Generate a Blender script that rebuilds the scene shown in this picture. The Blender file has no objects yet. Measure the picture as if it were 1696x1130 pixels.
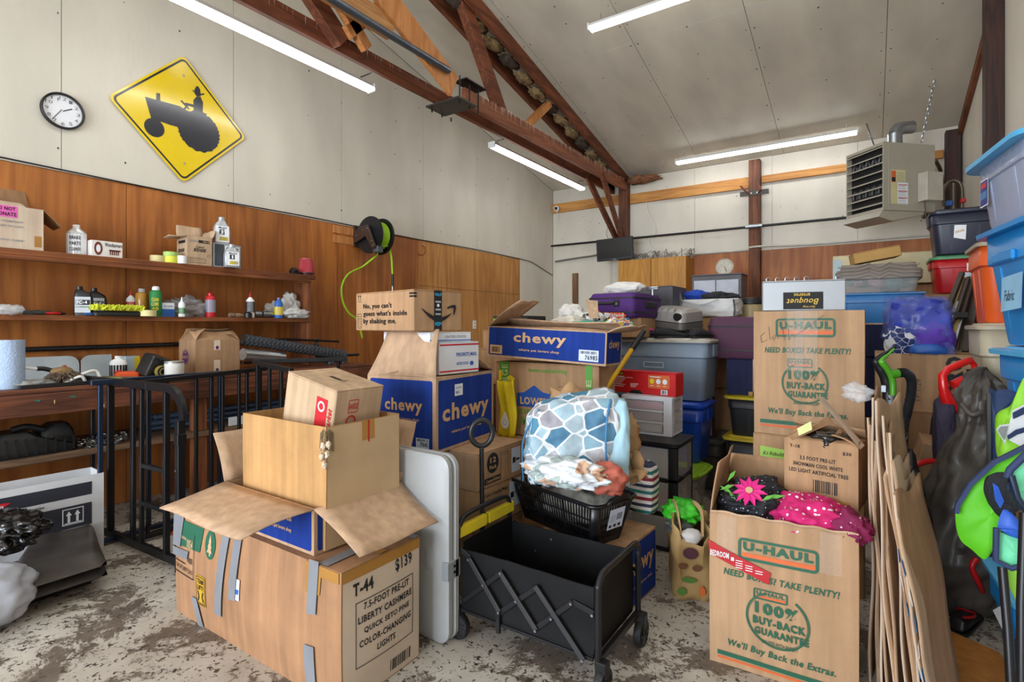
import bpy, bmesh, math, random
from mathutils import Vector, Matrix, noise
random.seed(7)
SC = bpy.context.scene
COL = SC.collection
PI = math.pi
# ------------------------------------------------------------------ camera, world, light, exposure
CAM_H = 1.35; YAW = math.radians(33.93); FOC = 880.0; HZ = 540.0
cam = bpy.data.cameras.new('camera'); camo = bpy.data.objects.new('camera', cam); COL.objects.link(camo)
camo.location = (0, 0, CAM_H); camo.rotation_euler = (PI/2, 0, YAW)
cam.sensor_fit = 'HORIZONTAL'; cam.sensor_width = 36; cam.lens = FOC/1696*36; cam.shift_y = -25/1696; cam.clip_start = .05
SC.camera = camo
SC.view_settings.view_transform = 'Standard'; SC.view_settings.look = 'None'
SC.view_settings.gamma = 1; SC.view_settings.use_curve_mapping = False
SC.view_settings.exposure = 0.56
SC.cycles.max_bounces = 8; SC.cycles.diffuse_bounces = 5; SC.cycles.glossy_bounces = 4
SC.cycles.transparent_max_bounces = 12; SC.cycles.transmission_bounces = 6
SC.cycles.sample_clamp_indirect = 6
world = bpy.data.worlds.new('sky'); SC.world = world; world.use_nodes = True
wn = world.node_tree.nodes; wn['Background'].inputs[0].default_value = (.72, .84, 1, 1); wn['Background'].inputs[1].default_value = 2.2
def area(name, loc, rot, sx, sy, power, color):
    l = bpy.data.lights.new(name, 'AREA'); l.shape = 'RECTANGLE'; l.size = sx; l.size_y = sy; l.energy = power; l.color = color
    o = bpy.data.objects.new(name, l); COL.objects.link(o); o.location = loc; o.rotation_euler = rot
    return o
# daylight through the open roller door behind the photographer
area('door_daylight', (-2.2, -4.35, 1.7), (math.radians(88), 0, 0), 4.2, 3.0, 300, (.84, .92, 1.0))
# ------------------------------------------------------------------ helpers
def lin(c):
    if isinstance(c, str):
        c = c.lstrip('#'); c = [int(c[i:i+2], 16)/255 for i in (0, 2, 4)]
    return tuple((x/12.92 if x <= .04045 else ((x+.055)/1.055)**2.4) for x in c)
def unR(u, v, F):
    c, s = math.cos(YAW), math.sin(YAW); R = (u-848)/FOC*F
    return (c*R-s*F, s*R+c*F, CAM_H+(HZ-v)/FOC*F)
def atX(u, v, X):
    c, s = math.cos(YAW), math.sin(YAW); k = (u-848)/FOC; Y = X*(-k*s-c)/(s-k*c); F = -s*X+c*Y
    return (X, Y, CAM_H+(HZ-v)/FOC*F)
def atY(u, v, Y):
    c, s = math.cos(YAW), math.sin(YAW); k = (u-848)/FOC; X = Y*(k*c-s)/(c+k*s); F = -s*X+c*Y
    return (X, Y, CAM_H+(HZ-v)/FOC*F)
def atZ(u, v, z): return unR(u, v, (z-CAM_H)*FOC/(HZ-v))
MATS = {}
def nodes_of(name):
    m = bpy.data.materials.new(name); m.use_nodes = True; nt = m.node_tree; return m, nt, nt.nodes, nt.links, nt.nodes['Principled BSDF']
def M(name, color, rough=.5, metal=0, var=.12, vs=6, bump=0, bs=60, stretch=(1, 1, 1), alpha=1, emit=0, coat=0, spec=.5, trans=0):
    """plain procedural material: base colour with a soft noise variation and a fine bump"""
    if name in MATS: return MATS[name]
    m, nt, N, L, P = nodes_of(name); c = lin(color)
    P.inputs['Roughness'].default_value = rough; P.inputs['Metallic'].default_value = metal
    P.inputs['Specular IOR Level'].default_value = spec; P.inputs['Coat Weight'].default_value = coat; P.inputs['Coat Roughness'].default_value = .12
    if trans: P.inputs['Transmission Weight'].default_value = trans
    tc = N.new('ShaderNodeTexCoord'); mp = N.new('ShaderNodeMapping'); mp.inputs['Scale'].default_value = stretch
    L.new(tc.outputs['Object'], mp.inputs['Vector'])
    if var:
        n = N.new('ShaderNodeTexNoise'); n.inputs['Scale'].default_value = vs; n.inputs['Detail'].default_value = 5; L.new(mp.outputs[0], n.inputs['Vector'])
        r = N.new('ShaderNodeValToRGB'); r.color_ramp.elements[0].position = .3; r.color_ramp.elements[1].position = .7
        r.color_ramp.elements[0].color = tuple(x*(1-var) for x in c)+(1,); r.color_ramp.elements[1].color = tuple(min(1, x*(1+var)) for x in c)+(1,)
        L.new(n.outputs['Fac'], r.inputs[0]); L.new(r.outputs[0], P.inputs['Base Color'])
    else: P.inputs['Base Color'].default_value = c+(1,)
    if bump:
        n2 = N.new('ShaderNodeTexNoise'); n2.inputs['Scale'].default_value = bs; n2.inputs['Detail'].default_value = 4; L.new(mp.outputs[0], n2.inputs['Vector'])
        b = N.new('ShaderNodeBump'); b.inputs['Strength'].default_value = bump; b.inputs['Distance'].default_value = .01; L.new(n2.outputs['Fac'], b.inputs['Height']); L.new(b.outputs[0], P.inputs['Normal'])
    if alpha < 1: P.inputs['Alpha'].default_value = alpha
    if emit: P.inputs['Emission Color'].default_value = c+(1,); P.inputs['Emission Strength'].default_value = emit
    MATS[name] = m; return m
def M_card(name, color, dirt=.12, flute=.05):
    if name in MATS: return MATS[name]
    m, nt, N, L, P = nodes_of(name); c = lin(color); P.inputs['Roughness'].default_value = .82; P.inputs['Specular IOR Level'].default_value = .2
    tc = N.new('ShaderNodeTexCoord'); n = N.new('ShaderNodeTexNoise'); n.inputs['Scale'].default_value = 3.5; n.inputs['Detail'].default_value = 6; n.inputs['Roughness'].default_value = .65
    L.new(tc.outputs['Object'], n.inputs['Vector'])
    r = N.new('ShaderNodeValToRGB'); e = r.color_ramp.elements; e[0].position = .32; e[1].position = .72
    e[0].color = tuple(x*(1-dirt*1.5) for x in c)+(1,); e[1].color = tuple(min(1, x*(1+dirt)) for x in c)+(1,)
    L.new(n.outputs['Fac'], r.inputs[0])
    mp = N.new('ShaderNodeMapping'); mp.inputs['Scale'].default_value = (26, 26, 1.2); L.new(tc.outputs['Object'], mp.inputs['Vector'])
    n2 = N.new('ShaderNodeTexNoise'); n2.inputs['Scale'].default_value = 1; n2.inputs['Detail'].default_value = 3; L.new(mp.outputs[0], n2.inputs['Vector'])
    mx = N.new('ShaderNodeMix'); mx.data_type = 'RGBA'; mx.blend_type = 'OVERLAY'; mx.inputs[0].default_value = .35
    L.new(r.outputs[0], mx.inputs[6]); L.new(n2.outputs['Fac'], mx.inputs[7]); L.new(mx.outputs[2], P.inputs['Base Color'])
    n3 = N.new('ShaderNodeTexNoise'); n3.inputs['Scale'].default_value = 14; n3.inputs['Detail'].default_value = 5; L.new(tc.outputs['Object'], n3.inputs['Vector'])
    b = N.new('ShaderNodeBump'); b.inputs['Strength'].default_value = .25; b.inputs['Distance'].default_value = .01; L.new(n3.outputs['Fac'], b.inputs['Height']); L.new(b.outputs[0], P.inputs['Normal'])
    MATS[name] = m; return m
def M_wood(name, c1, c2, axis=2, scale=1.0, rough=.6, knots=True, spec=.4, coord='Object', rings=1.0, dark=None):
    """wood grain stretched along one axis"""
    if name in MATS: return MATS[name]
    m, nt, N, L, P = nodes_of(name); P.inputs['Roughness'].default_value = rough; P.inputs['Specular IOR Level'].default_value = spec
    tc = N.new('ShaderNodeTexCoord'); mp = N.new('ShaderNodeMapping'); s = [9*scale]*3; s[axis] = .9*scale; mp.inputs['Scale'].default_value = s
    L.new(tc.outputs[coord], mp.inputs['Vector'])
    n = N.new('ShaderNodeTexNoise'); n.inputs['Scale'].default_value = 1.0; n.inputs['Detail'].default_value = 3; n.inputs['Distortion'].default_value = .6; L.new(mp.outputs[0], n.inputs['Vector'])
    mu = N.new('ShaderNodeMath'); mu.operation = 'MULTIPLY'; mu.inputs[1].default_value = 9*rings; L.new(n.outputs['Fac'], mu.inputs[0])
    fr = N.new('ShaderNodeMath'); fr.operation = 'PINGPONG'; fr.inputs[1].default_value = 1; L.new(mu.outputs[0], fr.inputs[0])
    mp2 = N.new('ShaderNodeMapping'); s2 = [70*scale]*3; s2[axis] = 2.0*scale; mp2.inputs['Scale'].default_value = s2; L.new(tc.outputs[coord], mp2.inputs['Vector'])
    n2 = N.new('ShaderNodeTexNoise'); n2.inputs['Scale'].default_value = 1.0; n2.inputs['Detail'].default_value = 4; L.new(mp2.outputs[0], n2.inputs['Vector'])
    av = N.new('ShaderNodeMix'); av.data_type = 'FLOAT'; av.inputs[0].default_value = .55; L.new(fr.outputs[0], av.inputs[2]); L.new(n2.outputs['Fac'], av.inputs[3])
    r = N.new('ShaderNodeValToRGB'); e = r.color_ramp.elements; e[0].position = .25; e[1].position = .8
    e[0].color = lin(c1)+(1,); e[1].color = lin(c2)+(1,); L.new(av.outputs[0], r.inputs[0])
    out = r.outputs[0]
    # large soft patches of darker, greasier wood
    n4 = N.new('ShaderNodeTexNoise'); n4.inputs['Scale'].default_value = 1.6; n4.inputs['Detail'].default_value = 5; L.new(tc.outputs[coord], n4.inputs['Vector'])
    r4 = N.new('ShaderNodeValToRGB'); r4.color_ramp.elements[0].position = .35; r4.color_ramp.elements[1].position = .6
    d = dark if dark is not None else .72
    r4.color_ramp.elements[0].color = (d, d, d, 1); r4.color_ramp.elements[1].color = (1, 1, 1, 1); L.new(n4.outputs['Fac'], r4.inputs[0])
    mx = N.new('ShaderNodeMix'); mx.data_type = 'RGBA'; mx.blend_type = 'MULTIPLY'; mx.inputs[0].default_value = 1; L.new(out, mx.inputs[6]); L.new(r4.outputs[0], mx.inputs[7])
    L.new(mx.outputs[2], P.inputs['Base Color'])
    b = N.new('ShaderNodeBump'); b.inputs['Strength'].default_value = .15; b.inputs['Distance'].default_value = .004; L.new(av.outputs[0], b.inputs['Height']); L.new(b.outputs[0], P.inputs['Normal'])
    MATS[name] = m; return m
def M_clear(name, color, op=.35, rough=.25):
    """clear or milky plastic: a transparent shader mixed with a glossy tinted one"""
    if name in MATS: return MATS[name]
    m, nt, N, L, P = nodes_of(name); P.inputs['Base Color'].default_value = lin(color)+(1,); P.inputs['Roughness'].default_value = rough
    n = N.new('ShaderNodeTexNoise'); n.inputs['Scale'].default_value = 9; n.inputs['Detail'].default_value = 4
    b = N.new('ShaderNodeBump'); b.inputs['Strength'].default_value = .35; b.inputs['Distance'].default_value = .01; L.new(n.outputs['Fac'], b.inputs['Height']); L.new(b.outputs[0], P.inputs['Normal'])
    t = N.new('ShaderNodeBsdfTransparent'); mx = N.new('ShaderNodeMixShader'); mx.inputs[0].default_value = op
    L.new(t.outputs[0], mx.inputs[1]); L.new(P.outputs[0], mx.inputs[2]); L.new(mx.outputs[0], N['Material Output'].inputs[0])
    MATS[name] = m; return m

class MB:
    """collects shapes; build() links them as ONE mesh object"""
    def __init__(s): s.v = []; s.f = []; s.m = Matrix()
    def at(s, loc=(0, 0, 0), rot=(0, 0, 0)):
        from mathutils import Euler
        s.m = Matrix.Translation(loc) @ Euler(rot).to_matrix().to_4x4(); return s
    def add(s, vs, fs):
        o = len(s.v); s.v += [tuple(s.m @ Vector(p)) for p in vs]; s.f += [tuple(o+i for i in f) for f in fs]; return s
    def bx(s, x0, x1, y0, y1, z0, z1):
        return s.add([(x0, y0, z0), (x1, y0, z0), (x1, y1, z0), (x0, y1, z0), (x0, y0, z1), (x1, y0, z1), (x1, y1, z1), (x0, y1, z1)],
                     [(0, 3, 2, 1), (4, 5, 6, 7), (0, 1, 5, 4), (1, 2, 6, 5), (2, 3, 7, 6), (3, 0, 4, 7)])
    def tube(s, pts, r, n=8, closed=False, flat=None):
        pts = [Vector(p) for p in pts]; k = len(pts); vs = []; fs = []; up = None
        for i, p in enumerate(pts):
            a = pts[(i-1) % k] if (closed or i > 0) else p; b = pts[(i+1) % k] if (closed or i < k-1) else p
            t = (b-a)
            if t.length < 1e-9: t = Vector((0, 0, 1))
            t.normalize()
            if up is None: up = Vector((0, 0, 1)) if abs(t.z) < .9 else Vector((1, 0, 0))
            sd = t.cross(up)
            if sd.length < 1e-6: sd = t.cross(Vector((0, 1, 0)))
            sd.normalize(); up = sd.cross(t).normalized()
            rr = r[i] if isinstance(r, (list, tuple)) else r
            for j in range(n):
                g = 2*PI*(j+.5)/n
                ra, rb = (rr, rr) if flat is None else flat
                if flat is not None and n == 4:
                    q = p+sd*(ra if j in (0, 3) else -ra)+up*(rb if j in (0, 1) else -rb)
                else: q = p+sd*math.cos(g)*ra+up*math.sin(g)*rb
                vs.append(q)
        for i in range(k if closed else k-1):
            for j in range(n):
                a, b = i*n+j, i*n+(j+1) % n; c, d = ((i+1) % k)*n+(j+1) % n, ((i+1) % k)*n+j
                fs.append((a, b, c, d))
        if not closed: fs.append(tuple(range(n-1, -1, -1))); fs.append(tuple((k-1)*n+j for j in range(n)))
        return s.add(vs, fs)
    def bar(s, p0, p1, w, d):  # rectangular bar, w sideways, d up
        return s.tube([p0, p1], 0, 4, flat=(w/2, d/2))
    def cyl(s, p0, p1, r, r1=None, n=16): return s.tube([p0, p1], [r, r if r1 is None else r1], n)
    def lathe(s, prof, n=20, c=(0, 0, 0), ax='z', caps=True):
        vs = []; fs = []
        for (r, z) in prof:
            for j in range(n):
                a = 2*PI*j/n; x, y = r*math.cos(a), r*math.sin(a)
                vs.append({'z': (c[0]+x, c[1]+y, c[2]+z), 'x': (c[0]+z, c[1]+x, c[2]+y), 'y': (c[0]+x, c[1]+z, c[2]+y)}[ax])
        for i in range(len(prof)-1):
            for j in range(n): fs.append((i*n+j, i*n+(j+1) % n, (i+1)*n+(j+1) % n, (i+1)*n+j))
        if caps: fs.append(tuple(range(n-1, -1, -1))); fs.append(tuple((len(prof)-1)*n+j for j in range(n)))
        return s.add(vs, fs)
    def rr(s, lv, seg=5, cap0=True, cap1=True):
        """rounded-rectangle loft; level = (z, x0, x1, y0, y1, radius)"""
        vs = []; fs = []; n = 4*(seg+1)
        for (z, x0, x1, y0, y1, r) in lv:
            r = min(r, (x1-x0)/2-1e-4, (y1-y0)/2-1e-4)
            for (cx, cy, a0) in ((x1-r, y0+r, -PI/2), (x1-r, y1-r, 0), (x0+r, y1-r, PI/2), (x0+r, y0+r, PI)):
                for j in range(seg+1):
                    a = a0+PI/2*j/seg; vs.append((cx+r*math.cos(a), cy+r*math.sin(a), z))
        for i in range(len(lv)-1):
            for j in range(n): fs.append((i*n+j, i*n+(j+1) % n, (i+1)*n+(j+1) % n, (i+1)*n+j))
        if cap0: fs.append(tuple(range(n-1, -1, -1)))
        if cap1: fs.append(tuple((len(lv)-1)*n+j for j in range(n)))
        return s.add(vs, fs)
    def prism(s, pts, A, B, O, T):
        """2-d polygon pts in frame (O; A, B), extruded by vector T"""
        A, B, O, T = Vector(A), Vector(B), Vector(O), Vector(T); k = len(pts)
        vs = [O+A*a+B*b for a, b in pts]; vs += [p+T for p in vs]
        fs = [tuple(range(k)), tuple(range(2*k-1, k-1, -1))]+[(i, i+k, (i+1) % k+k, (i+1) % k) for i in range(k)]
        return s.add(vs, fs)
    def grid(s, fn, nu, nv, wrap=False):
        vs = [fn(i/nu, j/nv) for i in range(nu+1) for j in range(nv+1)]
        fs = [(i*(nv+1)+j, (i+1)*(nv+1)+j, (i+1)*(nv+1)+j+1, i*(nv+1)+j+1) for i in range(nu) for j in range(nv)]
        return s.add(vs, fs)
    def build(s, name, mat, parent=None, smooth=None, bevel=0, sub=0, warp=None, fix=True, segs=1, subsurf=0, solid=0):
        me = bpy.data.meshes.new(name); me.from_pydata(s.v, [], s.f)
        if fix or bevel or sub:
            bm = bmesh.new(); bm.from_mesh(me)
            if fix: bmesh.ops.recalc_face_normals(bm, faces=bm.faces)
            if sub:
                for _ in range(6):
                    es = [e for e in bm.edges if e.calc_length() > sub]
                    if not es: break
                    bmesh.ops.subdivide_edges(bm, edges=es, cuts=1, use_grid_fill=True)
            if bevel: bmesh.ops.bevel(bm, geom=[e for e in bm.edges if len(e.link_faces) == 2 and e.calc_face_angle(0) > .5], offset=bevel, segments=segs, affect='EDGES', clamp_overlap=True)
            bm.to_mesh(me); bm.free()
        if warp:
            for v in me.vertices: v.co = warp(v.co)
        if smooth is not None:
            me.shade_smooth(); me.set_sharp_from_angle(angle=math.radians(smooth))
        me.materials.append(mat)
        o = bpy.data.objects.new(name, me); COL.objects.link(o)
        if parent is not None: o.parent = parent
        if subsurf: md = o.modifiers.new('s', 'SUBSURF'); md.levels = md.render_levels = subsurf
        if solid: md = o.modifiers.new('t', 'SOLIDIFY'); md.thickness = solid
        return o
def tag(o, label=None, cat=None, group=None, kind=None):
    if label: o['label'] = label
    if cat: o['category'] = cat
    if group: o['group'] = group
    if kind: o['kind'] = kind
    return o
def thing(name, label, cat, loc=(0, 0, 0), rz=0, group=None, rot=None):
    o = bpy.data.objects.new(name, None); COL.objects.link(o); o.empty_display_size = .05
    o.location = loc; o.rotation_euler = rot if rot else (0, 0, rz)
    return tag(o, label, cat, group)
def struct(o): o['kind'] = 'structure'; return o
def kids(o): return [c for c in bpy.data.objects if c.parent == o]
def dup(root, loc, rz=None, label=None):
    r = root.copy(); COL.objects.link(r); r.location = loc
    if rz is not None: r.rotation_euler = (0, 0, rz)
    if label: r['label'] = label
    for ch in kids(root):
        c = ch.copy(); COL.objects.link(c); c.parent = r
        for g in kids(ch):
            d = g.copy(); COL.objects.link(d); d.parent = c
    return r
_T = {}
def glyphs(text, bold=0, shear=0):
    k = (text, bold, shear)
    if k in _T: return _T[k]
    cu = bpy.data.curves.new('t', 'FONT'); cu.body = text; cu.resolution_u = 2; cu.offset = bold*.8; cu.space_character = 1.0+bold*3.2; cu.shear = shear; cu.fill_mode = 'FRONT' if hasattr(cu, 'fill_mode') else cu.fill_mode
    ob = bpy.data.objects.new('t', cu); me = bpy.data.meshes.new_from_object(ob)
    vs = [(v.co.x, v.co.y) for v in me.vertices]; fs = [tuple(p.vertices) for p in me.polygons]
    bpy.data.objects.remove(ob); bpy.data.curves.remove(cu); bpy.data.meshes.remove(me)
    x0 = min(p[0] for p in vs); x1 = max(p[0] for p in vs); y0 = min(p[1] for p in vs); y1 = max(p[1] for p in vs)
    vs = [((x-x0)/(x1-x0), (y-y0)/(y1-y0)) for x, y in vs]; _T[k] = (vs, fs, (x1-x0)/(y1-y0)); return _T[k]
SEP = {'duct_tape', 'tape', 'green_tape', 'paint_splash', 'bolt_head', 'emblem', 'clear_tape', 'leaf_print', 'label', 'vegetable_print', 'picture', 'green_stripe', 'orange_stripe'}
class Print:
    """flat print, labels and tape on one flat face of a thing; frame = origin, across, up, outward normal (local)"""
    def __init__(s, root, O, A, B, Nn, warp=None): s.r = root; s.O, s.A, s.B, s.N = map(Vector, (O, A, B, Nn)); s.d = {}; s.warp = warp; s.k = 1
    def P(s, a, b, e): return s.O+s.A*a+s.B*b+s.N*e
    def _add(s, nm, mat, vs, fs, e=None):
        if e is None: e = .0010+.0004*s.k
        if nm in SEP: s.k2 = getattr(s, 'k2', 0)+1
        mb = s.d.setdefault((nm, mat.name+(str(s.k2) if nm in SEP else '')), (MB(), mat))[0]; mb.add([s.P(a, b, e) for a, b in vs], fs); return s
    def text(s, t, a0, a1, b0, b1, mat, nm='lettering', bold=.03, shear=0, rot=0, e=.003, flip=False, arc=None):
        vs, fs, _ = glyphs(t, bold, shear); out = []
        for x, y in vs:
            if flip: x, y = 1-x, 1-y
            if rot: x, y = (1-y, x) if rot == 90 else (y, 1-x)
            if arc: y = y*(1-0)+arc*(.25-(x-.5)**2)*4/(1)
            out.append((a0+(a1-a0)*x, b0+(b1-b0)*y))
        return s._add(nm, mat, out, fs, e)
    def rect(s, a0, a1, b0, b1, mat, nm='panel', e=None): return s._add(nm, mat, [(a0, b0), (a1, b0), (a1, b1), (a0, b1)], [(0, 1, 2, 3)], e)
    def poly(s, pts, mat, nm='panel', e=None): return s._add(nm, mat, pts, [tuple(range(len(pts)))], e)
    def ell(s, a, b, ra, rb, mat, nm='emblem', e=None, n=28): return s.poly([(a+ra*math.cos(2*PI*i/n), b+rb*math.sin(2*PI*i/n)) for i in range(n)], mat, nm, e)
    def ring(s, a, b, ra, rb, w, mat, nm='emblem', e=None, n=32, t0=0, t1=2*PI):
        vs = []; fs = []
        for i in range(n+1):
            t = t0+(t1-t0)*i/n; vs += [(a+ra*math.cos(t), b+rb*math.sin(t)), (a+(ra-w)*math.cos(t), b+(rb-w)*math.sin(t))]
        return s._add(nm, mat, vs, [(2*i, 2*i+2, 2*i+3, 2*i+1) for i in range(n)], e)
    def frame(s, a0, a1, b0, b1, w, mat, nm='lettering', e=.003):
        for r in ((a0, a1, b0, b0+w), (a0, a1, b1-w, b1), (a0, a0+w, b0+w, b1-w), (a1-w, a1, b0+w, b1-w)): s.rect(*r, mat, nm, e)
        return s
    def rframe(s, a0, a1, b0, b1, w, r, mat, nm='emblem', e=.003, n=5):
        o = []; i_ = []
        for (cx, cy, t0) in ((a1-r, b0+r, -PI/2), (a1-r, b1-r, 0), (a0+r, b1-r, PI/2), (a0+r, b0+r, PI)):
            for j in range(n+1):
                t = t0+PI/2*j/n; o.append((cx+r*math.cos(t), cy+r*math.sin(t))); i_.append((cx+(r-w)*math.cos(t), cy+(r-w)*math.sin(t)))
        k = len(o); return s._add(nm, mat, o+i_, [(i, (i+1) % k, (i+1) % k+k, i+k) for i in range(k)], e)
    def rpoly(s, a0, a1, b0, b1, r, mat, nm='panel', e=None, n=4):
        o = []
        for (cx, cy, t0) in ((a1-r, b0+r, -PI/2), (a1-r, b1-r, 0), (a0+r, b1-r, PI/2), (a0+r, b0+r, PI)):
            for j in range(n+1): t = t0+PI/2*j/n; o.append((cx+r*math.cos(t), cy+r*math.sin(t)))
        return s.poly(o, mat, nm, e)
    def line(s, pts, w, mat, nm='lettering', e=.003):
        for (a, b), (c, d) in zip(pts, pts[1:]):
            l = math.hypot(c-a, d-b) or 1; x, y = -(d-b)/l*w/2, (c-a)/l*w/2
            s._add(nm, mat, [(a+x, b+y), (a-x, b-y), (c-x, d-y), (c+x, d+y)], [(0, 1, 2, 3)], e)
        return s
    def bars(s, a0, a1, b0, b1, mat, nm='barcode', n=22, e=.0034, seed=1):
        rnd = random.Random(seed); w = (a1-a0)/n
        for i in range(n):
            if i % 2 == 0: s.rect(a0+i*w, a0+i*w+w*rnd.uniform(.5, 1.5), b0, b1, mat, nm, e)
        return s
    def done(s):
        for (nm, _), (mb, mat) in s.d.items():
            if s.warp: mb.v = [tuple(Vector(q)+s.N*.0014) for q in mb.v]
            mb.build(nm, mat, s.r, warp=s.warp, fix=False, sub=.03 if s.warp else 0)
        s.d = {}
def warper(amp, freq=3.0, seed=0, bulge=None):
    off = Vector((seed*3.7, seed*1.3, seed*2.1))
    def w(co):
        n = noise.noise_vector(co*freq+off)*amp
        p = co+n
        if bulge:  # (dr, dl, h, k): sides swell outwards at mid height
            dr, dl, h, k = bulge; g = math.sin(PI*min(max(co.z/h, 0), 1))*k
            x = (co.x/dr-.5)*2; y = (co.y/dl-.5)*2
            p.x += x*g*max(0, 1-y*y*.9); p.y += y*g*max(0, 1-x*x*.9)
        return p
    return w
# ---- cartons: local x runs from the near corner N to the right-hand corner R, local y from N to the left-hand corner L
def frames(dl, dr, h):
    return {'L': ((0, dl, 0), (0, -1, 0), (0, 0, 1), (-1, 0, 0)), 'R': ((0, 0, 0), (1, 0, 0), (0, 0, 1), (0, -1, 0)),
            'T': ((0, dl, h), (0, -1, 0), (1, 0, 0), (0, 0, 1))}
R90 = PI/2
def carton(label, N, z0, dl, dr, h, mat, t=90, closed=True, flaps=None, warp=None, name='cardboard_box', cat='box', group=None, th=.005, tape=None, rot=None, fill=None, gap=.003):
    r = thing(name, label, cat, (N[0], N[1], z0), math.radians(t), group, rot)
    r['dims'] = (dl, dr, h); w = warp; sub = .05 if w else 0
    if closed:
        MB().bx(0, dr, 0, dl, 0, h-th).build('body', mat, r, bevel=0 if w else .004, sub=sub, warp=w)
        if dr <= dl:
            a = (0, dr/2-gap/2, 0, dl); b = (dr/2+gap/2, dr, 0, dl)
        else: a = (0, dr, 0, dl/2-gap/2); b = (0, dr, dl/2+gap/2, dl)
        for q in (a, b): MB().bx(q[0], q[1], q[2], q[3], h-th, h).build('flap', mat, r, bevel=0 if w else .002, sub=sub, warp=w)
        if tape:
            mb = MB()
            if dr <= dl: mb.bx(dr/2-.025, dr/2+.025, -.0012, dl+.0012, h, h+.0012); mb.bx(dr/2-.025, dr/2+.025, -.0015, -.0005, h-.07, h)
            else: mb.bx(-.0012, dr+.0012, dl/2-.025, dl/2+.025, h, h+.0012); mb.bx(-.0015, -.0005, dl/2-.025, dl/2+.025, h-.07, h)
            mb.build('tape', tape, r, warp=w)
    else:
        mb = MB(); mb.bx(0, th, 0, dl, 0, h); mb.bx(dr-th, dr, 0, dl, 0, h); mb.bx(th, dr-th, 0, th, 0, h); mb.bx(th, dr-th, dl-th, dl, 0, h); mb.bx(th, dr-th, th, dl-th, 0, th)
        mb.build('body', mat, r, sub=sub, warp=w)
        for side, spec in (flaps or {}).items():
            ang, ln = spec[0], spec[1]; skew = spec[2] if len(spec) > 2 else 0; a = math.radians(ang); fm = spec[3] if len(spec) > 3 else mat
            # hinge line along the top edge; out = outward horizontal direction
            O, A, B, Nn = {'L': ((0, dl, h), (0, -1, 0), None, (-1, 0, 0)), 'R': ((0, 0, h), (1, 0, 0), None, (0, -1, 0)),
                           'BL': ((dr, 0, h), (0, 1, 0), None, (1, 0, 0)), 'BR': ((dr, dl, h), (-1, 0, 0), None, (0, 1, 0))}[side]
            wd = dl if side in ('L', 'BL') else dr
            O, A, Nn = Vector(O), Vector(A), Vector(Nn); D = Nn*math.sin(a)+Vector((0, 0, 1))*math.cos(a); T = A.cross(D).normalized()*th
            nU, nV = 8, 6; k = random.random()*9
            def fn(u, v, off=Vector()):
                bend = .012*math.sin(PI*v)*math.sin(2*u+k)+.006*math.sin(7*u+k)*v
                return O+A*(wd*(u*(1-skew*v*2)+skew*v)+0)+D*(ln*v)+T.normalized()*bend+off
            fb = MB(); fb.grid(lambda u, v: fn(u, v), nU, nV); 
            fb.build('flap', fm, r, smooth=40, warp=w, solid=th)
    return r
def pr(root, face, warp=None):
    dl, dr, h = root['dims']; return Print(root, *frames(dl, dr, h)[face], warp=warp)
def lumpy(name, mat, parent, c, rad, seed=0, amp=.25, freq=3, n=4, flat=0, ridge=.0, sx=1, label=None, boxy=0):
    """crumpled sack or heap of cloth: displaced icosphere, flattened below"""
    bm = bmesh.new(); bmesh.ops.create_icosphere(bm, subdivisions=n, radius=1); off = Vector((seed*7.1, seed*3.3, seed*5.7))
    for v in bm.verts:
        p = v.co.copy()
        if boxy:
            q = Vector([math.copysign(abs(x)**(1-boxy), x) for x in p]); p = q/max(1e-6, max(abs(q.x), abs(q.y), abs(q.z)))*.5+q*.45
        d = noise.fractal(p*freq+off, 1.0, 2.0, 4)*amp
        if ridge: d += ridge*(abs(noise.noise(p*freq*1.7+off*2))*-2+.5)
        p = p*(1+d)
        q = Vector((p.x*rad[0], p.y*rad[1], p.z*rad[2]))
        if flat: q.z = max(q.z, -rad[2]*flat)
        v.co = q+Vector(c)
    me = bpy.data.meshes.new(name); bm.to_mesh(me); bm.free(); me.materials.append(mat); me.shade_smooth()
    o = bpy.data.objects.new(name, me); COL.objects.link(o)
    if parent: o.parent = parent
    return o
def bez(pts, n=8):
    """smooth curve through points (Catmull-Rom)"""
    P = [Vector(p) for p in pts]; P = [P[0]*2-P[1]]+P+[P[-1]*2-P[-2]]; out = []
    for i in range(1, len(P)-2):
        for k in range(n):
            t = k/n; a, b, c, d = P[i-1], P[i], P[i+1], P[i+2]
            out.append(.5*((2*b)+(c-a)*t+(2*a-5*b+4*c-d)*t*t+(3*b-a-3*c+d)*t**3))
    out.append(P[-2]); return out
# ------------------------------------------------------------------ shared materials
WHITEPANEL = M('painted_panel', '#d3cdbf', .55, var=.09, vs=2.2, bump=.12, bs=30, stretch=(1, 1, .35))
CEILPANEL = M('ceiling_panel', '#cbc4b4', .6, var=.13, vs=2.5, bump=.12, bs=26, stretch=(1, .35, 1))
GAPDARK = M('joint_backing_board', '#6a6255', .9)  # dark backing board that shows through the panel joints
PLY_A = M_wood('plywood_dark', '#985828', '#ba7436', 2, .5, .5, rings=1.0, dark=.74)
PLY_B = M_wood('plywood_light', '#b0763a', '#cd9656', 2, .5, .5, rings=1.0, dark=.78)
PLY_C = M_wood('plywood_back', '#a25a2c', '#c07a40', 2, .5, .5, rings=1.0, dark=.75)
BEAM = M_wood('beam_fir', '#5f3320', '#8d5033', 1, 1, .65, dark=.75)
BEAM_Z = M_wood('post_fir', '#5a3624', '#875238', 2, 1, .65, dark=.5)
BEAM_T = M_wood('brace_pine', '#b8743c', '#d3935a', 2, 1, .6, dark=.85)
GIRT = M_wood('girt_pine', '#b5783a', '#d79d55', 0, 1, .6, dark=.8)
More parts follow.
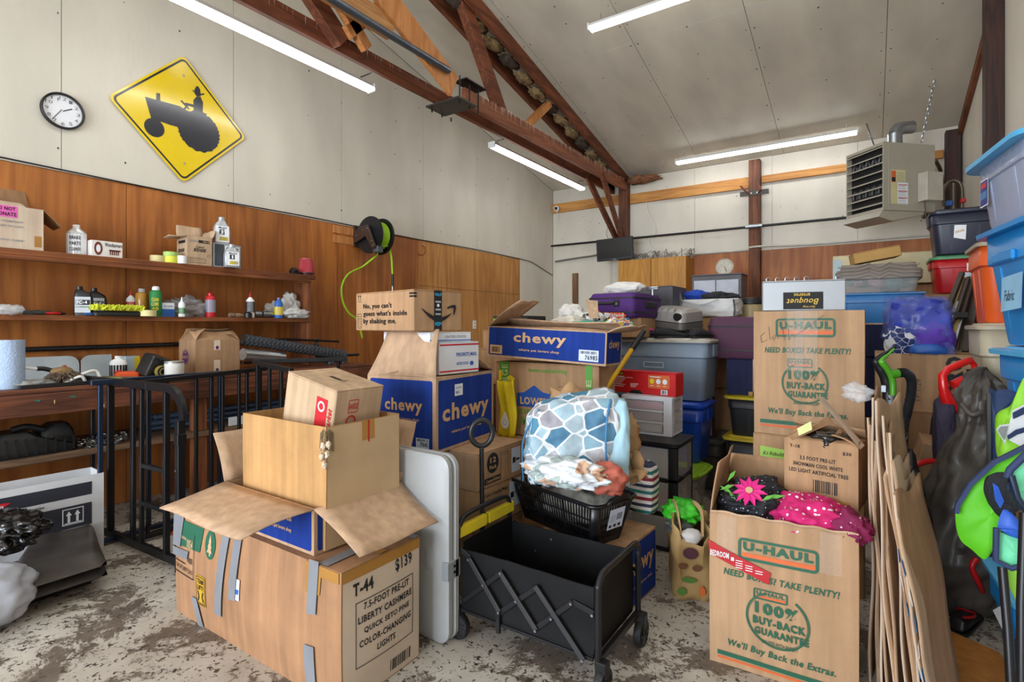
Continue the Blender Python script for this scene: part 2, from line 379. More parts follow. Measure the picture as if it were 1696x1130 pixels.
SHELFW = M_wood('shelf_wood', '#6d3c20', '#9a5c34', 1, 1, .55, dark=.55)
BENCHW = M_wood('bench_wood', '#5a3322', '#8a5238', 1, 1, .6, dark=.55)
LEGW = M_wood('bench_leg_wood', '#6a3c22', '#985a34', 2, 1, .6, dark=.7)
BLACK = M('black_plastic', '#17181a', .4, var=.1)
BLACKM = M('black_metal', '#1b1b1e', .35, metal=.3, var=.1)
STEEL = M('galvanised_steel', '#a4aab0', .32, metal=.9, var=.1)
WHITE = M('white_plastic', '#e8e8e6', .4, var=.03)
INK = M('black_ink', '#1a1a1c', .7, var=0)
NAVY = M('navy_print', '#1b2f80', .5, var=.06)
CB = M_card('cardboard', '#ae8a68'); CB2 = M_card('cardboard_light', '#bea284'); CB3 = M_card('cardboard_brown', '#987455'); CBIN = M_card('cardboard_inside', '#bd9d80')
CBW = M_card('cardboard_pale', '#cdb9a4', .08)
TAPE = M('brown_packing_tape', '#a97a3c', .2, var=.1); DUCT = M('duct_tape', '#8b8f96', .35, metal=.2, var=.1); CLEARTAPE = M_clear('clear_tape', '#e8e4da', .11, .08)
PAPER = M('white_paper', '#e4e6ea', .7, var=.03)
# ================================================================== the building
XL, XR, YB, YF = -4.73, .92, 8.355, -4.6
def zc(y): return 5.635-.222*y if y >= 0 else 5.635+.222*y
def floor_mat():
    m, nt, N, L, P = nodes_of('worn_painted_concrete'); P.inputs['Roughness'].default_value = .6
    tc = N.new('ShaderNodeTexCoord')
    def nz(sc, det, ro=.6, dist=0):
        n = N.new('ShaderNodeTexNoise'); n.inputs['Scale'].default_value = sc; n.inputs['Detail'].default_value = det; n.inputs['Roughness'].default_value = ro; n.inputs['Distortion'].default_value = dist
        L.new(tc.outputs['Object'], n.inputs['Vector']); return n
    def ramp(src, p0, p1, c0, c1):
        r = N.new('ShaderNodeValToRGB'); e = r.color_ramp.elements; e[0].position = p0; e[1].position = p1; e[0].color = c0; e[1].color = c1; L.new(src, r.inputs[0]); return r
    paint = ramp(nz(3, 6).outputs['Fac'], .3, .7, lin('#a59c90')+(1,), lin('#c9c2b6')+(1,))
    bare = ramp(nz(5, 8, .7).outputs['Fac'], .3, .7, lin('#574b41')+(1,), lin('#7d7063')+(1,))
    mask = ramp(nz(1.7, 15, .82, .3).outputs['Fac'], .505, .525, (0, 0, 0, 1), (1, 1, 1, 1))
    mx = N.new('ShaderNodeMix'); mx.data_type = 'RGBA'; L.new(mask.outputs[0], mx.inputs[0]); L.new(paint.outputs[0], mx.inputs[6]); L.new(bare.outputs[0], mx.inputs[7])
    sp = ramp(nz(34, 4, .65, .8).outputs['Fac'], .585, .60, (0, 0, 0, 1), (1, 1, 1, 1))
    mx2 = N.new('ShaderNodeMix'); mx2.data_type = 'RGBA'; mx2.inputs[7].default_value = lin('#453c34')+(1,); L.new(sp.outputs[0], mx2.inputs[0]); L.new(mx.outputs[2], mx2.inputs[6])
    L.new(mx2.outputs[2], P.inputs['Base Color'])
    b = N.new('ShaderNodeBump'); b.inputs['Strength'].default_value = .3; b.inputs['Distance'].default_value = .004; b.invert = True; L.new(mask.outputs[0], b.inputs['Height']); L.new(b.outputs[0], P.inputs['Normal'])
    return m
struct(MB().bx(XL-.2, XR+.2, YF-3, YB+.2, -.1, 0).build('floor', floor_mat()))
# left wall: backing, white panels above, plywood panels below
wl = struct(MB().prism([(YF, 0), (YB+.2, 0), (YB+.2, zc(YB)+.2), (0, zc(0)+.2), (YF, zc(YF)+.2)], (0, 1, 0), (0, 0, 1), (XL-.012, 0, 0), (-.15, 0, 0)).build('wall_left', GAPDARK))
def panel_y(par, X, y0, y1, z0, z1, mat, th, slope=False, name='panel'):
    g = .0022
    if slope: pts = [(y0+g, z0+g), (y1-g, z0+g), (y1-g, zc(y1)-.002)]+([(0, zc(0)-.002)] if y0 < 0 < y1 else [])+[(y0+g, zc(y0)-.002)]
    else: pts = [(y0+g, z0+g), (y1-g, z0+g), (y1-g, z1-g), (y0+g, z1-g)]
    return MB().prism(pts, (0, 1, 0), (0, 0, 1), (X, 0, 0), (th, 0, 0)).build(name, mat, par)
ys = [YF]+[1.337+1.2*k for k in range(-4, 6)]+[YB]
ys = [YF, -3.4, -2.25, -1.06, .12, 1.337, 2.56, 3.736, 5.0, 6.12, 7.26, YB]
for a, b in zip(ys, ys[1:]): panel_y(wl, XL-.012, a, b, 2.44 if b <= 7.27 else 0, 0, WHITEPANEL, .009, True)
yp = [YF, -3.2, -1.96, -.72, .5, 1.73, 2.5, 3.68, 4.91, 6.05, 7.26]
for i, (a, b) in enumerate(zip(yp, yp[1:])):
    mt = PLY_B if a > 4.8 else PLY_A
    if a > 4.8:
        panel_y(wl, XL-.012, a, b, 0, 1.86, mt, .012, name='plywood_panel'); panel_y(wl, XL-.012, a, b, 1.86, 2.44, mt, .012, name='plywood_panel')
    else: panel_y(wl, XL-.012, a, b, 0, 2.44, mt, .012, name='plywood_panel')
# back wall
wb = struct(MB().bx(XL-.2, XR+.2, YB+.012, YB+.16, 0, zc(YB)+.1).build('wall_back', GAPDARK))
xs = [XL, -3.6, -2.23, -1.15, -.13, XR]
for a, b in zip(xs, xs[1:]):
    z0 = 2.44 if a > -2.3 else 0
    MB().bx(a+.002, b-.002, YB, YB+.012, z0, zc(YB)-.003).build('panel', WHITEPANEL, wb)
xp = [-2.27, -1.43, -.35, XR]
for a, b in zip(xp, xp[1:]):
    MB().bx(a+.002, b-.002, YB-.002, YB+.012, 0, 2.0).build('plywood_panel', PLY_C, wb); MB().bx(a+.002, b-.002, YB-.002, YB+.012, 2.004, 2.438).build('plywood_panel', PLY_C, wb)
# right wall
wr = struct(MB().prism([(YF, 0), (YB+.2, 0), (YB+.2, zc(YB)+.2), (0, zc(0)+.2), (YF, zc(YF)+.2)], (0, 1, 0), (0, 0, 1), (XR+.012, 0, 0), (.15, 0, 0)).build('wall_right', GAPDARK))
ys = [YF, -3.2, -2.0, -.8, .4, 1.6, 2.8, 4.0, 5.2, 6.4, 7.35, YB]
for a, b in zip(ys, ys[1:]): panel_y(wr, XR+.012, a, b, 0, 0, WHITEPANEL, -.012, True)
# front wall with the open roller door (behind the camera)
wf = MB(); wf.bx(XL-.2, -4.4, YF-.15, YF, 0, 4.7); wf.bx(0, XR+.2, YF-.15, YF, 0, 4.7); wf.bx(-4.4, 0, YF-.15, YF, 3.3, 4.7)
struct(wf.build('wall_front', WHITEPANEL))
# ceiling: backing plus panels
cb = MB(); cb.prism([(0, 5.635+.014), (YB+.3, zc(YB+.3)+.014), (YB+.3, zc(YB+.3)+.15), (0, 5.8), (YF-.2, zc(YF-.2)+.15), (YF-.2, zc(YF-.2)+.014)], (0, 1, 0), (0, 0, 1), (XL-.2, 0, 0), (XR-XL+.4, 0, 0))
ce = struct(cb.build('ceiling', GAPDARK))
xs = [XL, -4.3, -3.2, -2.12, -1.0, .14, XR]
for (y0, y1) in ((YB, 5.5), (5.5, 3.06), (3.06, .62), (.62, 0)):
    for a, b in zip(xs, xs[1:]):
        g = .0025
        MB().add([(x, y, zc(y)+e) for e in (0, .012) for x, y in ((a+g, y0-g), (b-g, y0-g), (b-g, y1+g), (a+g, y1+g))], [(0, 1, 2, 3), (7, 6, 5, 4), (0, 4, 5, 1), (1, 5, 6, 2), (2, 6, 7, 3), (3, 7, 4, 0)]).build('ceiling_panel', CEILPANEL, ce)
MB().add([(x, y, zc(y)) for x, y in ((XL, 0), (XR, 0), (XR, YF), (XL, YF))], [(0, 1, 2, 3)]).build('ceiling_panel', CEILPANEL, ce)
# nail heads: tiny, uncountable
nm = MB()
def dot(p, ax, r=.008):
    k = 5; A, B = {'x': ((0, 1, 0), (0, 0, 1)), 'y': ((1, 0, 0), (0, 0, 1)), 'c': ((1, 0, 0), (0, 1, -.222))}[ax]
    A, B = Vector(A), Vector(B); nm.add([Vector(p)+A*r*math.cos(2*PI*i/k)+B*r*1.3*math.sin(2*PI*i/k) for i in range(k)], [tuple(range(k))])
NAIL = M('rusty_nail_head', '#4a4238', .7)
for yy in [0.12+.4*i for i in range(21)]:
    z = 2.6
    while z < zc(yy)-.1:
        if random.random() < .8: dot((XL-.0015, yy+random.uniform(-.02, .02), z), 'x', random.uniform(.004, .009))
        z += random.uniform(.3, .5)
nm.build('nail_heads', NAIL, wl, fix=False)['kind'] = 'stuff'; nm = MB()
for xx in (-4.3, -3.2, -2.65, -2.12, -1.55, -1.0, -.4, .14, .55):
    y = .8
    while y < 8.2:
        for sgn in ((-1, 1) if xx in (-3.2, -2.12, -1.0, .14) else (0,)): dot((xx+.04*sgn, y, zc(y)-.0015), 'c', random.uniform(.005, .01))
        y += random.uniform(.25, .5)
nm.build('nail_heads', NAIL, ce, fix=False)['kind'] = 'stuff'; nm = MB()
for _ in range(60): dot((random.uniform(-4.6, .8), YB-.0015, random.uniform(2.5, 3.7)), 'y', random.uniform(.004, .008))
nm.build('nail_heads', NAIL, wb, fix=False)['kind'] = 'stuff'
# edge cable along the plywood top, trims
struct(MB().tube([(XL+.01, y, 2.45+.008*math.sin(y*2.3)) for y in [YF+.35*i for i in range(35)] if y < 7.3]+[(XL+.01, 7.6, 2.43), (XL+.01, 8.32, 2.26)], .006, 5).build('trim_1', BLACK))
# ---- posts and girts on the back and right walls
def wood(name, label, cat, p0, p1, w, d, mat, bevel=.003, group=None, kind=None):
    o = MB().bar(p0, p1, w, d).build(name, mat, None, bevel=bevel); return tag(o, label, cat, group, kind)
def post(label, x0, x1, y0, y1, z0, z1, mat, name='timber_post'):
    return tag(MB().bx(x0, x1, y0, y1, z0, z1).build(name, mat, None, bevel=.004), label, 'post')
post('rough dark-stained timber post on the back wall carrying the hooked steel bracket', -1.44, -1.29, YB-.13, YB-.004, 0, zc(YB)-.05, BEAM_Z)
post('reddish timber post under the truss end, behind the wall television', -3.42, -3.27, YB-.14, YB-.004, 0, 3.72, BEAM_Z)
DKPOST = M_wood('dark_post', '#2d1a14', '#4d2c22', 2, 1, .6, dark=.7)
post('dark brown timber post in the far right corner behind the heater', .76, .9, YB-.15, YB-.004, 0, 3.7, DKPOST, 'corner_post')
post('dark brown timber post on the right wall above the blue totes', .80, .917, 5.85, 6.02, 0, zc(5.9)-.02, DKPOST, 'wall_post')
post('short weathered wooden stud on the back wall left of the wall television', -4.32, -4.22, YB-.05, YB-.004, 0, 2.27, M_wood('stud', '#6b4a30', '#94714c', 2, 1, .7), 'wall_stud')
tag(MB().bx(-4.72, -3.43, YB-.05, YB-.004, 3.37, 3.53).build('timber_girt', GIRT, None, bevel=.003), 'darker pine girt board in the left corner of the back wall, under the security camera', 'beam')
tag(MB().bx(-3.26, -1.45, YB-.05, YB-.004, 3.35, 3.51).build('timber_girt', GIRT, None, bevel=.003), 'wide knotty pine girt board between truss post and hook post', 'beam')
tag(MB().bx(-1.28, .75, YB-.05, YB-.004, 3.40, 3.50).build('timber_girt', GIRT, None, bevel=.003), 'narrow pine girt board running from hook post behind the heater', 'beam')
tag(MB().prism([(6.05, zc(6.05)-.09), (YB-.16, zc(YB-.16)-.09), (YB-.16, zc(YB-.16)-.19), (6.05, zc(6.05)-.19)], (0, 1, 0), (0, 0, 1), (XR-.006, 0, 0), (-.04, 0, 0)).build('sloping_ledger', BEAM, None), 'thin reddish board sloping along the top of the right wall', 'beam')
# ---- truss (two plies) running from the back wall towards the camera
tr = thing('roof_truss', 'heavy reddish timber roof truss with bolted plates crossing the ceiling', 'truss', (-3.4, YB-.2, 3.55))
def W(p): return (p[0]+3.4, p[1]-(YB-.2), p[2]-3.55)
def tw(name, p0, p1, w, d, mat=BEAM, bevel=.004, label=None):
    o = MB().bar(W(p0), W(p1), w, d).build(name, mat, tr, bevel=bevel)
    if label: o['label'] = label
    return o
DRIP = M('whitewash_drips', '#d8c8b8', .8, var=.1)
tw('bottom_chord', (-3.3, 8.31, 3.635), (-3.3, 4.05, 3.60), .05, .17, M_wood('chord_fir', '#7d4a32', '#a36648', 1, 1, .6, dark=.85))
tw('bottom_chord', (-3.55, 8.31, 3.62), (-3.55, -.5, 3.62), .05, .14)
tw('bottom_chord', (-3.3, 3.1, 3.82), (-3.3, -.5, 3.84), .09, .17, M_wood('chord_pine', '#a8713e', '#cf9a62', 1, 1, .6, dark=.8), label='yellowish pine chord piece')
tw('top_chord', (-3.3, 8.30, 3.74), (-3.3, 0, zc(0)-.12), .05, .16)
tw('top_chord', (-3.55, 8.30, 3.66), (-3.55, 0, zc(0)-.2), .05, .16)
tw('gusset_brace', (-3.25, 2.93, 4.04), (-3.25, 3.84, 3.60), .045, .23, BEAM_T, label='short orange pine plank bolted diagonally')
tw('web', (-3.38, 4.12, 4.62), (-3.38, 4.83, 3.66), .09, .15)
tw('web', (-3.38, 5.85, 4.16), (-3.38, 5.2, 3.62), .09, .08, BEAM_T)
tw('web', (-3.48, 1.9, 4.3), (-3.48, 2.75, 3.6), .09, .14)
tw('web', (-3.42, 2.3, 4.2), (-3.42, 2.95, 3.62), .06, .10, BEAM_T)
tw('web', (-3.42, 3.6, 4.6), (-3.42, 2.75, 3.66), .06, .10, BEAM_T)
tw('knee_brace', (-3.52, 7.25, 3.6), (-3.42, 8.2, 2.72), .045, .11)
tw('knee_brace', (-3.28, 7.25, 3.6), (-3.34, 8.2, 2.72), .045, .11)
mb = MB()
mb.bx(*[q for pr_ in zip(W((-3.62, 3.86, 3.50)), W((-3.2, 4.14, 3.515))) for q in pr_]); mb.build('steel_plate', M('dark_steel', '#4a4845', .5, metal=.7), tr)
mb = MB(); mb.bx(*[q for pr_ in zip(W((-3.36, 3.98, 3.725)), W((-3.2, 4.3, 3.735))) for q in pr_])
for y in (3.93, 4.08, 4.22): mb.cyl(W((-3.245, y, 3.47)), W((-3.245, y, 3.74)), .008, n=6); mb.cyl(W((-3.6, y, 3.47)), W((-3.6, y, 3.51)), .008, n=6)
mb.build('bolts', BLACKM, tr)
mb = MB()
for i in range(150):
    y = random.uniform(4.3, 8.2); l = random.uniform(.02, .12); zt = 3.70+.03*(y-4.3)/4; w = random.uniform(.003, .010)
    mb.add([W((-3.2742, y, zt)), W((-3.2742, y+w, zt)), W((-3.2742, y+w*.5, zt-l))], [(0, 1, 2)])
for i in range(50):
    y = random.uniform(1.6, 3.8); l = random.uniform(.02, .08); w = random.uniform(.0015, .004); zt = 3.68
    mb.add([W((-3.5242, y, zt)), W((-3.5242, y+w, zt)), W((-3.5242, y+w*.5, zt-l))], [(0, 1, 2)])
mb.build('dried_drips', DRIP, tr, fix=False)['kind'] = 'stuff'
ins = M('old_insulation', '#8a7350', .95, var=.5, vs=18, bump=.8, bs=40)
for k in range(13):
    y = 4.1+k*.31; z = zc(y)-.13-.02; lumpy('insulation', ins if k % 3 else M('insulation_paper', '#463a30', .9, var=.4, vs=20), tr, W((-3.42, y, z)), (.07, .17, .05), seed=k, amp=.5, freq=3, n=3)
tag(MB().tube([(-3.2, -.6, 3.71), (-3.2, 3.72, 3.69)], .03, 10).build('steel_conduit', M('blue_steel', '#6d7683', .3, metal=.8), smooth=50), 'long dull steel pipe lying along the roof truss', 'pipe')
# ---- hanging LED shop lights
EM = M('led_diffuser', '#ffffff', .4, var=0, emit=10.5)
HOUS = M('white_lamp_housing', '#dcdcda', .35, var=.02)
def shop_light(label, p0, p1, hang=.25, side_hook=0):
    c = (Vector(p0)+Vector(p1))/2; d = Vector(p1)-Vector(p0); L_ = d.length; a = math.atan2(d.y, d.x)
    r = thing('shop_light', label, 'light', c, a, 'ceiling shop lights')
    h = MB(); h.prism([(-.048, 0), (.048, 0), (.03, .035), (-.03, .035)], (0, 1, 0), (0, 0, 1), (-L_/2, 0, 0), (L_, 0, 0)); h.build('housing', HOUS, r)
    e = MB(); e.prism([(-.046, 0), (-.034, -.03), (.034, -.03), (.046, 0)], (0, 1, 0), (0, 0, 1), (-L_/2+.012, 0, 0), (L_-.024, 0, 0)); e.build('diffuser', EM, r)
    for s in (-1, 1): MB().bx(s*L_/2-.008, s*L_/2+.008, -.049, .049, -.032, .037).build('end_cap', HOUS, r)
    for s in (-1, 1):
        q = MB(); n = max(3, int(hang/.03))
        for i in range(n):
            z = .035+hang*(i+.5)/n; x = s*(L_/2-.12); rr_ = hang/n*.62
            ring = [(x+(.007*math.cos(t) if i % 2 else 0), (0 if i % 2 else .007*math.cos(t)), z+rr_*math.sin(t)) for t in [k*PI/3 for k in range(6)]]
            q.tube(ring, .0018, 4, closed=True)
        q.build('chain', STEEL, r)
        if side_hook: MB().bar((s*(L_/2-.12), .01, .035+hang), (s*(L_/2-.12), -side_hook, .035+hang), .012, .004).build('hanger_strap', BLACKM, r)
    return r
shop_light('long glowing shop light hanging over the workbench, above the tractor sign', (-3.78, .95, 3.52), (-3.78, 3.32, 3.52), .03, .21)
shop_light('glowing shop light below the truss near the far left corner', (-3.72, 5.1, 3.50), (-3.72, 7.5, 3.50), .05, .15)
shop_light('glowing shop light along the back wall above the hook post, left of the heater', (-2.36, 7.85, 3.765), (-.12, 7.85, 3.755), .09)
shop_light('short visible end of a shop light at the top centre of the ceiling', (-2.37, 4.95, 4.39), (0.05, 4.95, 4.39), .08)
shop_light('shop light behind the photographer on the left', (-4.0, -2.8, 3.7), (-4.0, -.4, 3.7), .5)
shop_light('shop light behind the photographer on the right', (-1.6, -1.2, 4.2), (.4, -1.2, 4.2), .5)
shop_light('shop light above the photographer', (-2.4, 1.3, 4.8), (0, 1.3, 4.8), .5)
shop_light('unseen shop light added high above the aisle to brighten the middle', (-2.3, 3.3, 4.72), (.1, 3.3, 4.72), .12)  # extra lamp out of view, added as fill for the middle of the room
# ================================================================== left wall: bench, shelves and what stands on them
bench = thing('workbench', 'long stained timber workbench with lower shelf along the left wall', 'workbench', (-4.38, 1.5, 0))
def B_(mb, name, mat, **k): return mb.build(name, mat, bench, **k)
bo = (-4.38, 1.5, 0)
def lb(x0, x1, y0, y1, z0, z1): return MB().bx(x0-bo[0], x1-bo[0], y0-bo[1], y1-bo[1], z0, z1)
B_(lb(-4.715, -4.11, -1.2, 3.62, .945, .975), 'bench_top', BENCHW, bevel=.004)
B_(lb(-4.145, -4.10, -1.2, 3.62, .815, .944), 'apron', BENCHW, bevel=.004)
B_(lb(-4.70, -4.13, -1.2, 3.6, .525, .565), 'lower_shelf', M_wood('low_shelf', '#5c4636', '#8b6a4c', 1, 1, .7, dark=.6), bevel=.004)
for y in (.25, 2.0, 3.52): 
    B_(lb(-4.23, -4.148, y-.045, y+.045, 0, .524), 'leg', LEGW, bevel=.004); B_(lb(-4.23, -4.148, y-.045, y+.045, .566, .944), 'leg', LEGW, bevel=.004)
    B_(lb(-4.7, -4.62, y-.045, y+.045, 0, .524), 'leg', LEGW, bevel=.004)
pb = Print(bench, (-4.099-bo[0], -bo[1], 0), (0, 1, 0), (0, 0, 1), (1, 0, 0))
teal = M('teal_paint_splash', '#1d6e66', .7); cream = M('cream_paint_splash', '#cbb98c', .7)
for (u, v, w, h, m) in ((62, 664, .03, .012, teal), (120, 657, .035, .012, teal), (90, 666, .006, .03, cream), (172, 672, .006, .025, cream)):
    p = atX(u, v, -4.10); pb.poly([(p[1]-w*.6, p[2]), (p[1]-w*.1, p[2]+h*.5), (p[1]+w*.5, p[2]+h*.3), (p[1]+w*.3, p[2]-h*.5)], m, 'paint_splash')
pb.done()
sh = thing('wall_shelves', 'two-tier dark wooden wall shelf above the workbench', 'shelf', (-4.58, 1.5, 1.4)); so = (-4.58, 1.5, 1.4)
def ls(x0, x1, y0, y1, z0, z1): return MB().bx(x0-so[0], x1-so[0], y0-so[1], y1-so[1], z0-so[2], z1-so[2])
ls(-4.718, -4.43, -1.2, 3.2, 1.795, 1.835).build('shelf_board', SHELFW, sh, bevel=.003)
ls(-4.718, -4.43, -1.2, 3.145, 1.385, 1.42).build('shelf_board', SHELFW, sh, bevel=.003)
ls(-4.455, -4.425, -1.2, 3.145, 1.765, 1.794).build('front_lip', SHELFW, sh, bevel=.003)
ls(-4.718, -4.44, 3.11, 3.15, .98, 1.384).build('end_panel', LEGW, sh, bevel=.003); ls(-4.718, -4.44, 3.11, 3.15, 1.421, 1.764).build('end_panel', LEGW, sh, bevel=.003)
tag(MB().tube([(-4.69, 1.0, 1.19), (-4.69, 2.1, 1.2), (-4.69, 3.05, 1.215)], .018, 8).build('black_pipe', BLACK, smooth=50), 'black pipe fixed to the wall just above the workbench', 'pipe')

def sp(u0, u1, v0, v1, X, z0):
    """place on a shelf plane: centre, width and height in metres from the span in the photograph"""
    a = atX((u0+u1)/2, v1, X); F = -math.sin(YAW)*a[0]+math.cos(YAW)*a[1]
    return (X, a[1], z0), (u1-u0)*F/FOC, (v1-v0)*F/FOC
RZV = math.radians(62)   # turns a thing on the left wall so that its front looks towards the door
def bottle(name, label, cat, u0, u1, v0, v1, X, z0, mats, prof='can', oval=1.0, group=None, rz=RZV, band=(.12, .72), word=None, wordmat=None):
    loc, w, h = sp(u0, u1, v0, v1, X, z0); r = w/2
    t = thing(name, label, cat, loc, rz, group)
    body, capm, lab = mats
    P_ = {'can': [(.96, 0), (1, .02), (1, .80), (.9, .84), (.5, .88)], 'spray': [(.97, 0), (1, .02), (1, .80), (.75, .86), (.45, .88)], 'cone': [(.97, 0), (1, .03), (1, .72), (.95, .75), (.35, .9), (.28, .92)],
          'jug': [(.94, 0), (1, .04), (1, .7), (.85, .8), (.38, .88), (.32, .92)], 'squeeze': [(.95, 0), (1, .03), (1, .62), (.9, .68), (.35, .78), (.3, .8)]}[prof]
    C_ = {'can': [(.55, .86), (.55, 1)], 'spray': [(.6, .86), (.6, .96), (.4, 1)], 'cone': [(.36, .9), (.36, 1)], 'jug': [(.42, .9), (.42, 1)], 'squeeze': [(.34, .79), (.3, .84), (.1, .98), (.07, 1)]}[prof]
    n = 18
    def sc(p): return [(a*r, b*h) for a, b in p]
    def ov(mb): mb.v = [(x, y*oval, z) for x, y, z in mb.v]; return mb
    ov(MB().lathe(sc(P_), n)).build('body', body, t, smooth=40); ov(MB().lathe(sc(C_), 12)).build('cap', capm, t, smooth=40)
    if lab:
        b0, b1 = band; q = MB(); k = r*1.012; vs = []; m_ = 16
        for i in range(m_+1):
            a = 2*PI*i/m_; vs += [(k*math.cos(a), k*oval*math.sin(a), b0*h), (k*math.cos(a), k*oval*math.sin(a), b1*h)]
        q.add(vs, [(2*i, 2*i+2, 2*i+3, 2*i+1) for i in range(m_)]); q.build('label_band', lab, t, smooth=60, fix=False)
    if word:
        p = Print(t, (-r*.8, -r*oval*1.03, 0), (1, 0, 0), (0, 0, 1), (0, -1, 0)); wds = word if isinstance(word, list) else [word]
        for i, s_ in enumerate(wds):
            b = h*(b1-(i+1)*(b1-b0)/(len(wds)+.5)) if lab else h*(.5-.15*i); p.text(s_, r*.25, r*1.35, b, b+h*.11, wordmat or INK, 'lettering', .02)
        p.done()
    return t
def wallbox(name, label, cat, u0, u1, v0, v1, X, z0, depth, mat, group=None, rz=0, h=None):
    """aligned box on the left wall: front face looks +X"""
    loc, w, hh = sp(u0, u1, v0, v1, X, z0); y0 = atX(u0, v1, X)[1]; y1 = atX(u1, v1, X)[1]; hh = h or hh
    t = thing(name, label, cat, (X-depth/2, (y0+y1)/2, z0), rz, group); w = y1-y0
    MB().bx(-depth/2, depth/2, -w/2, w/2, 0, hh).build('body', mat, t, bevel=.002)
    return t, w, hh, Print(t, (depth/2, -w/2, 0), (0, 1, 0), (0, 0, 1), (1, 0, 0))
Z1, Z2, ZB, ZL = 1.836, 1.421, .976, .566
RED = M('red_plastic', '#b5151c', .35); REDP = M('red_print', '#c41f2a', .5, var=.03); YEL = M('yellow_print', '#e0c81e', .5, var=.05); GRN = M('green_print', '#1e7a3c', .5, var=.05)
TAN = M('tan_print', '#c9a276', .6, var=.04); BLUEP = M('blue_print', '#2a5fb0', .5, var=.05); GREYP = M('grey_print', '#8d9196', .5); ORANGE = M('orange_plastic', '#e2531a', .4); DKGREEN = M('green_ink', '#1c5e45', .6, var=.05); ORINK = M('orange_ink', '#d2662c', .6, var=.05)
# -- upper shelf
X1 = -4.44
b = thing('cardboard_box', 'open cardboard box at the left end of the top shelf with a pink note', 'box', (-4.44, .72, Z1), PI/2); w_ = atX(72, 411, X1)[1]-.72
b['dims'] = (.26, w_, .265)
MB().bx(0, w_, 0, .005, 0, .265).bx(0, w_, .255, .26, 0, .265).bx(0, .005, .005, .255, 0, .265).bx(w_-.005, w_, .005, .255, 0, .265).bx(0, w_, .005, .255, 0, .005).build('body', CBW, b)
for (pts) in ([(0, .26, .265), (w_, .26, .265), (w_-.03, .30, .47), (.02, .30, .47)],): MB().add([Vector(p) for p in pts]+[Vector(p)+Vector((0, .004, 0)) for p in pts], [(0, 1, 2, 3), (7, 6, 5, 4), (0, 4, 5, 1), (1, 5, 6, 2), (2, 6, 7, 3), (3, 7, 4, 0)]).build('flap', CB3, b)
q = [(w_, .0, .262), (w_, .26, .262), (w_+.11, .22, .17), (w_+.1, .02, .17)]; MB().add([Vector(p) for p in q]+[Vector(p)+Vector((0, 0, .004)) for p in q], [(0, 1, 2, 3), (7, 6, 5, 4), (0, 4, 5, 1), (1, 5, 6, 2), (2, 6, 7, 3), (3, 7, 4, 0)]).build('flap', CB3, b)
q = [(0, 0, .265), (w_*.8, 0, .265), (w_*.8, .1, .30), (0, .1, .30)]; MB().add([Vector(p) for p in q]+[Vector(p)+Vector((0, 0, .004)) for p in q], [(0, 1, 2, 3), (7, 6, 5, 4), (0, 4, 5, 1), (1, 5, 6, 2), (2, 6, 7, 3), (3, 7, 4, 0)]).build('flap', CBW, b)
p = pr(b, 'R'); PINK = M('pink_note', '#e667b8', .6, var=.03)
ya = atX(10, 400, X1)[1]-.72; yb = atX(29, 400, X1)[1]-.72
p.rect(ya-.06, yb, .19, .262, PINK, 'note'); p.text('DO NOT', ya-.055, yb-.01, .232, .255, INK); p.text('DONATE', ya-.055, yb-.006, .198, .222, INK)
for i, s_ in enumerate(('DOCUMENT COMPANY', 'ASSEMBLED IN USA', 'QTY', 'LBS', 'HANDLE WITH CARE')): p.text(s_, .12+.03*(i % 2), .12+.012*len(s_)+.03, .160-.029*i, .172-.029*i, GREYP)
p.rect(w_-.045, w_-.01, .02, .09, TAPE, 'tape'); p.done()
SILV = M('silver_can', '#c4c6c6', .3, metal=.5)
bottle('solvent_can', 'grey and white metal can with cone top on the top shelf', 'can', 113, 140, 367, 418, -4.55, Z1, (SILV, WHITE, PAPER), 'cone', .6, band=(.05, .7), word=['BRAKE', 'PARTS', 'CLEANER'])
t, w, h, p = wallbox('sanding_belt_box', 'small white and brown box with woodworking print on the top shelf', 'box', 151, 203, 398, 424, -4.46, Z1, .07, M('white_card', '#e2ddd8', .6))
p.ell(w*.22, h*.5, w*.13, h*.42, M('brown_print', '#6b3020', .6), 'picture'); p.ell(w*.22, h*.5, w*.07, h*.25, PAPER, 'picture', .0022); p.text('Woodturners', w*.42, w*.97, h*.66, h*.9, INK)
for i in range(5): p.rect(w*(.58+.065*i), w*(.62+.065*i), h*.15, h*.45, M('brown_print', '#6b3020', .6), 'picture')
p.rect(w*.56, w*.93, h*.38, h*.48, M('brown_print', '#6b3020', .6), 'picture'); p.done()
def tape_roll(label, u0, u1, v0, v1, X, z0, mat, core=None):
    loc, w, h = sp(u0, u1, v0, v1, X, z0); r = w/2; t = thing('tape_roll', label, 'tape', loc, 0, 'rolls of masking tape on the shelves')
    m = MB(); n = 24; vs = []
    for rr_, z in ((r*.6, 0), (r, 0), (r, h), (r*.6, h)): vs += [(rr_*math.cos(2*PI*j/n), rr_*math.sin(2*PI*j/n), z) for j in range(n)]
    m.add(vs, [(i*n+j, i*n+(j+1) % n, ((i+1) % 4)*n+(j+1) % n, ((i+1) % 4)*n+j) for i in range(4) for j in range(n)]); m.build('tape', mat, t, smooth=40)
    vs = []
    for rr_, z in ((r*.55, 0), (r*.6, 0), (r*.6, h*1.01), (r*.55, h*1.01)): vs += [(rr_*math.cos(2*PI*j/n), rr_*math.sin(2*PI*j/n), z) for j in range(n)]
    m = MB(); m.add(vs, [(i*n+j, i*n+(j+1) % n, ((i+1) % 4)*n+(j+1) % n, ((i+1) % 4)*n+j) for i in range(4) for j in range(n)]); m.build('core', CB, t, smooth=40); return t
LY = M('masking_cream', '#d9cf94', .6); YG = M('yellow_tape', '#dfe04a', .6); LG = M('green_tape', '#a6c86a', .6)
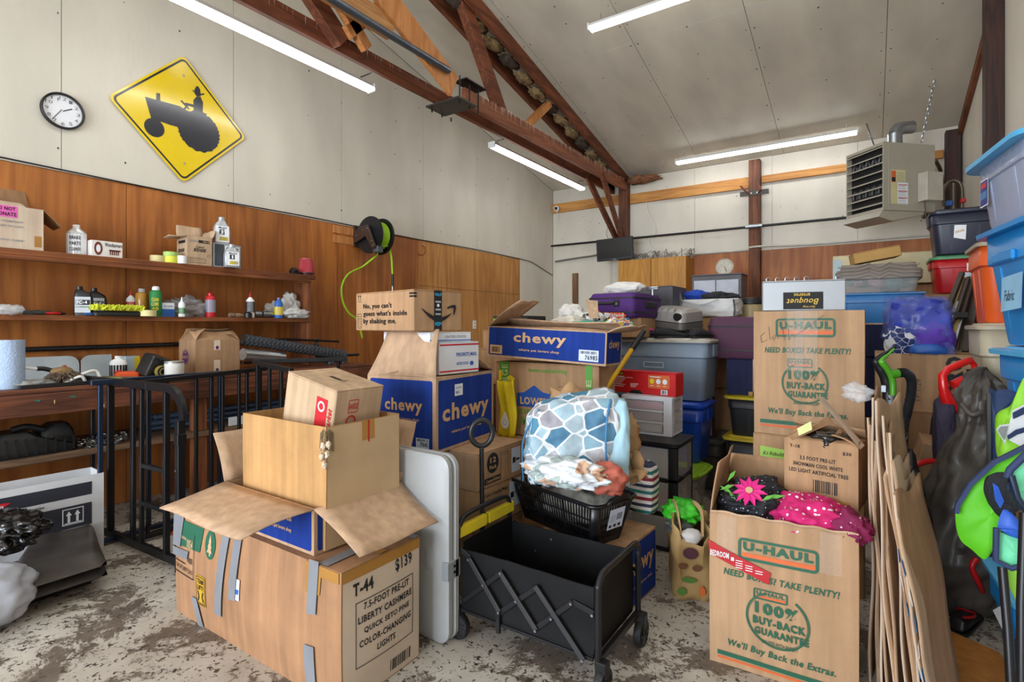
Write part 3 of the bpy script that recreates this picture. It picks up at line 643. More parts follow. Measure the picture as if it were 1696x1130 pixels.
tape_roll('cream masking tape roll on the top shelf, left of the yellow roll', 250, 272, 420, 431, -4.52, Z1, LY)
tape_roll('yellow tape roll on the top shelf under the green one', 271, 294, 421, 432, -4.5, Z1, YG)
tape_roll('pale green tape roll lying on top of the yellow roll', 272, 294, 414, 421, -4.5, Z1+.053, LG)
tape_roll('white tape roll on the top shelf beside the engine oil carton', 294, 309, 420, 433, -4.46, Z1, WHITE)
# oil carton
loc, w, h = sp(310, 352, 389, 436, -4.44, Z1); y0 = atX(310, 430, -4.44)[1]; y1 = atX(351, 430, -4.44)[1]; w = y1-y0
b = carton('tan motor-oil carton with raised flaps on the top shelf', (-4.44, y0), Z1, .17, w, h, CB2, closed=False, flaps={'L': (95, .1), 'BR': (8, .1), 'BL': (20, .07)}, name='oil_carton')
p = pr(b, 'R'); p.text('Castrol', w*.33, w*.66, h*.60, h*.67, INK); p.text('EDGE', w*.25, w*.75, h*.47, h*.58, INK, bold=.05, shear=.2); p.rect(w*.45, w*.9, h*.78, h*.88, INK, 'panel'); p.text('10W-30', w*.62, w*.88, h*.8, h*.86, TAN, e=.0036); p.text('ADVANCED', w*.08, w*.42, h*.79, h*.87, GREYP)
p.frame(w*.1, w*.75, h*.07, h*.24, .002, INK)
for i in range(11): p.rect(w*(.15+.054*i), w*(.155+.054*i), h*.08, h*.23, INK, 'lettering')
p.ring(w*.87, h*.34, .012, .012, .002, INK, 'lettering'); p.done()
pf = Print(b, (0, 0, h), (1, 0, 0), (0, 0, 1), (0, -1, 0)); 
pl = pr(b, 'L'); pl.text('EDGE', .03, .13, h*.45, h*.56, INK, bold=.05, shear=.2); pl.rect(.03, .14, h*.75, h*.85, INK, 'panel'); pl.done()
SILB = M('silver_bottle', '#b4b8bc', .3, metal=.4)
def oilbottle(label, u0, u1, v0, v1, X, z0, word='1', group='silver motor oil bottles'):
    loc, w, h = sp(u0, u1, v0, v1, X, z0); t = thing('oil_bottle', label, 'bottle', loc, PI/2-.25, group); d = w*.55
    MB().rr([(0, -w*.46, w*.46, -d/2*.9, d/2*.9, .012), (.006, -w/2, w/2, -d/2, d/2, .014), (h*.45, -w/2, w/2, -d/2, d/2, .014), (h*.62, -w*.48, w*.42, -d/2, d/2, .014), (h*.76, -w*.36, w*.3, -d*.42, d*.42, .014), (h*.86, -w*.2, w*.2, -d*.3, d*.3, .012), (h*.9, -w*.17, w*.17, -d*.28, d*.28, .012)]).build('body', SILB, t, smooth=45)
    MB().lathe([(w*.2, h*.88), (w*.2, h*.99), (w*.17, h)], 16).build('cap', SILB, t, smooth=40)
    p = Print(t, (-w/2, -d/2, 0), (1, 0, 0), (0, 0, 1), (0, -1, 0)); p.rect(w*.1, w*.9, h*.08, h*.66, PAPER, 'label'); p.rect(w*.3, w*.62, h*.34, h*.54, INK, 'label'); p.text(word, w*.42, w*.52, h*.37, h*.51, PAPER, e=.0036, bold=.06)
    p.text('Mobil', w*.25, w*.75, h*.56, h*.63, INK); p.rect(w*.3, w*.85, h*.12, h*.26, YEL, 'label'); p.done(); return t
oilbottle('silver motor oil bottle standing on top of the grey oil box', 355, 379, 349, 394, -4.5, Z1+.196)
oilbottle('silver motor oil bottle on the shelf in front of the grey oil box', 372, 396, 402, 440, -4.40+.0, Z1)
t, w, h, p = wallbox('oil_box', 'grey and black motor oil box on the top shelf under a silver bottle', 'box', 353, 399, 394, 438, -4.45, Z1, .12, M('oilbox_grey', '#9a9ea4', .4), h=.195)
p.rect(w*.05, w*.38, .01, h*.97, M('dark_print', '#3a3d42', .4), 'panel'); p.rect(w*.42, w*.95, h*.72, h*.93, PAPER, 'panel'); p.text('0W-40', w*.46, w*.9, h*.77, h*.88, INK); p.rect(w*.42, w*.6, h*.1, h*.5, INK, 'panel'); p.done()
# red cone air filter + hose clamp cap
loc, w, h = sp(494, 520, 421, 448, -4.52, Z1); t = thing('air_filter', 'red cone air filter standing at the right end of the top shelf', 'filter', loc)
fm = MB(); n = 36
fm.lathe([(.0, h*.12), (w*.5, h*.12), (w*.5, h*.2), (w*.4, h*.96), (w*.38, h), (0, h)], n); 
m = MB(); vs = []; 
for z, k in ((h*.15, .5), (h*.97, .39)):
    for j in range(72): a = 2*PI*j/72; rr_ = w*k*(1.0 if j % 2 else .95); vs.append((rr_*math.cos(a), rr_*math.sin(a), z))
m.add(vs, [(j, (j+1) % 72, 72+(j+1) % 72, 72+j) for j in range(72)]+[tuple(range(72, 144))]); m.build('pleated_cone', M('filter_red', '#a8303c', .6), t)
MB().lathe([(w*.42, 0), (w*.42, h*.1), (w*.52, h*.11), (w*.52, h*.18), (w*.4, h*.2)], 24).build('base_ring', M('filter_rubber', '#5a2a2e', .4), t, smooth=30); MB().lathe([(w*.4, h*.96), (w*.4, h*1.03), (w*.3, h*1.06)], 24).build('top_cap', M('filter_cap', '#b04a54', .4), t, smooth=40)
loc, w, h = sp(478, 494, 438, 448, -4.5, Z1); t = thing('hose_coupler', 'black rubber hose coupler lying beside the red air filter', 'coupler', loc, 0, rot=(0, .5, 0)); MB().lathe([(w*.5, .012), (w*.5, h*.7), (w*.35, h*.72), (w*.35, h)], 18).build('body', BLACK, t, smooth=40)
# -- lower wall shelf
X2 = -4.5
t, w, h, p = wallbox('tan_carton', 'low tan carton at the left end of the lower wall shelf', 'box', -30, 38, 505, 521, -4.46, Z2, .12, CB); p.done()
lumpy('plastic_wrap', M_clear('film', '#dfe3e6', .45, .15), None, (-4.40, .98, Z2+.03), (.05, .07, .03), 3, .5, 3, 3); tag(bpy.context.scene.objects['plastic_wrap'], 'crumpled clear plastic on the tan carton of the lower wall shelf', 'plastic')
GLV = M('grey_green_rubber', '#3c423e', .7)
loc, w, h = sp(28, 80, 514, 521, -4.48, Z2); tag(lumpy('work_glove', GLV, None, (loc[0], loc[1], Z2+.014), (.04, w*.5, .016), 5, .5, 3, 3, flat=.8), 'dark grey-green glove lying on the lower wall shelf', 'glove')
loc, w, h = sp(80, 105, 512, 520, -4.48, Z2); t = thing('pliers', 'red-handled pliers lying on the lower wall shelf', 'tool', (loc[0], loc[1], Z2+.012), PI/2)
for s in (-1, 1): MB().tube(bez([(-.06, s*.022, 0), (-.02, s*.026, 0), (.02, s*.006, 0)]), .009, 8).build('handle', RED, t, smooth=50)
MB().tube([(.015, 0, 0), (.05, 0, 0)], [.014, .006], 8).build('jaw', BLACKM, t, smooth=50)
loc, w, h = sp(127, 150, 473, 520, -4.52, Z2)
def jug(label, u0, u1, v0, v1, X):
    loc, w, h = sp(u0, u1, v0, v1, X, Z2); t = thing('oil_jug', label, 'bottle', loc, PI/2-.5, 'black oil jugs on the lower wall shelf'); d = w*.6
    MB().rr([(0, -w/2, w/2, -d/2, d/2, .02), (h*.6, -w/2, w/2, -d/2, d/2, .02), (h*.74, -w*.47, w*.4, -d/2, d/2, .02), (h*.86, -w*.42, w*.05, -d*.35, d*.35, .015), (h*.9, -w*.36, -w*.06, -d*.25, d*.25, .012)]).build('body', BLACK, t, smooth=45)
    MB().lathe([(w*.17, h*.89), (w*.17, h), (w*.14, h*1.01)], 14, c=(-w*.21, 0, 0)).build('cap', BLACK, t, smooth=40)
    p = Print(t, (-w/2, -d/2, 0), (1, 0, 0), (0, 0, 1), (0, -1, 0)); p.rect(w*.1, w*.92, h*.1, h*.64, M('grey_label', '#b8bcc0', .5), 'label'); p.rect(w*.12, w*.9, h*.36, h*.54, INK, 'label'); p.text('FC-4', w*.2, w*.75, h*.4, h*.51, PAPER, e=.0036); p.rect(w*.14, w*.88, h*.28, h*.31, GRN, 'label'); p.done()
jug('black oil jug with grey label, left of the pair', 126, 151, 472, 520, -4.47); jug('black oil jug right of the pair, half hidden', 150, 174, 474, 520, -4.6)
loc, w, h = sp(157, 231, 499, 521, -4.43, Z2); t = thing('chenille_wash_mitt', 'yellow-green chenille wash mitt with black backing on the lower wall shelf', 'mitt', loc)
MB().rr([(0, -.05, .04, -w*.46, w*.5, .03), (h*.22, -.052, .042, -w*.47, w*.51, .03), (h*.35, -.04, .03, -w*.45, w*.48, .03)]).build('backing', BLACK, t, smooth=50)
m = MB(); rnd = random.Random(4)
for i in range(420):
    x = rnd.uniform(-.055, .055); y = rnd.uniform(-w*.5, w*.45); z = h*.42; d = Vector((rnd.uniform(-.3, .9), rnd.uniform(-.7, .7), rnd.uniform(.3, 1.5))).normalized()*rnd.uniform(.03, .05)
    m.tube([(x, y, z), Vector((x, y, z))+d*.6, Vector((x, y, z))+d+Vector((0, 0, -.004))], [.0042, .005, .003], 5)
m.build('chenille_fingers', M('chenille_yellow', '#d5dc3c', .9), t, smooth=60)['kind'] = 'stuff'
loc, w, h = sp(141, 158, 517, 522, -4.45, Z2); t = thing('marker_pen', 'blue-ended marker lying beside the wash mitt', 'pen', (loc[0]+.02, loc[1], Z2+.011)); MB().cyl((0, -w/2, 0), (0, w*.2, 0), .009, n=10).build('barrel', BLUEP, t, smooth=50); MB().cyl((0, w*.2, 0), (0, w*.55, 0), .0095, n=10).build('cap', BLACK, t, smooth=50)
bottle('glue_bottle', 'white and red bottle with red tip behind the wash mitt', 'bottle', 210, 224, 475, 519, -4.62, Z2, (WHITE, RED, REDP), 'squeeze', .7, band=(.1, .55))
AMB = M('amber_varnish', '#b5802e', .25, coat=.5)
bottle('varnish_can', 'amber canister with clear cap on the lower wall shelf', 'can', 226, 243, 473, 519, -4.56, Z2, (AMB, M_clear('clear_cap', '#c8ccd0', .5), None), 'can', 1)
bottle('spray_can', 'green and yellow spray can with white cap on the lower wall shelf', 'can', 249, 267, 472, 522, -4.48, Z2, (GRN, WHITE, None), 'spray', 1, word=['CLEAN', 'LUBE', '40'], wordmat=YEL)
tape_roll('yellow tape roll on the lower wall shelf, right of the wash mitt', 233, 257, 513, 523, -4.4+.0, Z2, LY)
t, w, h, p = wallbox('part_box', 'small white and blue box beside the green spray can', 'box', 268, 289, 498, 521, -4.47, Z2, .06, PAPER); p.rect(0, w, 0, h*.55, BLUEP, 'panel'); p.text('OIL FILTER', w*.15, w*.85, h*.7, h*.8, BLUEP); p.done()
loc, w, h = sp(281, 345, 487, 521, -4.55, Z2); tag(lumpy('plastic_bag', M_clear('grey_film', '#b9bcc0', .42, .12), None, (loc[0], loc[1], Z2+h*.45), (.07, w*.48, h*.5), 9, .5, 2.5, 4, flat=.9, ridge=.2), 'crumpled clear plastic bag in the middle of the lower wall shelf', 'bag')
bottle('squeeze_tube', 'small white and green bottle in front of the clear bag', 'bottle', 296, 306, 489, 522, -4.44, Z2, (WHITE, WHITE, GRN), 'squeeze', .8, band=(.15, .45))
bottle('sealant_can', 'red-topped aerosol can right of the clear bag on the lower wall shelf', 'can', 341, 356, 480, 521, -4.5, Z2, (REDP, RED, M('label_blue_grey', '#8fa0b4', .4)), 'spray', 1, band=(.2, .7))
for i, (u0, u1, m_, l_) in enumerate(((379, 391, M('brown_cork', '#7a6350', .7), 'brown socket left of the pair on the lower wall shelf'), (390, 402, M('brown_cork2', '#8b7358', .7), 'brown socket right of the pair on the lower wall shelf'))):
    loc, w, h = sp(u0, u1, 515, 522, -4.46, Z2); t = thing('socket', l_, 'socket', (loc[0], loc[1], Z2+w*.32), PI/2, 'two sockets lying side by side'); MB().lathe([(w*.22, -w*.5), (w*.3, -w*.48), (w*.3, w*.1), (w*.22, w*.15), (w*.22, w*.5)], 14, ax='x').build('body', m_, t, smooth=35)
bottle('thread_locker_bottle', 'black and white bottle with red nozzle near the shelf end', 'bottle', 408, 421, 480, 523, -4.48, Z2, (WHITE, RED, INK), 'squeeze', .8, band=(.2, .62))
bottle('black_stopper', 'squat black stopper in front of the red-nozzled bottle', 'stopper', 405, 417, 513, 523, -4.42+.0, Z2, (BLACK, BLACK, None), 'jug', 1)
bottle('spray_bottle', 'blue and yellow additive bottle near the right end of the lower wall shelf', 'bottle', 455, 468, 489, 523, -4.46, Z2, (BLUEP, M('lilac', '#6f6fb8', .4), YEL), 'cone', .8, band=(.15, .55))
for i, (u0, u1, l_) in enumerate(((420, 432, 'small grey tin left of the pair near the shelf end'), (434, 452, 'small grey tin right of the pair near the shelf end'))):
    loc, w, h = sp(u0, u1, 510, 522, -4.5, Z2); t = thing('metal_tin', l_, 'tin', (loc[0], loc[1], Z2+h*.5), 0, 'small tins near the shelf end'); MB().lathe([(h*.45, -w*.5), (h*.5, -w*.48), (h*.5, w*.42), (h*.42, w*.5)], 16, ax='y').build('body', STEEL, t, smooth=35)
FILM2 = M_clear('white_film', '#e6e6e2', .6, .2)
for nm_, u0, u1, v0, v1, X, l_, sd in (('plastic_bag', 437, 470, 494, 521, -4.6, 'white crumpled bag behind the blue additive bottle', 2), ('plastic_bag', 474, 508, 473, 514, -4.55, 'tall frosted bag standing at the end of the lower wall shelf', 5), ('wrapped_parts', 467, 521, 510, 526, -4.45, 'low white wrapped bundle at the end of the lower wall shelf', 8)):
    loc, w, h = sp(u0, u1, v0, v1, X, Z2); tag(lumpy(nm_, FILM2, None, (loc[0], min(loc[1], 3.0), Z2+h*.48), (.06, w*.42, h*.5), sd, .45, 2.2, 4, flat=.92, ridge=.15), l_, 'bag')
# -- bench top
t = thing('paper_towel_roll', 'big blue paper towel roll standing on the workbench', 'roll', (*atX(14, 640, -4.28)[:2], ZB)); a = atX(14, 640, -4.28); F_ = .5582*4.28+.8297*a[1]; hh = 80*F_/FOC
MB().lathe([(.025, 0), (.075, 0), (.075, hh), (.025, hh), (.025, hh*.02)], 28).build('paper', M('blue_tissue', '#a9bdd8', .9, bump=.5, bs=80), t, smooth=40); MB().lathe([(.022, .002), (.025, .002), (.025, hh+.002), (.022, hh+.002)], 20).build('core', CB, t, smooth=40)
for (u0, u1, l_, i) in ((37, 132, 'milky plastic panel with rounded corner leaning behind the bench, left one', 0), (134, 186, 'milky plastic panel with rounded corner leaning behind the bench, right one', 1)):
    y0 = atX(u0, 600, -4.66)[1]; y1 = atX(u1, 600, -4.66)[1]; w = y1-y0; h = .165; r = .06
    pts = [(0, 0), (w, 0)]+([(w, h-r)]+[(w-r+r*math.cos(a), h-r+r*math.sin(a)) for a in (.4, .8, 1.2, 1.57)] if i == 0 else [(w, h)])+([(0, h)] if i == 0 else [(r-r*math.sin(a)*1, h-r+r*math.cos(a)) for a in (0, .4, .8, 1.2)])
    t = MB().prism(pts, (0, 1, 0), (-.08, 0, .99), (-4.665, y0, ZB), (.005, 0, 0)).build('milky_panel', M('milky_plastic', '#b9c2c4', .35)); tag(t, l_, 'panel')
# duster
a = atX(107, 612, -4.25); t = thing('wool_duster', 'brown shaggy dusting mop with a curved white handle on the bench', 'duster', (a[0], a[1], ZB+.05))
m = MB(); rnd = random.Random(2)
for i in range(420):
    d = Vector((rnd.gauss(0, 1), rnd.gauss(0, 1), rnd.gauss(0, .8)-.1)).normalized(); b0 = Vector((d.x*.05, d.y*.075, d.z*.035)); m.tube([b0*.6, b0*1.15, b0*1.45+Vector((0, 0, -.012))], [.004, .003, .001], 4)
m.build('mop_fibres', M('duster_wool', '#6f5f50', .95, var=.5, vs=60), t)['kind'] = 'stuff'
lumpy('core', M('duster_core', '#4a3c30', .9), t, (0, 0, 0), (.045, .07, .03), 1, .2, 3, 3); MB().tube(bez([(-.02, -.03, .03), (-.02, -.09, .055), (-.02, -.13, .06)]), [.026, .018]+[.014]*15, 10).build('grip', BLACK, t, smooth=50)
lumpy('head', M('duster_tan', '#8d7048', .8), t, (-.01, -.01, .035), (.03, .06, .03), 2, .2, 2, 3)
MB().tube(bez([(-.02, -.12, .058), (-.02, -.2, .068), (-.02, -.3, .06)]), .009, 8).build('handle', WHITE, t, smooth=50)
lumpy('knob', RED, t, (-.02, .005, .066), (.009, .012, .008), 3, .1, 2, 2)
tag(lumpy('grey_cloth', M('grey_cloth', '#86847e', .9), None, (-4.24, atX(58, 628, -4.24)[1], ZB+.02), (.08, .1, .024), 6, .4, 2, 4, flat=.8), 'grey polishing cloth lying in front of the duster', 'cloth')
t = thing('white_clamp', 'white curved plastic bracket beside the duster', 'bracket', (-4.25, atX(143, 615, -4.25)[1], ZB)); MB().tube(bez([(0, -.09, .02), (.02, -.03, .06), (0, .05, .075), (.01, .075, .012)]), .011, 8).build('body', WHITE, t, smooth=50); MB().tube(bez([(.05, -.13, .014), (.06, -.05, .05), (.05, -.02, .014)]), .009, 8).build('arm', WHITE, t, smooth=50)
for k in range(2):
    t = tag(MB().bx(-.09, .09, -.075, .075, 0, .012).build('magazine', PAPER if k else M('mag_green', '#9db45c', .5), None), ('magazine on top of the pile behind the white bracket', 'green-edged magazine under the other on the bench')[1-k], 'magazine'); t.location = (-4.3, atX(172, 615, -4.3)[1], ZB+.0125*(1-k)); t.rotation_euler = (0, 0, .1*k)
bottle('oil_additive_bottle', 'white and black motor oil bottle with red stripe on the bench', 'bottle', 184, 208, 569, 606, -4.45, ZB, (WHITE, WHITE, INK), 'jug', .6, band=(.1, .6), word=['7'], wordmat=REDP)
t, w, h, p = wallbox('tissue_box', 'pale blue and yellow box behind the black respirator', 'box', 208, 232, 573, 603, -4.52, ZB, .1, M('pale_blue_card', '#b4c6d2', .5), h=.15); p.rect(w*.6, w*.98, h*.3, h*.98, YEL, 'panel'); p.done()
t = thing('orange_tool', 'orange plastic hand tool lying on the bench', 'tool', (-4.32, atX(210, 604, -4.32)[1], ZB+.012), PI/2); MB().rr([(0, -.08, .08, -.03, .03, .03), (.03, -.075, .075, -.026, .026, .026), (.045, -.05, .04, -.015, .015, .015)]).build('shell', ORANGE, t, smooth=50); MB().cyl((.07, 0, .015), (.13, .01, .012), .006, n=8).build('tip', BLACK, t, smooth=50)
a = atX(250, 600, -4.3); t = thing('black_case', 'black cracked plastic case propped on the bench beside the paint can', 'case', (-4.32, a[1], ZB+.004), 0, rot=(-.35, .15, .3))
MB().rr([(0, -.06, .06, -.085, .085, .015), (.15, -.055, .055, -.08, .08, .015), (.16, -.045, .045, -.07, .07, .015)]).build('body', M('dirty_black', '#2b2a29', .35, bump=.6, bs=25), t, smooth=45)
m = MB()
for k in range(3): m.bx(.06, .066, -.07+.05*k, -.04+.05*k, .02, .14)
m.build('ribs', BLACK, t)
t = thing('strap_roll', 'rolled black and yellow ratchet strap between the case and the paint can', 'strap', (-4.22, atX(269, 608, -4.22)[1], ZB+.045)); 
for k in range(4): MB().lathe([(.045-.009*k, -.02), (.045-.009*k, .02), (.039-.009*k, .02), (.039-.009*k, -.02)], 20, ax='x').build('strap_turn', BLACK if k % 2 else M('strap_yellow', '#8b7a34', .8), t, smooth=40)
loc, w, h = sp(274, 303, 591, 618, -4.19, ZB); t = thing('paint_can', 'small white-labelled paint can at the front of the bench', 'can', loc)
MB().lathe([(w*.48, 0), (w*.5, .003), (w*.48, .006), (w*.48, h-.006), (w*.5, h-.003), (w*.5, h), (w*.42, h-.002), (w*.4, h-.006)], 26).build('body', M('paint_can_metal', '#a7a59e', .4, metal=.5), t, smooth=35); MB().lathe([(w*.485, h*.1), (w*.487, h*.11), (w*.487, h*.86), (w*.485, h*.87)], 26).build('label_band', M('can_label', '#d9d6cf', .6, var=.1), t, smooth=60)
tag(MB().bar((-4.42, atX(130, 610, -4.42)[1], ZB+.035), (-4.15, atX(262, 613, -4.15)[1], ZB+.012), .045, .004).build('flat_bar', M('rusty_bar', '#7a6a58', .6)), 'long thin metal strip lying across the bench', 'bar')
tag(MB().bar((-4.15, .98, ZB+.012), (-4.14, 1.40, ZB+.012), .03, .02).build('black_moulding', BLACK), 'black plastic moulding lying along the front edge of the bench', 'moulding')
# tan box with purple emblem
b = carton('tan box with round purple emblem on the workbench', (-4.36, 2.06), ZB, .27, .35, .26, CB, closed=False, flaps={'R': (-58, .14), 'BR': (-52, .15), 'L': (-40, .12), 'BL': (-60, .1)}, name='cardboard_box')
PUR = M('purple_print', '#5a2a5e', .6); p = pr(b, 'L'); p.ell(.11, .125, .055, .06, PUR, 'emblem'); p.ring(.11, .125, .048, .053, .003, TAN, 'emblem', .0022); p.text('SCENTSY', .065, .155, .113, .137, TAN, 'lettering', e=.0034); p.ell(.11, .16, .006, .006, YEL, 'emblem', .0026); p.done()
p = pr(b, 'R'); p.rect(.14, .19, 0, .1, M('pale_tape', '#dcc9b4', .4), 'tape'); p.rect(.14, .19, .18, .26, M('pale_tape', '#dcc9b4', .4), 'tape'); p.ell(.165, .2, .012, .015, PUR, 'emblem', .003); p.ell(.165, .02, .012, .015, PUR, 'emblem', .003); p.done()
# tread roll, pipe, rails at bench end
TR = M('tread_rubber', '#33353a', .75)
def tread(uv0, uv1, X0, X1_, r, label):
    a = Vector(atX(*uv0, X0)); b = Vector(atX(*uv1, X1_)); t = thing('rubber_tread_roll', label, 'roll', a); d = (b-a); L_ = d.length; d.normalize(); sd = d.cross(Vector((0, 0, 1))).normalized(); up = sd.cross(d)
    m = MB(); nu, nv = 60, 24
    def fn(u, v):
        g = 2*PI*v; z = abs(((v*6) % 1)-.5); rr_ = r*(1+.05*(1 if ((u*26+z*1.2) % 1) < .45 else -1)); return d*(L_*u)+sd*math.cos(g)*rr_+up*math.sin(g)*rr_
    m.grid(fn, nu*2, nv*2); m.build('tread', TR, t, smooth=30); MB().cyl(-d*.002, d*.01, r*.95, n=20).build('end', BLACK, t); MB().cyl(d*(L_-.01), d*(L_+.002), r*.95, n=20).build('end', BLACK, t)
tread((402, 562), (569, 588), -4.3, -4.15, .045, 'rolled black rubber matting with zigzag tread on the bench end')
a = Vector(atX(402, 587, -4.2)); b_ = Vector(atX(468, 592, -4.25)); tag(MB().cyl(a, b_, .048, n=22).build('silver_pipe', M('silver_duct', '#b7bcc0', .25, metal=.9), smooth=50), 'short fat silver pipe lying below the rubber roll', 'pipe')
for i, (p0, p1, l_) in enumerate((((470, 562), (560, 566), 'upper black rail lying on the bench end'), ((400, 601), (573, 598), 'lower black rail lying on the bench end'))):
    tag(MB().bar(Vector(atX(*p0, -4.35)), Vector(atX(*p1, -4.35)), .04, .02).build('black_rail', BLACKM, bevel=.002), l_, 'rail')
ch = MB()
def chainpile(name, label, c, rad, n, mat, seed=1, s=.016, cat='chain'):
    rnd = random.Random(seed); m = MB()
    for i in range(n):
        p = Vector((c[0]+rnd.gauss(0, .4)*rad[0], c[1]+rnd.gauss(0, .4)*rad[1], c[2]+abs(rnd.gauss(0, .5))*rad[2]+.004)); from mathutils import Euler
        R_ = Euler((rnd.uniform(-1, 1), rnd.uniform(-1, 1), rnd.uniform(0, 6))).to_matrix(); m.tube([p+R_ @ Vector((s*math.cos(t), s*.6*math.sin(t), 0)) for t in [k*PI/4 for k in range(8)]], s*.2, 5, closed=True)
    o = m.build(name, mat, None, smooth=50); tag(o, label, cat); o['kind'] = 'stuff'; return o
a = atX(570, 563, -4.35); t = thing('bench_vice', 'small greasy vice with a threaded bar at the far bench end', 'vice', (a[0], a[1]-.1, ZB))
MB().cyl((0, -.22, .08), (0, .28, .08), .014, n=10).build('threaded_bar', BLACKM, t, smooth=50); MB().bx(-.03, .03, -.1, -.04, 0, .11).build('jaw', M('vice_grey', '#55606a', .5, metal=.4), t, bevel=.006); MB().bx(-.03, .03, .06, .12, 0, .11).build('jaw', M('vice_grey', '#55606a', .5, metal=.4), t, bevel=.006)
MB().lathe([(.02, .1), (.022, .2), (.014, .21), (.014, .26)], 14, c=(0, -.22, -.0)).build('plunger', BLACK, t, smooth=40)
# -- lower bench shelf
a = atX(55, 740, -4.25); t = thing('ribbed_plastic_housing', 'large ribbed black plastic air-box housing on the lower bench shelf', 'housing', (-4.3, a[1], ZL))
MB().rr([(0, -.13, .13, -.2, .19, .03), (.04, -.14, .14, -.21, .2, .03), (.11, -.12, .12, -.19, .02, .03), (.145, -.1, .1, -.16, -.02, .03)]).build('lower_shell', BLACK, t, smooth=35)
MB().rr([(.05, -.11, .11, .0, .2, .03), (.13, -.1, .1, .03, .19, .03), (.17, -.08, .08, .09, .17, .03)]).build('upper_shell', BLACK, t, smooth=35)
for k in range(9): MB().bx(-.12, .145, -.19+.045*k, -.183+.045*k, .012, .118-.003*k).build('rib', BLACK, t)
MB().tube(bez([(.05, -.1, .16), (.05, -.03, .17), (.05, .05, .14)]), .02, 10).build('duct', BLACK, t, smooth=50)
chainpile('chain_heap', 'heap of steel chain on the lower bench shelf', (-4.2, atX(175, 730, -4.2)[1], ZL), (.1, .17, .06), 130, M('chain_grey', '#7d7a76', .35, metal=.8), 3)
PIPEB = M('blue_pipe', '#6f86a8', .3, metal=.6)
k = 0
for i in range(3):
    for j in range(3-i//2):
        k += 1; zz = ZL+.022+.04*i; xx = -4.5+.046*j+.02*i; tag(MB().cyl((xx, 1.75+.05*(j % 2), zz), (xx, 2.9, zz), .019, n=12).build('steel_tube', PIPEB, smooth=50), 'bluish metal tube in the bundle on the lower bench shelf', 'tube', 'bundle of tubes on the lower bench shelf')
tag(MB().bx(-4.14, -4.135, 2.2, 2.32, ZL+.004, ZL+.07).build('paper_tag', PAPER), 'white paper label standing by the tubes on the lower shelf', 'label')
# -- wall clock
c0 = atX(103, 185, XL)[1:]; t = thing('wall_clock', 'round white wall clock with black rim on the left wall', 'clock', (XL, c0[0], c0[1])); R = .125
MB().lathe([(R*.9, .002), (R, .004), (R, .028), (R*.96, .034), (R*.9, .03), (R*.88, .014)], 48, ax='x', caps=False).build('rim', BLACK, t, smooth=40); MB().lathe([(R*.9, .003), (R*.9, .012), (.001, .013)], 48, ax='x').build('dial', PAPER, t, smooth=30)
p = Print(t, (.013, 0, 0), (0, 1, 0), (0, 0, 1), (1, 0, 0))
for i in range(1, 13):
    a = PI/2-i*PI/6; s_ = str(i); w = .010*len(s_); x, z = .088*math.cos(a), .088*math.sin(a); p.text(s_, x-w, x+w, z-.011, z+.011, M('grey_ink', '#6a6a6e', .6), 'numerals', 0, e=.001)
p.line([(-.01*math.cos(-.9), .01), (-.06, -.075)], .004, INK, 'minute_hand', .003); p.line([(0, 0), (.052, .032)], .006, INK, 'hour_hand', .0025); p.done()
# -- tractor sign
t = thing('road_sign', 'yellow diamond road sign with black tractor silhouette on the left wall', 'sign', (XL, 2.135, 3.065))
YS = M('sign_yellow', '#e6c70e', .22, var=.03, coat=.3); BK = M('sign_black', '#20222c', .25, var=.05, coat=.2)
def rdia(hw, r, n=6):
    out = []
    k = hw*math.sqrt(2)/2*1  # half side direction handled by rotating a rounded square
    hs = hw/math.sqrt(2)
    for (cx, cy, t0) in ((hs-r, -hs+r, -PI/2), (hs-r, hs-r, 0), (-hs+r, hs-r, PI/2), (-hs+r, -hs+r, PI)):
        for j in range(n+1):
            a = t0+PI/2*j/n; x, y = cx+r*math.cos(a), cy+r*math.sin(a); out.append(((x-y)/math.sqrt(2), (x+y)/math.sqrt(2)))
    return out
MB().prism(rdia(.53, .045), (0, 1, 0), (0, 0, 1), (.012, 0, 0), (.003, 0, 0)).build('sign_plate', YS, t)
p = Print(t, (.015, 0, 0), (0, 1, 0), (0, 0, 1), (1, 0, 0)); o1 = rdia(.508, .038); i1 = rdia(.488, .03); k = len(o1)
p._add('border', BK, o1+i1, [(i, (i+1) % k, (i+1) % k+k, i+k) for i in range(k)], .0008)
def sg(x, y): q = atX(x/3.766, y/3.766, XL+.015); return (q[1]-2.135, q[2]-3.065)
def sil(pts, e=.001): p.poly([sg(*q) for q in pts][::-1], BK, 'tractor_silhouette', e)
sil([(903, 603), (1120, 662), (1150, 680), (1200, 708), (1225, 760), (1215, 810), (1135, 800), (1060, 780), (1010, 762), (945, 748)]); sil([(975, 580), (998, 583), (1000, 632), (973, 625)], .0013)
sil([(1205, 625), (1225, 603), (1250, 603), (1266, 640), (1264, 700), (1275, 760), (1210, 760)], .0013); sil([(1143, 650), (1155, 640), (1215, 655), (1212, 672)], .0016); sil([(1125, 630), (1133, 625), (1183, 680), (1175, 685)], .0018)
sil([(1212, 560), (1222, 540), (1236, 538), (1248, 560), (1252, 600), (1228, 603), (1214, 585)], .0018); sil([(1192, 556), (1200, 562), (1250, 585), (1275, 583), (1272, 592), (1245, 596), (1205, 572)], .002)
sil([(1140, 680), (1170, 650), (1180, 655), (1150, 690)], .0022); sil([(1262, 700), (1290, 712), (1286, 722), (1262, 718)], .0022)
c1 = sg(963, 797); p.ell(c1[0], c1[1], .073, .073, BK, 'tractor_silhouette', .0012)
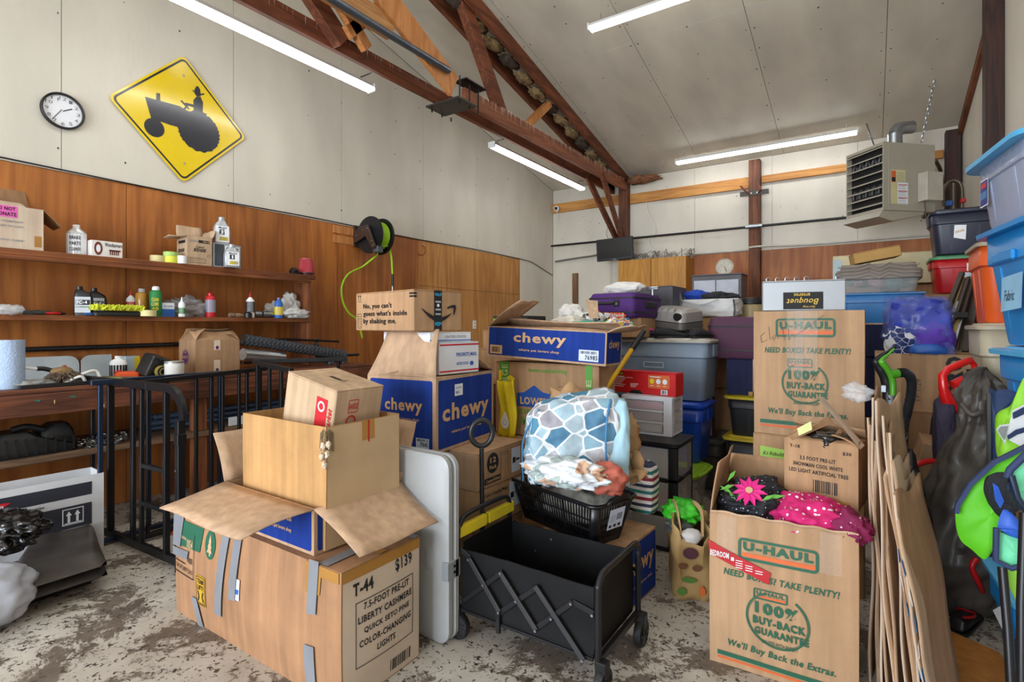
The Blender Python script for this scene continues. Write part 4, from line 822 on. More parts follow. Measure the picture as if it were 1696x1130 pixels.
c2 = sg(1243, 822); vs = [(c2[0]+.165*(1+(.05 if j % 2 else 0))*math.cos(2*PI*j/64), c2[1]+.165*(1+(.05 if (j//2) % 2 else 0))*math.sin(2*PI*j/64)) for j in range(64)]; p.poly(vs, BK, 'tractor_silhouette', .0014)
for (x, y) in ((1146, 472), (1150, 1020)): q = sg(x, y); p.ell(q[0], q[1], .009, .009, STEEL, 'bolt_head', .002, 10)
p.done()
# -- hose reel
t = thing('hose_reel', 'black air hose reel with lime green hose on the left wall', 'reel', (-4.5, 4.0, 2.34))
def disc(y0):
    m = MB(); m.lathe([(.05, -.006), (.185, -.004), (.2, -.012), (.203, 0), (.2, .008), (.185, .004), (.05, .006)], 36, c=(0, y0, 0), ax='y'); return m
disc(-.07).build('side_disc', BLACK, t, smooth=35); disc(.09).build('side_disc', BLACK, t, smooth=35); MB().cyl((0, -.07, 0), (0, .09, 0), .08, n=24).build('drum', BLACK, t, smooth=50)
LIME = M('lime_hose', '#9fd024', .4)
m = MB()
for lay, rr_ in ((0, .105), (1, .125), (2, .145)):
    for k in range(7): m.tube([(rr_*math.cos(a), -.055+.021*k+(.004 if lay % 2 else 0), rr_*math.sin(a)) for a in [2*PI*j/28 for j in range(28)]], .0105, 6, closed=True)
m.build('wound_hose', LIME, t, smooth=50)['kind'] = 'stuff'
MB().prism([(-.21, .04), (-.1, .09), (.02, .1), (.14, -.14), (.1, -.17), (-.02, -.02), (-.21, -.09)], (1, 0, 0), (0, 0, 1), (0, -.098, 0), (0, -.03, 0)).build('swivel_arm', M('brown_bracket', '#3b2a24', .35), t, bevel=.004)
for x, z in ((-.05, .05), (.02, .06), (.09, -.08), (-.15, .0), (.11, -.13)): MB().cyl((x, -.128, z), (x, -.136, z), .009, n=8).build('bolt', STEEL, t)
MB().bx(.07, .15, -.1, -.02, -.2, -.13).build('hose_guide', M('guide_grey', '#4b4f54', .4), t, bevel=.006)
MB().bx(-.218, -.2, -.12, .06, -.12, .12).build('wall_plate', M('brown_bracket', '#3b2a24', .35), t, bevel=.003)
H_ = lambda u, v, X=-4.62: Vector(atX(u, v, X))-Vector((-4.5, 4.0, 2.34))
MB().tube(bez([Vector((.02, 0, -.14)), Vector((-.02, .05, -.2)), H_(618, 428, -4.5), H_(600, 442), H_(577, 454), H_(566, 475), H_(568, 500), H_(578, 519), H_(592, 531), H_(600, 560)], 6), .0105, 8).build('loose_hose', LIME, t, smooth=60)
MB().tube(bez([Vector((.11, -.06, -.16)), H_(642, 408, -4.4), H_(648, 425, -4.42), H_(650, 455, -4.45)], 6), .0105, 8).build('hose_end', LIME, t, smooth=60)
MB().cyl(H_(650, 454, -4.45), H_(650, 474, -4.45), .014, n=10).build('rubber_sleeve', BLACK, t, smooth=50); MB().cyl(H_(650, 473, -4.45), H_(650, 486, -4.45), .009, n=8).build('coupling', STEEL, t, smooth=50)
for i, (za, l_) in enumerate(((2.385, 'upper pine block behind the hose reel'), (2.28, 'lower pine block behind the hose reel'))):
    tag(MB().bx(XL+.001, -4.722, 3.62, 4.12, za-.042, za+.042).build('pine_block', BEAM_T, bevel=.003), l_, 'block', 'pine blocks behind the hose reel')
RH = MB().tube(bez([Vector(atX(u, v, XL+.01)) for u, v in ((693, 418), (694, 422), (703, 421), (704, 410), (699, 407))], 5), .004, 6).build('red_hook', RED, smooth=60); tag(RH, 'bent red wire hook on the plywood right of the hose reel', 'hook')
a = atX(785.5, 538, XL); t = thing('wall_outlet', 'small pale wall outlet on the plywood behind the boxes', 'outlet', (XL, a[1], a[2])); MB().bx(0, .008, -.038, .038, -.06, .06).build('plate', WHITE, t, bevel=.003); MB().bx(.008, .011, -.018, .018, .012, .042).build('socket', M('ivory', '#c9c2ad', .5), t); MB().bx(.008, .011, -.018, .018, -.042, -.012).build('socket', M('ivory', '#c9c2ad', .5), t)
# ================================================================== bed frames and bundles on the floor at the left
BED = M('bed_black', '#1d1d20', .38, metal=.4, var=.08)
def sq(m, pts, w=.03, d=.03): m.tube(pts, 0, 4, flat=(w/2, d/2)); return m
t = thing('bed_end_rail', 'black metal bed end panel with a rounded corner, standing nearest in front of the bench', 'bed frame', (-3.15, 1.40, 0)); o = Vector((-3.15, 1.40, 0))
def A_(x, z, y=None): return Vector((x, y if y is not None else 1.36+(x+4.05)*.055, z))-o
sq(MB(), [A_(-4.42, 1.0, 1.33), A_(-3.5, 1.0)], .028, .045).build('top_rail', BED, t, bevel=.003)
sq(MB(), [A_(-3.5, 1.0)]+[A_(-3.28+.165*math.sin(a), .835+.165*math.cos(a)) for a in [PI/2*k/10 for k in range(11)]], .028, .045).build('curved_corner', BED, t, smooth=40)
MB().bx(-.003, .037, -.02, .02, .0, .83).build('corner_post', BED, t, bevel=.003); MB().bx(-.007, .041, -.024, .024, .70, .76).build('post_sleeve', BED, t, bevel=.003)
sq(MB(), [A_(-4.03, .045), A_(-3.11, .045)], .03, .045).build('bottom_rail', BED, t, bevel=.003)
for u, w in ((165, .022), (191, .036), (224, .02), (236, .022), (272, .03)):
    x = atY(u, 700, 1.39)[0]; sq(MB(), [A_(x, .065), A_(x, .975)], w, .025).build('upright', BED, t, bevel=.002)
xa, xb = atY(236, 700, 1.39)[0], atY(272, 700, 1.39)[0]
for z in (.40, .62, .82-.0): pass
for v in (783, 849): z = CAM_H-(v-540)/880*2.98; sq(MB(), [A_(xa+.01, z), A_(xb-.013, z)], .022, .025).build('rung', BED, t, bevel=.002)
MB().cyl((.017, -.022, .56), (.017, -.026, .56), .006, n=10).build('screw', STEEL, t)
def railing(label, P0, P1, z0, z1, us, X, w=.02, mat=BED, posts=True, top=.03):
    t = thing('bed_rail', label, 'bed frame', (P0[0], P0[1], 0)); o = Vector((P0[0], P0[1], 0)); a = Vector((P0[0], P0[1], z1[0]))-o; b = Vector((P1[0], P1[1], z1[1]))-o
    sq(MB(), [a, b], .03, top).build('top_rail', mat, t, bevel=.002); a0 = Vector((0, 0, z0)); b0 = Vector((b.x, b.y, z0)); sq(MB(), [a0, b0], .03, .03).build('bottom_rail', mat, t, bevel=.002)
    for f in us: 
        p = a0.lerp(b0, f); q = a.lerp(b, f); sq(MB(), [p+Vector((0, 0, .014)), q-Vector((0, 0, .016))], w, w).build('upright', mat, t, bevel=.002)
    return t
Xb = -3.76; ya, yb = 1.42, 2.28
fr = [(atX(u, 700, Xb)[1]-ya)/(yb-ya) for u in (219, 245, 276, 325, 350, 369, 396, 409, 431)]
railing('black metal bed side rail with many uprights, leaning along the bench behind the rounded panel', (Xb, ya), (Xb, yb), .03, (.995, 1.03), fr, Xb)
BLUEM = M('blue_black_metal', '#27344a', .3, metal=.5); Xb = -3.9
fr = [(atX(u, 700, Xb)[1]-1.24)/(2.02-1.24) for u in (166, 246, 350)]
railing('dark blue metal bed rail pressed against the bench front', (Xb, 1.24), (Xb, 2.02), .03, (1.005, 1.01), [f for f in fr if 0 < f < 1]+[.99], Xb, .025, BLUEM)
p0, p1, p2 = unR(421, 599, 3.85), unR(575, 595, 4.05), unR(483, 614, 3.3)
railing('short black bed rail behind the cardboard boxes, running along the bench end', p0, p1, .03, (p0[2], p1[2]), [.04, .9], -3.8)
railing('short black bed rail coming forward from the bench end', (p0[0]+.05, p0[1]-.03), p2, .03, (p0[2], p2[2]), [.1, .45, .75, .97], -3.8)
tag(MB().tube(bez([(-3.95, 1.75, .05), (-3.6, 1.7, .012), (-3.3, 1.9, .012), (-3.0, 1.75, .012), (-2.95, 2.1, .012)]), .008, 6).build('extension_lead', BLACK, smooth=60), 'thin black cord lying on the floor behind the bed frames', 'cord')
tag(MB().bx(-3.78, -3.68, 1.62, 1.66, .0, .02).build('orange_strip', ORANGE, bevel=.004), 'small orange strip on the floor behind the bed frame', 'strip')
# white oil box under the bench
WB = M('white_box_card', '#cfcfd2', .6, var=.05); r = carton('white and black motor oil bottle box standing open on the floor under the bench', (-3.90, .60), 0, .22, .70, .455, WB, t=88, closed=False, name='oil_case', rot=None)
# (front face looks +x: face R)
p = pr(r, 'R'); p.O = p.O+Vector((0, 0, .135)); p.B = p.B*.94; DK = M('charcoal_print', '#2b2d38', .5); h = .34; w = .70
p.rect(.06, .64, .22, .30, DK, 'panel'); p.rect(.06, .64, .03, .17, DK, 'panel'); p.poly([(.07, .235), (.25, .245), (.28, .265), (.25, .27), (.07, .262)], REDP, 'banner', .003); p.text('Maximum Performance', .08, .25, .243, .262, PAPER, e=.004)
p.text('1 Gallon (3.78 L) Plastic Bottles', .10, .42, .185, .205, INK); p.rect(.50, .60, .055, .155, PAPER, 'panel', .003); p.rect(.505, .595, .06, .15, DK, 'panel', .0034)
for x in (.53, .57): p.rect(x-.006, x+.006, .07, .115, PAPER, 'arrow', .004); p.poly([(x-.014, .113), (x+.014, .113), (x, .14)], PAPER, 'arrow', .004)
p.rect(.51, .59, .063, .068, PAPER, 'arrow', .004)
p.poly([(.15, .09), (.30, .13), (.33, .10), (.20, .07)], REDP, 'flag', .003)
for i in range(4):
    for j in range(3):
        if (i+j) % 2: p.rect(.34+.02*i, .36+.02*i, .06+.02*j, .08+.02*j, PAPER, 'flag', .003)
p.text('CONVENTIONAL', .27, .56, .005, .026, INK, shear=.2); p.done()
b = carton('brown cardboard box at the left edge of the frame on the floor under the bench', (-3.86, .45), 0, .16, .32, .36, CB3, t=90)
# black crumpled bag, white bag, folded sheeting
SHEET = M('black_sheeting', '#443f3b', .45, var=.45, vs=7, bump=.3, bs=12, coat=.1); BAG = M('black_bin_bag', '#121314', .22, bump=.5, bs=18, coat=.4); WBAG = M('white_bin_bag', '#a9adb8', .35, bump=.3, bs=9)
def fold(label, P, z0, h, layers, mat, seed=1, name='plastic_sheeting'):
    """folded stack of heavy sheeting: quad footprint P (world x,y), rounded folded edges"""
    cx = sum(p[0] for p in P)/4; cy = sum(p[1] for p in P)/4; t = thing(name, label, 'sheeting', (cx, cy, z0))
    for k in range(layers):
        m = MB(); hh = h/layers; zb = k*hh; n = 14
        def fn(u, v, top):
            a = Vector(P[0]).lerp(Vector(P[1]), u); b = Vector(P[3]).lerp(Vector(P[2]), u); q = a.lerp(b, v); nz = noise.noise(Vector((q.x*5, q.y*5, seed+k)))*.012; e = min(u, 1-u, v, 1-v); rnd_ = min(1, e*12)
            return (q.x-cx+.006*math.sin(v*9+k), q.y-cy+.006*math.sin(u*8+k), zb+hh*.5+(1 if top else -1)*hh*.5*(rnd_**.5)*(.97)+(nz if top and k == layers-1 else nz*.1)*rnd_+(0.0))
        m.grid(lambda u, v: fn(u, v, True), n, n); m.grid(lambda u, v: fn(u, v, False), n, n); m.build('folded_layer', mat, t, smooth=55)
    return t
fl = lambda u, v, z=0: atZ(u, v, z)[:2]
fold('lower, flatter bundle of folded black plastic sheeting lying on the floor', [fl(-60, 1035, .02), fl(150, 965, .02), fl(120, 918, .02), fl(-80, 950, .02)], 0, .055, 2, SHEET, 1)
fold('upper thick bundle of folded black plastic sheeting with dusty top', [fl(-10, 985, .16), fl(176, 928, .16), fl(150, 858, .16), fl(55, 880, .16)], .056, .11, 2, SHEET, 4)
a = atZ(40, 870, .28); lumpy('bin_bag', BAG, None, (-3.58, .78, .33), (.22, .15, .09), 11, .25, 2.0, 5, flat=.9, ridge=.22); tag(bpy.data.objects['bin_bag'], 'crumpled shiny black bin bag at the left edge of the frame', 'bag')
lumpy('white_bag', WBAG, None, (-3.27, .60, .14), (.17, .24, .14), 15, .12, 1.3, 5, flat=.9, ridge=.08); tag(bpy.data.objects['white_bag'], 'bulging white plastic bag leaning on the black sheeting at the left edge', 'bag')
# ================================================================== centre: stacked boxes, table, wagon, basket
def LF(N, dl, z0):   # pixel -> (across, up) on the left-hand visible face (plane y = N.y) of an aligned box
    def f(u, v): q = atY(u, v, N[1]); return (q[0]-(N[0]-dl), q[2]-z0)
    return f
def RF(N, z0):
    def f(u, v): q = atX(u, v, N[0]); return (q[1]-N[1], q[2]-z0)
    return f
# --- big christmas tree box
N = (-1.528, 1.206); w = warper(.006, 2.3, 3, (.384, 1.2, .486, .018))
tb = carton('long taped cardboard box marked T-44 and $139 on the floor in front', N, 0, 1.2, .384, .486, M_card('cardboard_tree', '#a67d5c'), warp=w, name='tree_box')
p = pr(tb, 'L', w); m = LF(N, 1.2, 0)
CREAMP = M('cream_print_panel', '#c3a17c', .7)
def quad(f, pts, mat, nm='panel', e=.002): p.poly([f(*q) for q in pts], mat, nm, e)
quad(m, [(303, 902), (336, 914), (340, 876), (303, 860)][::1], DKGREEN, 'green_panel'); a0, b0 = m(309, 890); a1, b1 = m(336, 880)
p.text('Holiday', *[.06, .115, .355, .375], CREAMP, bold=.04); p.text('0054', .12, .175, .33, .37, CREAMP, bold=.04)
a, b = m(352, 902); p.ell(a, b, .042, .062, DKGREEN, 'round_emblem')
for k in range(3): p.poly([(a-.022+.005*k, b-.034+.022*k), (a+.022-.005*k, b-.034+.022*k), (a, b+.006+.02*k)], CREAMP, 'tree_emblem', .003)
p.rect(a-.005, a+.005, b-.048, b-.03, CREAMP, 'tree_emblem')
p.text('TREE', .12, .175, .265, .287, INK); p.text('T-46 7.5FT LIBERTY QS-CC', .01, .18, .215, .237, INK); p.line([(.0, .20), (.19, .20), (.19, .40)], .004, INK); p.line([(.0, .252), (.11, .252)], .004, INK)
a0, b0 = m(338, 979); a1, b1 = m(358, 937); p.rect(.215, .295, .10, .235, M('hazard_yellow', '#cf9e28', .5), 'label'); p.frame(.219, .291, .104, .231, .003, INK, e=.003)
p.text('TEAM', .23, .28, .2, .222, INK); p.text('LIFT!', .23, .28, .172, .194, INK); p.line([(.233, .165), (.24, .14), (.232, .12)], .008, INK, 'figure'); p.line([(.275, .165), (.268, .14), (.278, .12)], .008, INK, 'figure'); p.text('FOR YOUR SAFETY', .225, .287, .107, .116, INK)
for pts in ([(372, 880), (383, 884), (372, 1020), (361, 1013)], [(391, 884), (403, 888), (397, 992), (386, 988)], [(323, 985), (332, 989), (340, 1038), (332, 1036)], [(514, 925), (530, 930), (528, 1016), (514, 1012)], [(509, 1062), (525, 1068), (526, 1150), (510, 1146)], [(291, 848), (308, 852), (303, 905), (290, 900)], [(290, 903), (318, 912), (316, 925), (290, 916)]):
    p.poly([m(*q) for q in pts], DUCT, 'duct_tape', .0055)
p.poly([m(*q) for q in [(399, 956), (404, 958), (403, 992), (397, 990)]], PAPER, 'shipping_label', .003); p.poly([m(*q) for q in [(398, 972), (403, 974), (402, 982), (397, 980)]], BLUEP, 'shipping_label', .0034)
p.rect(1.0, 1.19, .445, .484, TAPE, 'tape', .0022); p.poly([m(*q) for q in [(508, 935), (534, 942), (532, 985), (510, 978)]], TAPE, 'tape', .0024); p.done()
p = pr(tb, 'R', w); p.rect(.0, .384, .445, .484, TAPE, 'tape', .0018); p.rect(.004, .38, .006, .444, M('pale_card_face', '#c4b19d', .8, var=.06), 'pale_panel', .0010)  # overlay makes the right-hand face paler than the left one
p.text('T-44', .045, .135, .385, .43, INK, bold=.05); p.text('$139', .245, .335, .395, .445, INK, bold=.03); p.frame(.055, .34, .125, .36, .003, INK)
for i, (s_, x0, x1) in enumerate((('7.5-FOOT PRE-LIT', .09, .315), ('LIBERTY CASHMERE', .065, .33), ('QUICK SET® PINE', .09, .315), ('COLOR-CHANGING', .07, .325), ('LIGHTS', .15, .24))): p.text(s_, x0, x1, .325-.043*i, .35-.043*i, INK, bold=.035)
p.bars(.22, .33, .03, .075, INK); p.done()
p = pr(tb, 'T', w)
for a in (.02, 1.07, .30): p.rect(a, a+.05, -.0, .384, DUCT, 'duct_tape', .0035)
p.rect(0, 1.2, .17, .215, TAPE, 'tape', .0025); p.rect(.0, 1.2, .35, .383, DUCT, 'duct_tape', .003); p.done()
for a in (.025, .30, 1.08): pass
# --- open blue pet-supply box on the tree box
CHB = M_card('pet_box_blue', '#1a3788', .08)
N = (-1.723, 1.235); z0 = .489; dl, dr, h = .638, .44, .175
cbx = carton('open blue pet-supply box with wide flaps lying on the long taped box', N, z0, dl, dr, h, CBIN, closed=False, flaps={'L': (97, .27, .04), 'R': (118, .27, .03), 'BR': (38, .24, .06), 'BL': (24, .27, .02)}, name='pet_supply_box')
def bluebox(b, dl, dr, h, words=True):
    for f, w_ in (('L', dl), ('R', dr)):
        p = pr(b, f); p.rpoly(.015, w_-.015, .012, h-.004, .012, CHB, 'blue_print', .0008); p.done()
bluebox(cbx, dl, dr, h)
p = pr(cbx, 'L'); p.text('chewy.com', .30, .50, .09, .14, TAN, bold=.05); p.text('where pet lovers shop', .33, .50, .055, .075, TAN); p.done()
# --- tall open tan box inside it, and the closed box with a hand hole
N = (-1.705, 1.275)
t2 = carton('open tan cardboard box standing inside the blue pet-supply box', N, .496, .575, .375, .47, M_card('cardboard_tan', '#b98f5e'), closed=False, name='cardboard_box', warp=warper(.004, 3, 9))
p = pr(t2, 'R', warper(.004, 3, 9)); p.rect(.17, .235, .39, .47, TAPE, 'tape'); p.rect(.2, .207, .38, .47, RED, 'tape', .0026); p.rect(0.003, .372, 0, .468, M('pale_tan_face', '#bfa37e', .8, var=.1, vs=5), 'pale_panel', .0008); p.done()  # right-hand face gets a paler tan than the rest of the box
TORN = M('torn_paper', '#c6b49c', .9); 
for k, (x, y, z) in enumerate(((-.012, .0, .40), (-.004, -.012, .37), (-.012, .01, .36), (0, -.014, .405), (-.012, -.006, .33))): lumpy('torn_corner', TORN, t2, (x, y, z), (.009, .010, .014), k, .6, 2.5, 3)
m = MB(); rnd = random.Random(5)
for k in range(26): x = rnd.uniform(-.008, .03); z = .465-abs(x-.01); m.tube([(x if k % 2 else -.004, -.004 if k % 2 else x, z), (x if k % 2 else -.008, -.008 if k % 2 else x, z-rnd.uniform(.02, .08))], .0014, 4)
m.build('torn_fibres', M('torn_dark', '#7d6a52', .9), t2)['kind'] = 'stuff'
hb = carton('closed tan box with a hand hole and red print, tilted in the open tan box', (-1.76, 1.345), .80, .33, .245, .30, CB2, name='handled_box')
q = Vector(unR(558, 648, 2.09)); a = math.radians(11); hb.rotation_euler = (a, 0, PI/2); hb.location = q-Vector((math.sin(a), 0, math.cos(a)))*.30
p = pr(hb, 'L'); p.rect(.215, .285, .0, .25, REDP, 'red_band'); p.ring(.25, .215, .022, .022, .008, PAPER, 'recycling_mark', .003); p.text('supermarket', .29, .325, .05, .22, REDP, rot=90, shear=.3); p.done()
p = pr(hb, 'R'); p.frame(.065, .115, .20, .255, .003, REDP); p.ring(.085, .165, .025, .025, .007, REDP, 'recycling_mark', .003); p.text('HANDLE', .07, .11, .215, .24, REDP)
for x in (.03, .1, .17): p.frame(x, x+.055, .04, .10, .003, REDP)
p.done(); p = pr(hb, 'T'); p.rect(.13, .22, .11, .13, M('slot_dark', '#3a2c1e', .9), 'hand_hole', .0012); p.poly([(.2, .11), (.22, .11), (.222, .145), (.205, .14)], CB3, 'hand_hole_tab', .0016); p.done()
# --- folding table on edge
ft = thing('folding_table', 'light grey plastic folding table standing on edge beside the taped box', 'table', (-1.46, 1.69, 0)); GT = M('grey_table_plastic', '#a3a5a6', .45, var=.05, bump=.06, bs=90)
def slab(y0, y1, x0, x1, z0, z1, r, e=.012):
    m = MB(); m.rr([(y0, x0+e, x1-e, z0+e, z1-e, r), (y0+e*.6, x0, x1, z0, z1, r), (y1-e*.6, x0, x1, z0, z1, r), (y1, x0+e, x1-e, z0+e, z1-e, r)], 8); m.v = [(x, z, y) for x, y, z in m.v]; return m
slab(0, .034, -.86, 0, .005, .80, .06).build('table_half', GT, ft, smooth=40); slab(.04, .074, -.86, .004, .005, .80, .06).build('table_half', GT, ft, smooth=40)
MB().bx(-.03, .004, -.006, .08, .28, .36).build('latch', M('grey_latch', '#8f9498', .4), ft, bevel=.004); 
m = MB(); m.rr([(-.003, -.125, -.09, .31, .39, .017), (.0, -.13, -.085, .30, .40, .02)], 6); m.v = [(x, z, y) for x, y, z in m.v]; m.build('moulded_mark', M('grey_mark', '#a9adb0', .5), ft, smooth=40)
for z in (.31, .335): MB().cyl((.002, .037, z), (.008, .037, z), .006, n=8).build('rivet', BLACK, ft)
# --- brown boxes behind table, carrying the upright blue box
N = (-1.592, 2.06)
b1 = carton('brown box at the bottom of the stack behind the wagon handle', N, 0, .45, .41, .327, CB3)
b2 = carton('taped brown box below the 12 pack box, with blue delivery label', N, .33, .45, .41, .20, CB)
p = pr(b2, 'R'); p.rect(.28, .39, .05, .19, M('pale_label', '#c9d4e6', .5), 'label'); p.rect(.29, .32, .10, .13, INK, 'label', .003); p.rect(.33, .38, .12, .125, INK, 'label', .003); p.rect(.33, .38, .15, .16, BLUEP, 'label', .003)
for i, s_ in enumerate(('Color Changing Mugs', 'Sublimation Mugs', 'for sublimation')): p.text(s_, .06, .26, .155-.045*i, .178-.045*i, INK, bold=.01)
p.done()
b3 = carton('brown 12 pack box with shiny clear tape under the upright blue box', N, .533, .45, .41, .188, CB)
p = pr(b3, 'R'); p.ell(.13, .12, .05, .052, INK, 'round_mark'); p.text('12', .105, .155, .122, .15, CBIN.copy() if False else TAN, e=.0034); p.text('Pack', .10, .16, .09, .11, TAN, e=.0034); p.rect(.06, .2, .02, .05, INK, 'panel'); p.text('Cases/420ml', .07, .19, .027, .043, TAN, e=.0034); p.rect(.30, .385, .03, .16, M('pale_label', '#c9d4e6', .5), 'label'); p.rect(.31, .335, .08, .11, INK, 'label', .003); p.rect(.34, .375, .09, .1, INK, 'label', .003)
p.ring(.235, .15, .035, .008, .002, INK); p.line([(.2, .15), (.2, .05)], .002, INK); p.line([(.27, .15), (.27, .05)], .002, INK); p.done()
p = pr(b3, 'L'); p.rect(.2, .45, .0, .185, CLEARTAPE, 'shiny_tape', .003); p.done()
# --- upright blue box "chewy"
N = (-1.752, 1.94)
ub = carton('blue pet-supply box with a raised brown flap, behind the tilted tan box', N, .724, .44, .56, .37, CBIN, t=96, closed=False, flaps={'L': (-22, .26, .12), 'R': (-88, .2), 'BR': (-80, .2), 'BL': (-70, .28)}, name='pet_supply_box')
p = pr(ub, 'L'); p.rpoly(.02, .42, .015, .355, .012, CHB, 'blue_print', .0008); p.text('chewy', .12, .36, .18, .26, TAN, bold=.035); p.text('where pet lovers shop', .13, .34, .15, .165, TAN); p.rect(.32, .40, .02, .07, M('pale_label', '#c9d4e6', .5), 'label', .002); p.text('70642', .345, .395, .03, .052, INK, e=.003); p.bars(.325, .395, .055, .067, INK); p.done()
p = pr(ub, 'R'); p.rpoly(.02, .54, .015, .355, .012, CHB, 'blue_print', .0008)
for i, (x, s_) in enumerate(((.08, 'chewy'),)): p.text(s_, .05, .50, .12, .235, TAN, bold=.04)
p.text('where pet lovers shop', .13, .42, .075, .095, TAN); p.rect(.16, .235, .265, .325, PAPER, 'label', .002); p.text('JACKET', .17, .225, .30, .31, BLUEP); p.text('$42', .17, .2, .275, .29, BLUEP); p.done()
# mailers and the smile box on top
ml = carton('white postal carton with red stripes under the mailer, behind the raised flap', (-1.80, 2.02), 1.10, .36, .30, .165, M('postal_white', '#dcdee4', .6, var=.04), t=86, name='postal_box')
p = pr(ml, 'R'); p.rect(0, .3, .148, .156, REDP, 'stripe'); p.rect(0, .3, .012, .02, REDP, 'stripe'); p.text('PRIORITY MAIL', .12, .28, .09, .11, BLUEP); p.ell(.24, .05, .015, .012, BLUEP, 'mark'); p.text('UNITED STATES', .12, .21, .045, .06, BLUEP); p.done()
mm = carton('flat white mailer box between the postal carton and the box with the arrow', (-1.84, 1.99), 1.267, .42, .28, .05, M('postal_white', '#dcdee4', .6, var=.04), t=80, name='mailer_box')
p = pr(mm, 'L'); p.text('Sleep', .03, .13, .022, .044, GREYP, bold=0); p.bars(.04, .12, .006, .018, INK); p.text('TO: 28', .22, .27, .02, .03, GREYP); p.done(); p = pr(mm, 'R'); p.rect(.0, .28, .006, .011, BLUEP, 'stripe'); p.text('UNITED STATES', .1, .24, .02, .034, GREYP); p.done()
N = (-1.862, 1.90); BKP = M('black_box_print', '#1c1c20', .5)
am = carton('brown parcel box reading No, you can\'t guess what\'s inside, topmost of its stack', N, 1.325, .549, .31, .207, CB, t=80, name='parcel_box', tape=None)
p = pr(am, 'L')
for i, (s_, x1) in enumerate((("No, you can't", .36), ("guess what's inside", .495), ('by shaking me.', .40))): p.text(s_, .082, x1, .112-.041*i, .147-.041*i, BKP, bold=.03)
p.frame(.022, .062, .012, .092, .002, BKP); 
for i in range(5): p.line([(.022, .025+.013*i), (.062, .025+.013*i)], .0016, BKP)
for x in (.03, .05): p.rect(x-.0015, x+.0015, .165, .19, BKP, 'arrow'); p.poly([(x-.006, .186), (x+.006, .186), (x, .198)], BKP, 'arrow', .003)
p.rect(.022, .06, .158, .1605, BKP, 'arrow')
for z in (.168, .183): p.rect(.515, .549, z, z+.009, BKP, 'tape_mark')
p.done(); p = pr(am, 'R'); p.rect(.125, .175, 0, .207, BKP, 'black_tape'); p.rect(-.0, .018, .168, .177, BKP, 'tape_mark'); p.rect(0, .018, .183, .192, BKP, 'tape_mark')
CY = M('cyan_print', '#36a8d8', .5); p.text('prime', .13, .17, .025, .05, CY, e=.0036, flip=False); p.text('prime', .13, .17, .175, .198, CY, e=.0036, flip=True); p.ell(.15, .13, .008, .008, PAPER, 'mark', .0034); p.ring(.15, .055, .02, .03, .0035, CY, 'smile', .0036, 14, PI*1.15, PI*1.85)
for z in (.145, .15, .105, .11, .082, .087): p.rect(.133, .167, z, z+.0022, PAPER, 'small_print', .0034)
# smile arrow: thick crescent with a hooked head
sm = []; k = 22
for i in range(k+1): t_ = i/k; x = .045+.19*t_; sm.append((x, .118-.048*math.sin(PI*(t_*.80+.02))))
lo = [(x, y-.003-.021*math.sin(PI*(i/k))**.8) for i, (x, y) in enumerate(sm)]
vs = [q_ for pr2 in zip(sm, lo) for q_ in pr2]; p._add('smile_arrow', BKP, vs, [(2*i, 2*i+1, 2*i+3, 2*i+2) for i in range(k)], .0044)
p.poly([(.205, .121), (.235, .133), (.262, .136), (.268, .125), (.262, .098), (.252, .078), (.249, .092), (.253, .118), (.235, .121), (.213, .113)][::-1], BKP, 'smile_arrow', .0046); p.done()
# --- wagon
wg = thing('folding_wagon', 'black folding wagon with upright handle in front of the laundry basket', 'wagon', (-1.14, 1.97, 0)); o = Vector((-1.14, 1.97, 0))
X0, X1w, Y0, Y1, ZB0, ZT = -1.455, -.835, 1.775, 2.165, .145, .395
FAB = M('wagon_fabric', '#0d0d0e', .6, var=.2, vs=14, bump=.25, bs=9, spec=.25); def_ = lambda v: Vector(v)-o
wp = warper(.007, 7, 2)
th = .006
for nm_, a in (('side_panel', (X0, X1w, Y0, Y0+th)), ('side_panel', (X0, X1w, Y1-th, Y1)), ('end_panel', (X0, X0+th, Y0+th, Y1-th)), ('end_panel', (X1w-th, X1w, Y0+th, Y1-th))):
    MB().bx(a[0]-o.x, a[1]-o.x, a[2]-o.y, a[3]-o.y, ZB0+.005, ZT+(.03 if nm_ == 'end_panel' and a[0] == X0 else 0)).build(nm_, FAB, wg, sub=.04, warp=wp, smooth=40)
MB().bx(X0-o.x, X1w-o.x, Y0-o.y, Y1-o.y, ZB0-.01, ZB0+.01).build('floor_panel', FAB, wg, bevel=.003)
WM = M('wagon_frame', '#2b2b2e', .35, metal=.5); WM2 = M('wagon_bar', '#4a4a4e', .35, metal=.6)
def wbar(nm_, a, b, w_=.021, d_=.008, mt=WM): MB().bar(def_(a), def_(b), d_, w_).build(nm_, mt, wg, bevel=.002)
